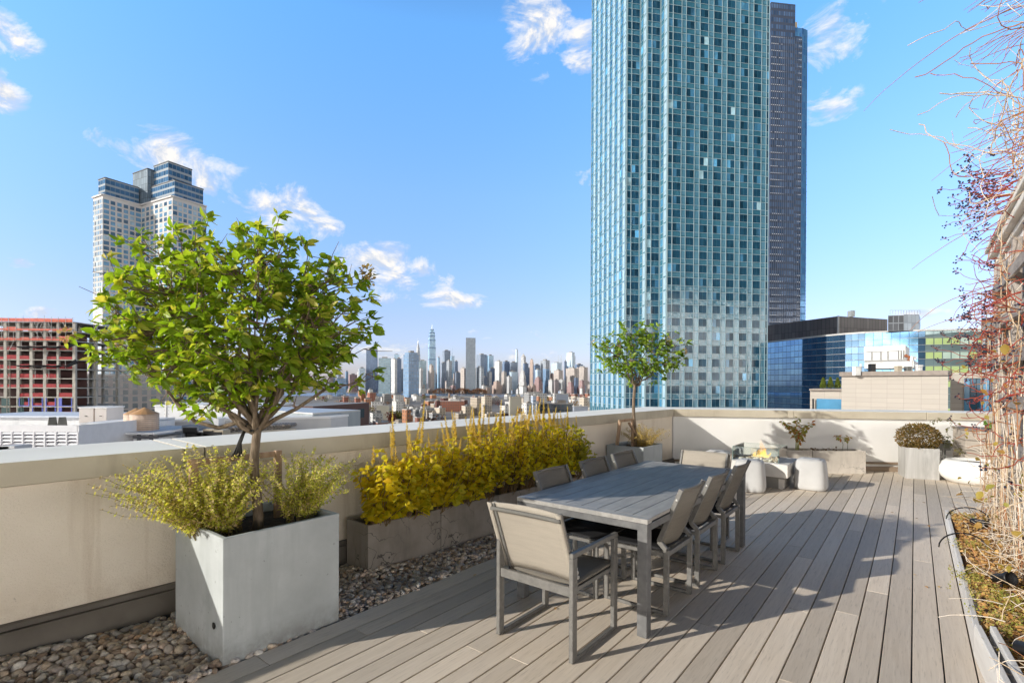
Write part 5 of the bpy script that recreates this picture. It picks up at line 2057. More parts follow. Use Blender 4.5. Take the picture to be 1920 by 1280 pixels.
mb.build('side_wall', M_WROOF, r)
MB().bb(x0 - .04, x1 + .03, 25.45, 30, zt + .002, zt + .06).build('capping', M_WROOF, r)
# water tanks
M_TANKW = NT('tank_staves')
M_TANKW.base(M_TANKW.mix(M_TANKW.maprange(M_TANKW.noise(M_TANKW.obj((9, 9, .6)), 1.2, 5), .35, .65), (.60, .44, .34), (.70, .56, .46)), .8)
M_TANKW = M_TANKW.m
M_TROOF = mat('copper_tan_roof', (.46, .25, .10), (.54, .32, .15), .6, 2)


def tank(label, px0, px1, top, eave, bot, Y):
    x0, zb_ = far(px0, bot, Y)
    x1, ze = far(px1, eave, Y)
    _, zt = far((px0 + px1) / 2, top, Y)
    rad = (x1 - x0) / 2
    r = root('water_tank', label, 'water tank', ((x0 + x1) / 2, Y, zb_), 0, None)
    mb = MB()
    mb.lathe([(rad * .98, 0), (rad, ze - zb_)], 36)
    mb.build('barrel', M_TANKW, r, True)
    mb = MB()
    n = 16
    vs = [(rad * 1.05 * math.cos(2 * PI * k / n), rad * 1.05 * math.sin(2 * PI * k / n), ze - zb_) for k in range(n)] + [(0, 0, zt - zb_)]
    mb.add(vs, [(k, (k + 1) % n, n) for k in range(n)] + [tuple(range(n - 1, -1, -1))])
    mb.build('conical_roof', M_TROOF, r)
    mb = MB()
    for k in range(9):
        z = (ze - zb_) * (k + .5) / 9
        mb.tube([(rad * 1.008 * math.cos(t), rad * 1.008 * math.sin(t), z) for t in np.linspace(0, 2 * PI, 33)], .012, 4, cap=False)
    mb.build('hoop', mat('tank_hoop', (.36, .28, .22)), r)


tank('front wooden water tank with tan conical roof on the white platform', 248, 294, 763, 775.5, 808, 26)
tank('rear wooden water tank, half hidden behind the front one', 236, 276, 764.5, 775.5, 808, 27.2)
r = root('tank_platform', 'white steel platform carrying the two water tanks', 'platform')
x0, zt = far(230, 808.5, 25)
x1, zb_ = far(299, 813, 25)
MB().bb(x0, x1, 24.6, 28.5, zb_, zt - .01).build('deck_plate', M_WROOF, r)
mb = MB()
for x in (x0 + .3, x0 + .9, x1 - .3):
    mb.bb(x - .06, x + .06, 24.8, 24.92, -4.5, zb_)
mb.bb(x0 + .7, x1 + .1, 24.7, 24.8, zb_ - .2, zb_ - .08)
mb.build('steel_leg', mat('dark_steel', (.12, .12, .13)), r)
x2, _ = far(240, 815, 24.6)
MB().bb(x2, x1 - .4, 24.95, 28, -4.5, zb_ - .25).build('plinth', M_WROOF, r)
# grey wall with white coping and roof clutter right of the tanks
x0, zt = far(313, 791.5, 30)
x1, zb_ = far(620, 787, 34)
r = root('roof_division_wall', 'grey roof wall with white capping behind the big tree trunk', 'wall')
MB().prism([(x0, 30), (x1, 34), (x1 + .5, 36), (x0, 32)], -4.5, zt).build('wall', M_GREYW, r)
MB().prism([(x0 - .05, 29.9), (x1, 33.9), (x1 + .5, 36.2), (x0, 32.2)], zt + .003, zt + .14).build('capping', M_WROOF, r)
x2, _ = far(412, 800, 31)
MB().bb(x2 - .15, x2 + .15, 30.6, 31.4, -4.5, zt + .2).build('pier', M_WROOF, r)
x0, zt = far(196, 763, 48)
x1, _ = far(330, 763, 48)
r = root('white_penthouse', 'white roof penthouse seen under the tree leaves, behind the tanks', 'roof bulkhead')
_, zt = far(330, 762, 48)
xe, _ = far(480, 762, 48)
MB().bb(x1 - 2., xe, 48, 56, -4.5, zt).build('wall', M_WROOF, r)
MB().bb(x1 - 2.1, xe + .1, 47.9, 56, zt + .003, zt + .15).build('capping', M_WROOF, r)
x, zb_ = far(312, 790, 33)
_, zt = far(312, 752, 33)
r = root('roof_mast', 'thin grey mast on the roof right of the water tanks', 'mast', (x, 33, zb_ - 2))
MB().tube([(0, 0, 0), (0, 0, zt - zb_ + 2)], .07, 8).build('pole', M_PIPE, r)
mb = MB()
for k in range(5):
    mb.bb(-.12, .12, -.05, .05, 2.2 + k * .25, 2.24 + k * .25)
mb.build('rung', M_PIPE, r)
for i, (px, top, bot, w, lb, mm) in enumerate(((363, 797, 806, .45, 'blue-grey condenser box against the grey roof wall', mat('blue_grey_box', (.22, .25, .30))), (370, 806, 812, .5, 'low pale box on the roof before the condenser', M_WROOF),
                                               (386, 808, 813, .35, 'small pale box right of the low one', M_WROOF), (397, 803, 814, .3, 'tan end box of the pipe rack', mat('tan_box', (.42, .36, .27))), (414, 805, 815, .3, 'second tan box at the pipe rack', mat('tan_box', (.42, .36, .27))),
                                               (16, 834, 842, .32, 'small rust-sided roof unit before the louvred screen', mat('rust_box', (.36, .25, .19))), (27, 834, 842, .3, 'small louvred roof unit beside the rust-sided one', M_GREYW))):
    Y = 27. if px > 100 else 19.
    x, zt = far(px, top, Y)
    _, zb_ = far(px, bot, Y)
    r = root('roof_box', lb, 'roof unit', (x, Y, 0))
    MB().bb(-w, w, -.3, .4, -4.5, zt).build('housing', mm, r, bevel=.02)
    MB().bb(-w * .8, w * .8, -.33, -.305, zt - .4, zt - .1).build('grille', M_BLACK, r)
x0, zt = far(398, 803, 28)
x1, _ = far(545, 803, 31)
r = root('pipe_rack', 'row of dark stubby pipes on a rack behind the tree trunk', 'pipe rack')
mb = MB()
for k in range(26):
    t = k / 25
    x, y = x0 + (x1 - x0) * t, 28 + 3 * t
    mb.tube([(x, y - .3, zt - .1 + .02 * (k % 2)), (x, y + .6, zt - .04)], .13, 7)
mb.build('pipe', mat('dark_pipe', (.10, .09, .085), (.3, .26, .22), .6, 3), r)
MB().bar((x0, 28.4, zt - .4), (x1, 31.4, zt - .4), .9, .3).build('rail', mat('rack_rail', (.5, .46, .4)), r)
x0, zt = far(486, 779, 38)
x1, zt2 = far(586, 776.5, 34)
r = root('patinated_metal_wall', 'streaked blue-grey sheet metal roof wall right of the trunk', 'wall')
MB().prism([(x0, 38), (x1, 34), (x1 + 2, 38), (x0, 42)], -5, zt2).build('sheet_cladding', mat('patinated_sheet', (.26, .30, .33), (.38, .42, .45), .5, .7, 6, (1, 1, .2), metal=.2, stain=((.15, .18, .2), .9, .56)), r)
MB().prism([(x0 - .1, 37.9), (x1 + .05, 33.9), (x1 + 2, 38), (x0, 42)], zt2 + .003, zt2 + .1).build('capping', M_PIPE, r)
x0, zt = far(540, 760, 60)
x1, _ = far(587, 760, 58)
r = root('dark_brick_house', 'dark brown brick building behind the sheet metal wall', 'building')
MB().prism([(x0, 60), (x1, 58), (x1 + 3, 70), (x0, 72)], GZ, zt, 0, 1, [5, 3, 5, 3], 14).build('brick_wall', [facade('dark_brick_facade', (.12, .065, .055), (.03, .035, .04), .4, .45, .5), M_ROOFG], r)
x0, zt = far(588, 762, 62)
x1, _ = far(602, 762, 62)
r = root('pale_chimney_block', 'pale narrow masonry stack right of the dark brick building', 'chimney')
MB().bb(x0, x1, 62, 65, GZ, zt).build('masonry', mat('pale_masonry', (.52, .48, .45), (.45, .42, .4), .85, 1), r)

# ---------------------------------------------------------------- building under construction
Yc = 170.
k_ = Yc / FPX
r = root('building_under_construction', 'concrete frame under construction with red netting and orange edge barriers', 'building')
M_RC = mat('raw_concrete', (.36, .34, .31), (.44, .42, .38), .85, .6, 5)
zt = far(70, 603, Yc)[1]
xr = far(139, 650, Yc)[0]
xl = far(-60, 650, Yc)[0]
FH = 3.12
for f in range(13):
    z = zt - f * FH
    MB().bb(xl, xr + .4, Yc, Yc + 22, z - .32, z).build('floor_slab', M_RC, r)
cols = [far(px, 650, Yc)[0] for px in (-40, -10, 9, 33, 57.5, 83, 107.5, 138)]
for i, x in enumerate(cols):
    for y in (Yc + .45, Yc + 9, Yc + 19):
        w = .5 if i != 6 else .35
        MB().bb(x - w, x + w, y - .35, y + .35, GZ + 3, zt - .33).build('column', M_RC, r)
MB().bb(xl, xr - 9, Yc + 12, Yc + 12.2, GZ, zt - 2 * FH).build('core_wall', mat('dark_interior', (.035, .03, .03)), r)
mb = MB()
for f in range(2, 13):
    z = zt - f * FH
    mb.bb(xl, xr - 2, Yc + 7.5, Yc + 7.6, z, z + FH - .4)
mb.build('interior_screen', mat('maroon_interior', (.06, .025, .025)), r)
M_RED = mat('red_safety_net', (.36, .04, .045), (.24, .03, .035), .8, .7, 4)
M_ORA = mat('orange_barrier', (.62, .09, .05), (.70, .16, .10), .7, .8, 4)
for f in range(1, 12):
    z = zt - f * FH
    for i in range(len(cols) - 1):
        if i == 0 or (f < 2 and random.random() < .2):
            continue
        if f >= 8 and i < 3:
            continue
        if random.random() < .9:
            h = random.uniform(.9, 1.5)
            y = Yc + (.12 if f > 2 else -.1)
            MB().bb(cols[i] + .55, cols[i + 1] - .55, y, y + .05, z + .02, z + h).build('safety_net', M_RED if f > 2 or random.random() < .4 else M_ORA, r)
for f, h in ((0, 1.15), (1, 1.1), (2, .8)):
    z = zt - f * FH
    for k in range(5):
        a = xl + (xr - xl) * k / 5
        MB().bar((a, Yc - .5 - .1 * (k % 2), z + h / 2 + .1 - .05 * k), (a + (xr - xl) / 5 - .2, Yc - .5, z + h / 2 + .05 - .05 * k), .06, h * (.9 if f == 0 else .55)).build('edge_barrier', M_ORA, r)
mb = MB()
for i in range(46):
    x = xl + (xr - xl) * random.random()
    f = random.choice((0, 1, 1, 2, 2, 3, 4, 5))
    z = zt - f * FH
    mb.bar((x, Yc - .3, z - FH), (x + random.choice((0, 0, 0, 1.6, -1.6)), Yc - .3, z), .09, .09)
for i in range(16):
    x = xl + (xr - xl) * i / 15
    mb.bar((x, Yc - .55, zt - 2 * FH), (x, Yc - .55, zt + random.uniform(1.0, 2.4)), .08, .08)
for f in (0, 1, 2, 3):
    for h in (.6, 1.2):
        mb.bar((xl, Yc - .62, zt - f * FH + h), (xr + .6, Yc - .62, zt - f * FH + h), .06, .06)
mb.build('scaffold_pole', mat('scaffold_grey', (.42, .42, .42)), r)['kind'] = 'stuff'
M_NETB = mat('black_debris_net', (.02, .022, .028), (.05, .055, .065), .9, 2, 3)
for f in (3, 5):
    z = zt - f * FH + 1.0
    mb = MB()
    n = 40
    vs = []
    xa = far(40, 650, Yc)[0]
    for i in range(n + 1):
        t = i / n
        x = xa + (xr + 2.4 - xa) * t
        sg = .55 * abs(math.sin(t * PI * 4)) + .5
        up = 1.7 * max(0, (t - .85) / .15)
        vs += [(x, Yc - .4, z + .1 + up * .5), (x, Yc - 1.4, z - sg * .55 + up * .8), (x, Yc - 2.4, z + .35 - .35 * sg + up * 1.2)]
    fs = []
    for i in range(n):
        a = i * 3
        fs += [(a, a + 3, a + 4, a + 1), (a + 1, a + 4, a + 5, a + 2)]
    mb.add(vs, fs).build('debris_net', M_NETB, r)
M_BLUE = mat('blue_window_frame', (.10, .13, .52), (.13, .17, .60), .5)
for f in range(9, 13):
    z = zt - f * FH
    for i in (3, 4, 5, 6):
        a, b = cols[i] + .52, cols[i + 1] - .52
        if i == 3 and f > 9:
            continue
        mb = MB()
        mb.bb(a, a + .22, Yc - .1, Yc + .1, z, z + FH - .33)
        mb.bb(b - .22, b, Yc - .1, Yc + .1, z, z + FH - .33)
        mb.bb(a + .23, b - .23, Yc - .1, Yc + .1, z, z + .25)
        if i == 6:
            mb.bb(a + .225, a + 1.0, Yc - .08, Yc + .08, z + .26, z + FH - .33)
        mb.build('window_frame', M_BLUE, r)
    if f > 9 or True:
        MB().bb(cols[2] - 1.0, cols[2] + 1.9, Yc - .15, Yc - .05, z + .1, z + FH - .5).build('green_panel', mat('dark_green_sheathing', (.025, .07, .075)), r)
        MB().bb(cols[3] - .1, cols[3] + 2.0, Yc + .05, Yc + .1, z + .1, z + FH - .5).build('green_panel', mat('dark_green_sheathing', (.025, .07, .075)), r)
x = far(22.5, 700, Yc)[0]
mb = MB()
for dx in (-.5, .5):
    mb.bar((x + dx, Yc - 1.2, GZ), (x + dx, Yc - 1.2, zt - 4 * FH), .14, .14)
for k in range(40):
    z = zt - 4 * FH - k * .8
    mb.bar((x - .5, Yc - 1.2, z), (x + .5, Yc - 1.2, z - .4), .08, .08)
mb.build('hoist_mast', mat('hoist_steel', (.20, .19, .16)), r)

# ---------------------------------------------------------------- residential tower on the left
r = root('residential_tower', 'tall L-shaped limestone and glass apartment tower behind the big tree', 'skyscraper')
fd, sd = (.47, .883), (.883, -.47)
A0 = (-240.3, 300.)


def ad(p, d, s):
    return (p[0] + d[0] * s, p[1] + d[1] * s)


A1 = ad(A0, fd, 20.3)
B1 = ad(A1, sd, 34)
B2 = ad(B1, fd, 20.)
AL = ad(A0, sd, -11.5)
zt = far(184, 366, 300)[1]
plan = [AL, A0, A1, B1, B2, ad(B2, sd, -40), ad(AL, fd, 28)]
M_LIME = mat('limestone', (.62, .60, .59), (.555, .54, .535), .85, .15, 4)
mb = MB()
mb.prism(plan, GZ, zt)
mb.build('limestone_wall', M_LIME, r)
NF = 44
fh = 3.05
panes = []
mbs = MB()
for (p, q, n, fx, wt) in ((AL, A0, 6, .58, 2.2), (A0, A1, 6, .70, 3.), (A1, B1, 7, .64, 2.5), (B1, B2, 7, .70, 3.)):
    for f in range(NF):
        z1_ = zt - 2.0 - f * fh
        if z1_ < -12:
            break
        for i in range(n):
            wide = .5 if (i in (0, n - 1) and p in (A0, B1)) else fx / 2
            a, b = seg(p, q, (i + .5 - wide + (.08 if wide == .5 else 0)) / n, (i + .5 + wide - (.08 if wide == .5 else 0)) / n)
            rr_ = random.random()
            mi = 0 if rr_ < .45 else (1 if rr_ < .75 else 2)
            panes.append((wt - f * .04, quads(None, a, b, z1_ - 2.15, z1_, .08), mi))
        mbs.add(quads(None, p, q, z1_ - 2.5, z1_ - 2.2, .12), [(0, 1, 2, 3)])
mbs.build('floor_band', mat('pale_band', (.56, .52, .47)), r)['kind'] = 'stuff'
MW2 = [glasspane('apartment_glass', (.13, .27, .43), .1, .5), glasspane('apartment_glass_dark', (.06, .12, .20), .1, .5), glasspane('apartment_glass_pale', (.30, .42, .52), .2, .5)]
mb = MB()
for i in range(len(plan) - 1):
    if i < 4:
        mb.bar((*plan[i], zt + .3), (*plan[i + 1], zt + .3), 1.6, .9)
mb.build('cornice', M_LIME, r)
set_windows(r, panes, MW2)
M_PH = facade('penthouse_glass', (.30, .34, .38), (.035, .11, .22), .94, .66, .5, .06, .3, None, .5)
M_PHC = mat('dark_metal_cap', (.06, .065, .075), None, .4)


def box_on(p, df, ds, z0, z1, nm, mm, cap=.5):
    """penthouse block: p near corner, df along the front, ds toward the viewer's left rear"""
    c = [ad(ad(p, sd, -ds), fd, 0), p, ad(p, fd, df), ad(ad(p, fd, df), sd, -ds)]
    mb = MB()
    mb.prism(c, z0, z1, 0, 1, [max(2, round(ds / 2.5)), max(2, round(df / 2.5))] * 2, max(1, round((z1 - z0) / 4)))
    mb.build(nm, [mm, M_PHC], r)
    mb = MB()
    for i in range(4):
        mb.bar((*c[i], z1 + cap / 2), (*c[(i + 1) % 4], z1 + cap / 2), .6, cap)
    mb.build('roof_cap', M_PHC, r)


zp1 = far(199, 334, 303)[1]
box_on(ad(ad(A0, fd, 2.0), sd, -2.), 18, 8, zt + .1, zp1, 'penthouse', M_PH)
zp2 = far(305, 335, 303)[1]
box_on(ad(ad(B1, fd, 2.5), sd, -2.5), 17, 26, zt + .1, zp2, 'penthouse', M_PH)
zp3 = far(249, 312, 312)[1]
box_on(ad(ad(A1, fd, .5), sd, 6.), 9, 17, zt + .05, zp3, 'plant_house', facade('plant_cladding', (.07, .09, .11), (.10, .14, .18), .9, .95, .4, .3))
zp4 = far(285, 312, 318)[1]
box_on(ad(ad(A1, fd, 4.), sd, 22), 14, 16, zt + .05, zp4, 'plant_house', M_PH)
# lower neighbour in front of it
r = root('apartment_block', 'lower grey apartment block with tall window bays at the foot of the residential tower', 'building')
x0, zt = far(138, 703, 240)
x1, _ = far(149, 703, 240)
x2, zt2 = far(330, 716, 268)
mb = MB()
mb.prism([(x0 - 1, 246), (x1, 240), (x2, 268), (x2 - 12, 290)], GZ, zt, 0, 1, [3, 10, 6, 6], 13)
mb.build('facade', [facade('grey_apartment_facade', (.46, .42, .40), (.05, .075, .095), .55, .72, .5, .15, 0, (.40, .37, .36)), M_ROOFG], r)
MB().bar((x1, 239.8, zt + .3), (x2, 267.8, zt + .3), .6, .8).build('parapet', M_LIME, r)
# ---------------------------------------------------------------- ground, river, skyline
gm = NT('city_ground')
gm.base(gm.mix(gm.maprange(gm.noise(gm.obj(), .006, 6), .35, .65), (.16, .145, .13), (.27, .24, .21)), .95)
o = MB().add([(-30000, -3000, GZ), (30000, -3000, GZ), (30000, 40000, GZ), (-30000, 40000, GZ)], [(0, 1, 2, 3)]).build('ground', gm.m)
tag(o, kind='structure')
wm = NT('river_water')
wm.base((.06, .09, .12), .25)
wm.bump(wm.noise(wm.obj(), .08, 4), .3, 1.)
o = MB().add([(-6000, 1560, GZ + .3), (6000, 1480, GZ + .3), (6000, 1960, GZ + .3), (-6000, 2000, GZ + .3)], [(0, 1, 2, 3)]).build('river', wm.m)
tag(o, kind='structure')

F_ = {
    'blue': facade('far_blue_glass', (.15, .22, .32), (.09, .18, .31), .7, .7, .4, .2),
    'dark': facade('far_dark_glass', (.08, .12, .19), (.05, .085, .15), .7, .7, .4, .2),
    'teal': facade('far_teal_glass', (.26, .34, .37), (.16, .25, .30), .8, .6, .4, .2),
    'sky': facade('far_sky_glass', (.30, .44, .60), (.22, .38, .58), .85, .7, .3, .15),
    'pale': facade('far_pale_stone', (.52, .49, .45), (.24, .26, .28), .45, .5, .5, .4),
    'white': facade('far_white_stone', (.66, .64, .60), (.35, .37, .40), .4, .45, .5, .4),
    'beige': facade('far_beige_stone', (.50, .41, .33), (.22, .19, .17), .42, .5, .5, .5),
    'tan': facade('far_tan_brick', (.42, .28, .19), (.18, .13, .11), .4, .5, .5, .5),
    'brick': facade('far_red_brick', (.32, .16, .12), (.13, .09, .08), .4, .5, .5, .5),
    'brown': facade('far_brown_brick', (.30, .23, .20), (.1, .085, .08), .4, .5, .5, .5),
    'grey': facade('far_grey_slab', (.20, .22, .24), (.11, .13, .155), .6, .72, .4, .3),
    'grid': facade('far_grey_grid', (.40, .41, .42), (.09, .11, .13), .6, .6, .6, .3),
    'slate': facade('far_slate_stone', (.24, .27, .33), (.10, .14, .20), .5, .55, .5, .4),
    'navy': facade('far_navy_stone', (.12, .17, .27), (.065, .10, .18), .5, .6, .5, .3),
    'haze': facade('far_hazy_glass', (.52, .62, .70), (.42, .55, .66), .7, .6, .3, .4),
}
M_FROOF = mat('far_roof', (.32, .31, .30), (.25, .245, .24), .9, .02)


def rect_plan(x0, x1, Y, yaw, fl):
    """plan of a turned block whose silhouette spans x0..x1; fl = share of the width shown by its left side"""
    W = x1 - x0
    c, s = math.cos(yaw), math.sin(yaw)
    lf = (1 - fl) * W / c
    ls = max(.5, fl * W / s) if s > .02 else W * .6
    p1 = (x0 + fl * W, Y)                  # near corner
    p0 = (p1[0] - s * ls, p1[1] + c * ls)
    p2 = (p1[0] + c * lf, p1[1] + s * lf)
    p3 = (p2[0] - s * ls, p2[1] + c * ls)
    return [p0, p1, p2, p3]


def shrink(pl, k):
    cx = sum(p[0] for p in pl) / len(pl)
    cy = sum(p[1] for p in pl) / len(pl)
    return [(cx + (p[0] - cx) * k, cy + (p[1] - cy) * k) for p in pl]


def sky_tower(label, a, b, top, style, Y, fl=.35, yaw=28, steps=(), spire=None, group=None, name='skyscraper', cell=9., slant=0.):
    x0, _ = far(a, top, Y)
    x1, _ = far(b, top, Y)
    zt = far((a + b) / 2, top, Y)[1]
    pl = rect_plan(x0, x1, Y, R(yaw), fl)
    mb = MB()
    z0 = GZ
    lev = [(s[0], s[1]) for s in steps]    # (pixel height of a setback, scale above it)
    k = 1.
    for (py, kk) in lev:
        z = far((a + b) / 2, py, Y)[1]
        mb.prism(shrink(pl, k), z0, z, 0, 1, bay=cell, storey=cell)
        z0, k = z, kk
    mb.prism(shrink(pl, k), z0, zt, 0, 1, bay=cell, storey=cell)
    if spire:
        cx = sum(p[0] for p in pl) / 4
        cy = sum(p[1] for p in pl) / 4
        zs = far((a + b) / 2, spire[0], Y)[1]
        w = spire[1] / FPX * Y
        n = 4 if len(spire) < 3 else 8
        vs = [(cx + w * math.cos(2 * PI * i / n + .7), cy + w * math.sin(2 * PI * i / n + .7), zt - .5) for i in range(n)] + [(cx, cy, zs)]
        mb.add(vs, [(i, (i + 1) % n, n) for i in range(n)], 2)
    elif slant == 0:
        w = shrink(pl, k * .45)
        mb.prism(w, zt, zt + 5, 2, 2)
    if slant:
        q = shrink(pl, k)
        mb.add([(*q[0], zt), (*q[1], zt), (*q[2], zt), (*q[3], zt), (*q[2], zt + slant), (*q[3], zt + slant)], [(1, 2, 4), (3, 0, 5), (0, 1, 4, 5), (2, 3, 5, 4)], 2)
    o = mb.build(name, [F_[style], M_FROOF, M_FROOF if not spire and not slant else F_[style]])
    tag(o, label, 'skyscraper' if name == 'skyscraper' else 'building', group)
    return o


SK = [
    ('dark blue glass tower half covered by the right leaves of the big tree', 684, 706, 655, 'navy', 2150, .12, 10),
    ('pale blue-grey slab at the right edge of the big tree', 667, 684, 690, 'haze', 2100, .4, 20),
    ('blue and white banded block under the right leaves of the big tree', 626, 647, 709, 'blue', 1700, .3, 20),
    ('pinkish brick tower seen under the tree leaves', 649, 668, 702, 'brick', 2200, .35, 25),
    ('pale greenish glass slab right of the big tree', 707, 731, 671, 'teal', 1900, .12, 10),
    ('white-faced tower with dark right side next to the greenish slab', 731, 744, 673, 'white', 2050, .7, 40),
    ('dark blue tower wedged left of the big rounded blue tower', 742, 752, 672, 'navy', 2100, .15, 20),
    ('bright blue tower with slanted top far behind', 737, 748, 664, 'sky', 4200, .2, 15),
    ('big rounded blue-grey residential tower left of the needle spire', 753, 783, 660, 'blue', 1420, .45, 42, ((664, .82),)),
    ('greenish glass block right of the needle-spired tower', 783, 799, 676, 'teal', 2300, .2, 15),
    ('plain pale beige slab in front of the greenish glass block', 785, 793, 691, 'pale', 2120, .6, 35),
    ('low white block at the foot of the pale beige slab', 783, 798, 728, 'white', 2020, .4, 25),
    ('beige tower with crown below the tall blue stepped skyscraper', 801, 814, 684, 'beige', 2120, .6, 35, ((694, .7),)),
    ('slim bright blue glass tower right of the tall stepped skyscraper', 819, 825, 670, 'sky', 2200, .5, 30),
    ('blue-grey flat-topped tower with dark face', 828, 844, 657, 'slate', 2700, .35, 25),
    ('hazy blue tower with antenna behind the flat-topped one', 843, 852, 667, 'sky', 3000, .4, 25, (), (648, .6)),
    ('grey-brown tower before the flat-topped blue-grey one', 825, 837, 680, 'slate', 2300, .3, 25),
    ('grey gridded tower left of the hazy antenna tower', 836, 847, 676, 'grid', 2150, .55, 35),
    ('small dark blue tower left of the wide dark slab', 852, 858.5, 677, 'navy', 2500, .2, 20),
    ('short grey tower before the small dark blue one', 850, 863, 698, 'slate', 2150, .4, 25),
    ('tan tower with sloping roof against the wide dark slab', 862.5, 873, 690, 'beige', 2080, .75, 40),
    ('dark office tower right behind the wide grey slab', 892, 912, 664, 'slate', 2500, .45, 30),
    ('pale gridded tower at the right foot of the wide dark slab', 891, 907, 688, 'grid', 2060, .7, 35),
    ('clear blue glass tower right of the wide dark slab', 912, 925.5, 666, 'sky', 2500, .35, 25),
    ('slim beige tower before the clear blue glass one', 913, 922, 697, 'pale', 2100, .5, 35),
    ('white tower with red-brown head', 927.5, 941.5, 677, 'white', 2300, .6, 35),
    ('wide dark navy tower right of the red-brown headed one', 941, 957, 677, 'navy', 2400, .3, 25, ((681, .8),)),
    ('grey gridded dark tower beside the wide navy one', 956, 970, 679, 'slate', 2350, .15, 15),
    ('pale glass block before the grey gridded dark tower', 954, 971, 697, 'haze', 2150, .3, 20),
    ('very thin pale tower rising highest in the middle of the skyline', 965.5, 972, 655, 'haze', 3400, .5, 30, ((700, .9), (668, .75))),
    ('grey tower with rounded pointed head', 977, 986, 668, 'pale', 2600, .55, 35, (), (662, 4.2, 8)),
    ('dark tower right of the rounded pointed head', 981, 991, 681, 'navy', 2300, .2, 25),
    ('stepped cream art deco tower', 973, 987.5, 694, 'pale', 2060, .65, 40, ((716, .8), (703, .6), (697, .42)), (689, 1.2)),
    ('narrow orange-brown tower in the middle of the skyline', 993.5, 1000.5, 674, 'tan', 2250, .8, 45, ((679, .8),)),
    ('dark navy block right of the narrow orange-brown tower', 1000, 1014, 684, 'navy', 2350, .25, 25),
    ('grey chequered slab tower', 1014, 1031, 675, 'grid', 2250, .55, 30),
    ('pale block left of the chequered slab', 1003, 1015, 693, 'haze', 2150, .4, 25),
    ('broad brown brick tower with stepped top', 1001, 1018, 707, 'brick', 2050, .55, 35, ((718, .8), (711, .55))),
    ('blue tower in front of the chequered slab', 1018.5, 1031, 691, 'blue', 2120, .4, 25),
    ('greenish glass tower with three masts', 1035, 1054, 680, 'haze', 2700, .5, 25),
    ('brown-beige tower with shaded right side', 1039, 1056, 694, 'beige', 2080, .5, 35),
    ('thin dark blue tower edge', 1058, 1063, 677, 'navy', 2200, .2, 25),
    ('tall whitish tower with crown of fins at the right end of the skyline', 1063, 1079.5, 660, 'haze', 2700, .6, 30, ((667, .85),)),
    ('dark blue slab right of the tall whitish tower', 1079, 1094, 683, 'navy', 2350, .2, 25),
    ('beige twin block below the tall whitish tower', 1063, 1084, 690, 'beige', 2120, .65, 35),
    ('wide beige block near the glass tower', 1083, 1103, 688, 'beige', 2200, .6, 35),
    ('whitish apartment slab with dark brown neighbour', 1029, 1039, 712, 'pale', 2040, .6, 35),
    ('dark brown slab right of the whitish apartment slab', 1039, 1048, 712, 'brown', 2030, .2, 25),
    ('red brick tower left of the dark blue wedge', 1064, 1077, 716, 'brick', 2020, .55, 35, ((724, .7),)),
    ('dark blue wedge between two red brick towers', 1077, 1085, 708, 'navy', 2100, .2, 25),
    ('red brick tower nearest the glass tower', 1086, 1097, 713, 'brick', 2020, .55, 35, ((722, .75),)),
    ('brown gabled block at the waterfront', 922, 941, 715, 'tan', 2030, .45, 35, ((722, .7),)),
    ('pale slab between the dark towers left of the cream art deco one', 949, 960, 706, 'pale', 2090, .5, 35),
    ('grey tower behind the pale waterfront slabs', 940, 950, 697, 'beige', 2160, .5, 35),
    ('white cubic block at the foot of the cream art deco tower', 974, 987, 725, 'white', 1990, .5, 30),
    ('dark slab behind the red-brown headed tower', 917, 929, 690, 'navy', 2420, .2, 25),
    ('tan stepped block right of the white cubic block', 993, 1006, 722, 'tan', 2010, .5, 35, ((730, .7),)),
    ('hazy blue tower left of the broad brown brick tower', 989, 995, 690, 'navy', 2500, .3, 30),
    ('pale beige tower left of the dark brown slab', 1047, 1060, 712, 'pale', 2050, .6, 35),
]
for rec in SK:
    lb, a, b, top, style, Y = rec[:6]
    fl, yaw = (rec[6], rec[7]) if len(rec) > 7 else (.35, 28)
    sky_tower(lb, a, b, top, style, Y, fl, yaw, rec[8] if len(rec) > 8 else (), rec[9] if len(rec) > 9 else None)

# landmark towers, each with its own silhouette
r = root('slab_tower', 'tall plain dark grey slab tower standing alone in the skyline', 'skyscraper')
x0, zt = far(873, 633, 2060)
x1, _ = far(891.5, 633, 2060)
MB().prism(rect_plan(x0, x1, 2060, R(8), .04), GZ, zt, 0, 1, [4, 10, 4, 10], 24).build('facade', [F_['grey'], M_FROOF], r)
r = root('needle_spire_tower', 'grey tower with tapering arched crown and needle spire', 'skyscraper')
Y = 2600
x0, zs = far(777.5, 672, Y)
x1, _ = far(788, 672, Y)
pl_ = rect_plan(x0, x1, Y, R(30), .5)
mb = MB()
mb.prism(pl_, GZ, zs, 0, 1, bay=9, storey=9)
k, z = .86, zs
for py, kk in ((664, .74), (657, .62), (651, .46), (647, .30), (643, .17)):
    z1_ = far(783, py, Y)[1]
    mb.prism(shrink(pl_, k), z, z1_, 0, 0, bay=9, storey=9)
    k, z = kk, z1_
mb.build('shaft', F_['pale'], r)
cx = sum(p[0] for p in pl_) / 4
cy = sum(p[1] for p in pl_) / 4
mb = MB()
zsp = far(783, 634, Y)[1]
mb.tube([(cx, cy, z), (cx, cy, (z + zsp) / 2), (cx, cy, zsp)], [2.2, 1.1, .2], 6)
mb.build('spire', mat('steel_spire', (.55, .55, .56), None, .4, metal=.4), r)
r = root('stepped_glass_skyscraper', 'tallest skyline tower of pale blue glass in tapering steps with mast', 'skyscraper')
Y = 2550
x0, _ = far(800, 680, Y)
x1, _ = far(816.5, 680, Y)
pl_ = rect_plan(x0, x1, Y, R(20), .3)
mb = MB()
z, k = GZ, 1.
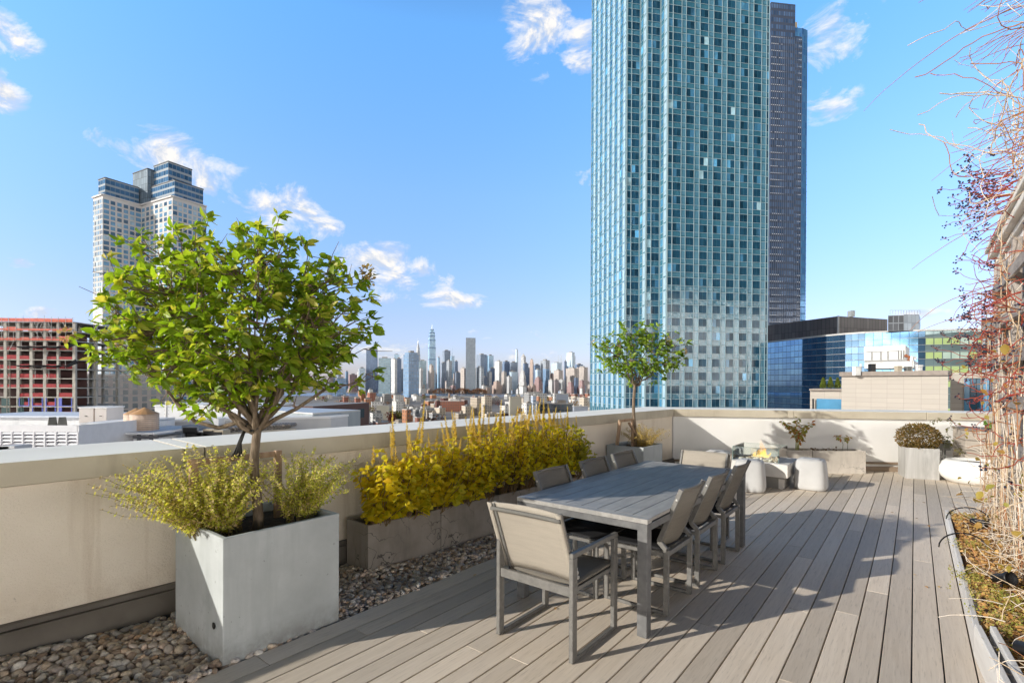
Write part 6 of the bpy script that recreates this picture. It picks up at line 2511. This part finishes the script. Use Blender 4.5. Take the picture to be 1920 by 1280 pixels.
for py, kk in ((672, .96), (650, .9), (636, .82), (628, .72), (622, .50), (616, .38)):
    z1_ = far(808, py, Y)[1]
    mb.prism(shrink(pl_, k), z, z1_, 0, 0, bay=10, storey=12)
    mb.prism(shrink(pl_, k * 1.01), z1_ - 7, z1_ - 1, 1, 1)
    z, k = z1_, kk
mb.build('shaft', [F_['sky'], mat('blue_band', (.12, .22, .38), None, .3)], r)
cx = sum(p[0] for p in pl_) / 4
cy = sum(p[1] for p in pl_) / 4
MB().tube([(cx, cy, z), (cx, cy, far(808, 607, Y)[1])], [1.6, .3], 6).build('mast', mat('steel_spire', (.55, .55, .56)), r)
for (px, y0, y1, lb) in ((1046.5, 679, 665, 'first'), (1050, 679, 665, 'second'), (1053, 679, 666, 'third')):
    x, z0 = far(px, y0, 2690)
    _, z1_ = far(px, y1, 2690)
    o = MB().tube([(x, 2690, z0 - 3), (x, 2690, z1_)], [2.2, .8], 5).build('roof_mast', mat('mast_grey', (.5, .55, .6)))
    tag(o, lb + ' from the left of three masts on the greenish glass tower', 'mast', 'masts on the greenish glass tower')
# nameless infill behind, all alike
for i in range(105):
    px = 610 + 500 * random.random()
    w = random.uniform(6, 14)
    top = random.uniform(696, 726) if i % 3 else random.uniform(686, 706)
    sky_tower('distant mid-rise block in the crowded skyline across the river', px, px + w, top, random.choice(('navy', 'slate', 'beige', 'pale', 'brown', 'tan', 'blue', 'beige')), random.uniform(2250, 3300),
              random.uniform(.3, .6), random.uniform(20, 40), group='distant mid-rise blocks across the river', name='mid_rise_block')
for i in range(26):
    px = 635 + 470 * random.random()
    sky_tower('low waterfront block across the river', px, px + random.uniform(5, 12), random.uniform(722, 733), random.choice(('pale', 'tan', 'beige', 'brick', 'white', 'slate')), random.uniform(1990, 2120),
              random.uniform(.35, .6), random.uniform(20, 40), group='low waterfront blocks across the river', name='waterfront_block')

# ---------------------------------------------------------------- low quarter between the roof and the river
LOWM = {
    'red': facade('low_red_brick', (.33, .13, .085), (.05, .05, .05), .38, .45, .5, .3), 'rust': facade('low_orange_brick', (.42, .19, .10), (.07, .06, .05), .36, .45, .5, .3),
    'maroon': facade('low_maroon_brick', (.17, .07, .06), (.03, .03, .035), .38, .45, .5, .3), 'cream': facade('low_cream', (.58, .50, .40), (.12, .11, .1), .36, .45, .5, .3),
    'white': facade('low_white', (.68, .67, .65), (.10, .11, .12), .36, .42, .5, .3), 'grey': facade('low_grey', (.36, .36, .36), (.08, .09, .1), .5, .5, .5, .3),
    'tan': facade('low_tan', (.44, .37, .29), (.1, .09, .08), .4, .45, .5, .3), 'dark': facade('low_dark', (.12, .12, .13), (.05, .07, .08), .6, .6, .5, .2),
    'blue': facade('low_blue_white', (.55, .60, .68), (.20, .28, .40), .7, .5, .5, .3),
    'blank': mat('low_blank_wall', (.36, .34, .28), (.42, .40, .34), .9, .03), 'bluegrey': mat('low_blue_grey_wall', (.27, .30, .36), (.31, .34, .40), .8, .03),
}
LROOF = [mat('roof_white', (.62, .62, .61), (.52, .52, .51), .8, .05), mat('roof_grey', (.30, .29, .28), (.22, .22, .22), .85, .05), mat('roof_tan', (.44, .38, .31), (.36, .31, .26), .85, .05), mat('roof_red', (.42, .13, .09), (.36, .12, .08), .8, .05)]
M_LTRIM = mat('low_parapet', (.50, .48, .45), (.42, .40, .38), .85, .1)


def low(label, a, b, top, bot, style, Y=None, rm=0, fl=.3, yaw=24, group=None, clutter=2, cell=3.4, depth=None, name='house'):
    """block spanning image columns a..b at distance Y"""
    x0, zt = far(a, top, Y)
    x1, _ = far(b, top, Y)
    pl = rect_plan(x0, x1, Y, R(yaw), fl)
    if depth:
        c, s = math.cos(R(yaw)), math.sin(R(yaw))
        pl[0] = (pl[1][0] - s * depth, pl[1][1] + c * depth)
        pl[3] = (pl[2][0] - s * depth, pl[2][1] + c * depth)
    mb = MB()
    mb.prism(pl, GZ, zt, 0, 1, bay=cell, storey=cell)
    for i in (0, 1):
        p, q = pl[i], pl[i + 1]
        mb.bar((*p, zt + .25), (*q, zt + .25), .5, .7, 2)
    cx, cy = sum(p[0] for p in pl) / 4, sum(p[1] for p in pl) / 4
    w = min(math.dist(pl[0], pl[1]), math.dist(pl[1], pl[2]))
    for i in range(clutter):
        u, v = random.uniform(-.25, .25) * w, random.uniform(-.25, .25) * w
        h = random.uniform(.8, 3.0)
        s_ = random.uniform(.06, .16) * w + .5
        mb.box((cx + u, cy + v, zt + h / 2), (s_ * 2, s_ * 1.5, h), R(yaw), 3)
    o = mb.build(name, [LOWM[style], LROOF[rm], M_LTRIM, LROOF[random.choice((0, 1, 2))]])
    tag(o, label, 'building', group)
    return o


LW = [
    ('tan flat-roofed building with sunken roof light under the big tree', 636, 672, 768, 0, 'tan', 430, 2, .75, 35, 3),
    ('low blue-white shed with dark doors just beyond the parapet', 612, 668, 787, 0, 'blue', 330, 0, .25, 12, 4),
    ('blank olive-grey block in the middle of the low quarter', 703, 729, 760.5, 0, 'blank', 560, 1, .12, 12, 1),
    ('white block with a row of dark windows behind the blank olive-grey one', 689, 716, 753.5, 0, 'white', 700, 0, .3, 18, 4),
    ('long white building right of the blank olive-grey block', 728, 755, 753, 0, 'white', 640, 0, .55, 26, 2),
    ('orange brick house with white roof edge', 751, 769, 768, 0, 'rust', 400, 0, .62, 38, 1),
    ('grey house right of the orange brick one', 772, 786, 769, 0, 'grey', 410, 0, .5, 30, 2),
    ('dark grey house with white roof right of the grey one', 785, 798, 769, 0, 'grey', 405, 1, .25, 22, 1),
    ('bright red-roofed shed below the grey houses', 775, 793, 783, 0, 'red', 345, 3, .4, 24, 0),
    ('long red brick range with white window row', 821, 870, 752, 0, 'red', 720, 3, .1, 8, 3),
    ('dark tan loft building with arched openings', 880, 902, 746, 0, 'tan', 640, 1, .65, 34, 2),
    ('pale cream building right of the dark loft', 901, 922, 744, 0, 'cream', 700, 0, .4, 26, 3),
    ('white-roofed houses row, left part', 1000, 1012, 757, 0, 'white', 520, 0, .5, 30, 2),
    ('flat grey-brown blank block in the right low quarter', 954, 978, 744, 0, 'blank', 560, 1, .1, 14, 1),
    ('wide grey block with square window grid', 983, 1026, 738, 0, 'grey', 760, 0, .2, 12, 5),
    ('white cubic house under the window-grid block', 980, 998, 756, 0, 'white', 480, 0, .4, 26, 1),
    ('striped blue-white block right of the white cubic house', 996, 1006, 742, 0, 'blue', 520, 0, .3, 22, 1),
    ('orange house beside the striped block', 1006, 1013, 743, 0, 'rust', 560, 2, .5, 30, 1),
    ('dark modern block with terraces', 1008, 1024, 757, 0, 'dark', 420, 1, .3, 22, 2),
    ('blue-grey block with slanted stair roof near the glass tower', 1041, 1066, 738.5, 0, 'bluegrey', 470, 1, .08, 10, 1),
    ('white-edged tall slab end left of the blue-grey block', 1037, 1043, 738, 0, 'white', 462, 0, .4, 24, 0),
    ('long low glazed dark building near the glass tower', 1026, 1076, 757, 0, 'dark', 400, 1, .2, 14, 3),
    ('blank blue-grey wall next to the foot of the glass tower', 1075, 1103, 762, 0, 'bluegrey', 380, 1, .05, 8, 1),
    ('cream brick block with setback beside the glass tower', 1088, 1102, 746, 0, 'cream', 620, 0, .5, 30, 2),
    ('pink brick block under the big tree, left of the cream one', 639, 652, 744, 0, 'red', 780, 0, .45, 28, 2),
    ('second pink brick block with rows of windows', 661, 675, 746, 0, 'red', 760, 0, .45, 28, 2),
    ('orange terracotta block behind the white houses', 667, 684, 733, 0, 'rust', 980, 2, .6, 35, 2),
    ('red-brown terracotta block next to the orange one', 684, 703, 736, 0, 'red', 960, 2, .5, 30, 2),
    ('white stepped block before the rounded blue tower', 733, 756, 741, 0, 'white', 1000, 0, .35, 22, 3),
    ('grey concrete block left of the white stepped one', 712, 733, 739, 0, 'grey', 1020, 1, .4, 24, 3),
]
for lb, a, b, top, bot, st_, Y, rm, fl, yaw, cl_ in LW:
    low(lb, a, b, top, bot, st_, Y, rm, fl, yaw, None, cl_)
for i in range(150):
    t = (i / 150)
    Y = 390 + 1050 * t ** .9
    px = 575 + 540 * random.random()
    hgt = random.uniform(6, 13)
    zt = GZ + hgt
    top = 719 + (EYE - zt) / Y * FPX
    w = random.uniform(9, 22) * FPX / Y
    low('low city house among many in the quarter before the river', px, px + w, top, 0, random.choice(('red', 'white', 'cream', 'rust', 'grey', 'tan', 'maroon', 'white', 'cream', 'white')), Y, random.choice((0, 0, 1, 2, 0, 1)), random.uniform(.3, .6), random.uniform(20, 34), 'low city houses before the river', random.choice((1, 2, 3)))
# long dark viaduct roof by the water
x0, z0 = far(783, 741, 1450)
x1, _ = far(884, 742, 1450)
r = root('waterfront_shed', 'long low waterfront shed with dark roof line before the river', 'shed')
MB().bb(x0, x1, 1450, 1480, GZ, z0 - 6).build('wall', LOWM['blue'], r)
MB().bb(x0 - 5, x1 + 5, 1445, 1485, z0 - 5.9, z0 - 1.5).build('roof', LROOF[1], r)
x, zt = far(842.5, 737, 1300)
_, zb_ = far(842.5, 752, 1300)
r = root('smokestack', 'short brown smokestack by the waterfront shed', 'chimney', (x, 1300, GZ))
MB().lathe([(3.2, 0), (2.4, zt - GZ)], 12).build('stack', mat('stack_brown', (.25, .18, .14)), r)

# autumn trees: trunk and clumped crown
def city_tree(label, px, Y, h, w, cols, group, n=150):
    x, _ = far(px, 740, Y)
    r = root('autumn_tree', label, 'tree', (x, Y, GZ), 0, group)
    MB().tube([(0, 0, 0), (.2, 0, h * .55)], [.4, .2], 6).build('trunk', mat('city_bark', (.12, .09, .07)), r)
    P, D = [], []
    cl_ = [(random.gauss(0, .28) * w, random.gauss(0, .28) * w, h * random.uniform(.5, .88)) for _ in range(9)]
    for _ in range(n):
        c = random.choice(cl_)
        v = norm(rng.normal(0, 1, (1, 3)))[0]
        P.append(np.array(c) + v * w * .26 * random.random() ** .35)
        D.append(v + rng.normal(0, .5, 3))
    X, Y_, Z = frames(np.array(D))
    scatter('crown', *leaf_tpl(.45, .2, .2), P, X, Y_, Z, rng.uniform(.9, 1.7, len(P)) * (h / 10), cols, r)


TC = [leafmat('rust_city_leaf', [(.22, .09, .035), (.30, .14, .05), (.16, .07, .03)], .2), leafmat('orange_city_leaf', [(.34, .17, .04), (.40, .24, .06), (.26, .12, .03)], .2), leafmat('olive_city_leaf', [(.14, .14, .04), (.22, .2, .05), (.1, .1, .03)], .2), leafmat('maroon_city_leaf', [(.14, .05, .04), (.2, .07, .05), (.1, .04, .03)], .2)]
for i, (px, Y, h, w, c, lb) in enumerate(((816, 370, 15, 13, 0, 'rust-orange tree right of the grey houses'), (800, 372, 12, 9, 1, 'orange tree just right of the dark grey house'), (745, 480, 15, 9, 2, 'yellow-green tree left of the orange brick house'), (734, 470, 13, 9, 3, 'maroon tree before the blank olive-grey block'),
                                          (625, 420, 14, 15, 3, 'dark red tree left of the tan flat-roofed building'), (646, 460, 11, 10, 0, 'rust tree behind the tan flat-roofed building'), (700, 380, 9, 10, 3, 'maroon tree just above the parapet'), (722, 372, 8, 13, 1, 'low orange tree row above the parapet'), (740, 370, 8, 12, 2, 'olive tree above the parapet'),
                                          (600, 330, 11, 9, 2, 'dark olive tree left of the blue-white shed'), (904, 380, 9, 14, 1, 'orange tree among the yellow flower spikes'), (1070, 700, 15, 16, 1, 'orange tree above the blue-grey block'), (1036, 900, 18, 14, 2, 'olive tree beside the window-grid block'), (868, 420, 10, 9, 3, 'maroon tree among the right-hand houses'))):
    city_tree(lb, px, Y, h, w, TC[c], None, 260)
for i in range(46):
    city_tree('small autumn tree between the low city houses', 590 + 510 * random.random(), random.uniform(420, 1350), random.uniform(8, 13), random.uniform(7, 11), random.choice(TC), 'autumn trees between the low houses', 70)
# bare wood on the far bank
P, D = [], []
for c0, c1 in ((812, 848), (852, 884), (884, 912)):
    for _ in range(520):
        px = random.uniform(c0, c1)
        Y = random.uniform(1960, 2010)
        x, _ = far(px, 735, Y)
        hh_ = (9 + 11 * math.sin(PI * (px - c0) / (c1 - c0)) ** .6) * random.random() ** .5
        P.append((x, Y, GZ + hh_))
        D.append(rng.normal(0, 1, 3))
X, Y_, Z = frames(np.array(D))
o = scatter('far_bank_woods', *leaf_tpl(.5, .2, .2), P, X, Y_, Z, rng.uniform(3, 5.5, len(P)), leafmat('bare_wood', [(.24, .12, .07), (.30, .17, .1), (.2, .11, .07)], .1))
tag(o, kind='stuff')
SKYRAMP = [(0., (.34, .34, .54)), (.12, (.43, .42, .56)), (.34, (.53, .66, .80)), (.57, (.52, .86, 1.08)), (.75, (.36, .45, .55)), (1., (.25, .28, .30))]
CLOUDS = [(1020, 60, 120, 100, .85), (1085, 90, 80, 70, .85), (1560, 70, 100, 85, .72), (1625, 40, 60, 50, .5), (1560, 205, 75, 60, .8), (5, 60, 90, 65, .72), (10, 180, 60, 60, .8), (215, 270, 150, 40, .6), (330, 295, 160, 60, .75), (385, 335, 80, 50, .6), (540, 395, 120, 65, .85), (595, 425, 70, 45, .72), (440, 375, 45, 18, .5), (700, 500, 150, 60, .88), (790, 525, 100, 42, .82), (815, 558, 130, 28, .7), (35, 494, 40, 16, .75), (85, 590, 60, 22, .7), (940, 628, 150, 14, .42), (730, 655, 130, 26, .65), (1010, 665, 150, 14, .4), (1720, 588, 90, 14, .55), (1090, 330, 40, 34, .45), (500, 350, 60, 16, .5)]
# ---------------------------------------------------------------- daylight
SUN_EL = R(21.)
ld = (.487, .873)                           # where the light travels, terrace axes
sx, sy = tw(*ld)
az = math.atan2(-sx, -sy)                   # compass bearing of the sun from +Y, clockwise
sun = bpy.data.lights.new('sun', 'SUN')
sun.energy = 5.0
sun.angle = R(.53)
sun.color = (1., .955, .87)
so = bpy.data.objects.new('sun', sun)
COL.objects.link(so)
d = Vector((sx * math.cos(SUN_EL), sy * math.cos(SUN_EL), -math.sin(SUN_EL)))
so.rotation_euler = d.to_track_quat('-Z', 'Y').to_euler()
so.location = (-40, -20, 60)

w = bpy.data.worlds.new('World')
scene.world = w
w.use_nodes = True
t = w.node_tree
bg = t.nodes['Background']


class WN(NT):
    def __init__(s):
        s.t = t


s = WN()
skyn = s.n('TexSky', sky_type='NISHITA', sun_disc=False, sun_elevation=SUN_EL, sun_rotation=az % (2 * PI), air_density=1., dust_density=.6, ozone_density=1.6)
tc = s.n('TexCoord').outputs['Generated']
dirn = s.n('VectorMath', {0: tc}, operation='NORMALIZE').outputs[0]
sp3 = s.n('SeparateXYZ', {0: dirn})
dx, dy, dz = sp3.outputs
# colour of the clear air by height above the horizon; deeper blue away from the sun, plain elsewhere
gain = s.ramp(s.math('MAXIMUM', dz, 0.), SKYRAMP)
gain = s.n('VectorMath', {0: gain, 3: 4.}, operation='SCALE').outputs[0]
gain = s.mix(s.maprange(dy, .25, .6), (.5, .48, .45), gain)
air = s.mix(1., skyn.outputs[0], gain, 'MULTIPLY')
# clouds as soft patches on the sky: bearing, elevation, half width, half height (degrees), density
azd = s.math('MULTIPLY', s.math('ARCTAN2', dx, dy), 180 / PI)
eld = s.math('MULTIPLY', s.math('ARCSINE', dz), 180 / PI)
tot = None
for (px, py, wx, wy, den) in CLOUDS:
    x, y, z = ray(px, py)
    L = math.sqrt(x * x + y * y + z * z)
    a0, e0 = math.degrees(math.atan2(x, y)), math.degrees(math.asin(z / L))
    k = math.degrees(1 / FPX) * (y / L) ** 1.5
    u = s.math('MULTIPLY', s.math('SUBTRACT', azd, a0), 1 / (wx * k))
    v = s.math('MULTIPLY', s.math('SUBTRACT', eld, e0), 1 / (wy * k))
    q = s.math('ADD', s.math('MULTIPLY', u, u), s.math('MULTIPLY', v, v))
    q = s.math('MULTIPLY', s.maprange(q, 0, 1, 1, 0), den)
    tot = q if tot is None else s.math('MAXIMUM', tot, q)
fill_band = s.math('MULTIPLY', s.maprange(dy, .5, .1), s.maprange(dz, .10, .22, .85, 0))    # bright band added low on the unseen horizon to fill the shade
tot = s.math('MAXIMUM', tot, fill_band)
sv = s.n('Mapping', {'Vector': dirn, 'Scale': (1, 1, 1.6), 'Rotation': (0, R(-14), 0)}).outputs[0]
n1 = s.noise(sv, 12., 7, .64, .5)
sv2 = s.n('VectorMath', {0: sv, 1: (-.008, 0, .014)}, operation='ADD').outputs[0]
n2 = s.noise(sv2, 12., 4, .6, .5)
cl = s.math('ADD', tot, s.math('MULTIPLY', s.math('SUBTRACT', n1, .5), 3.4))
cl = s.maprange(cl, .42, 1.12)
cl = s.math('MULTIPLY', cl, s.maprange(tot, .0, .3))
shade = s.maprange(s.math('SUBTRACT', n1, n2), -.05, .05)
ccol = s.mix(shade, (6.6, 7.3, 8.6), (10.3, 10.0, 9.7))
ccol = s.mix(s.maprange(dy, .45, .1), ccol, (98., 92., 85.))  # added fill light: out of view, far brighter than the visible clouds
final = s.mix(cl, air, ccol)
s.t.links.new(final, bg.inputs[0])
bg.inputs[1].default_value = .1

scene.view_settings.view_transform = 'Standard'
scene.view_settings.look = 'None'
scene.view_settings.exposure = 0
scene.view_settings.gamma = 1
scene.render.engine = 'CYCLES'
scene.cycles.max_bounces = 6
scene.cycles.diffuse_bounces = 3
scene.cycles.transparent_max_bounces = 12
scene.cycles.use_denoising = True
scene.cycles.sample_clamp_indirect = 6.
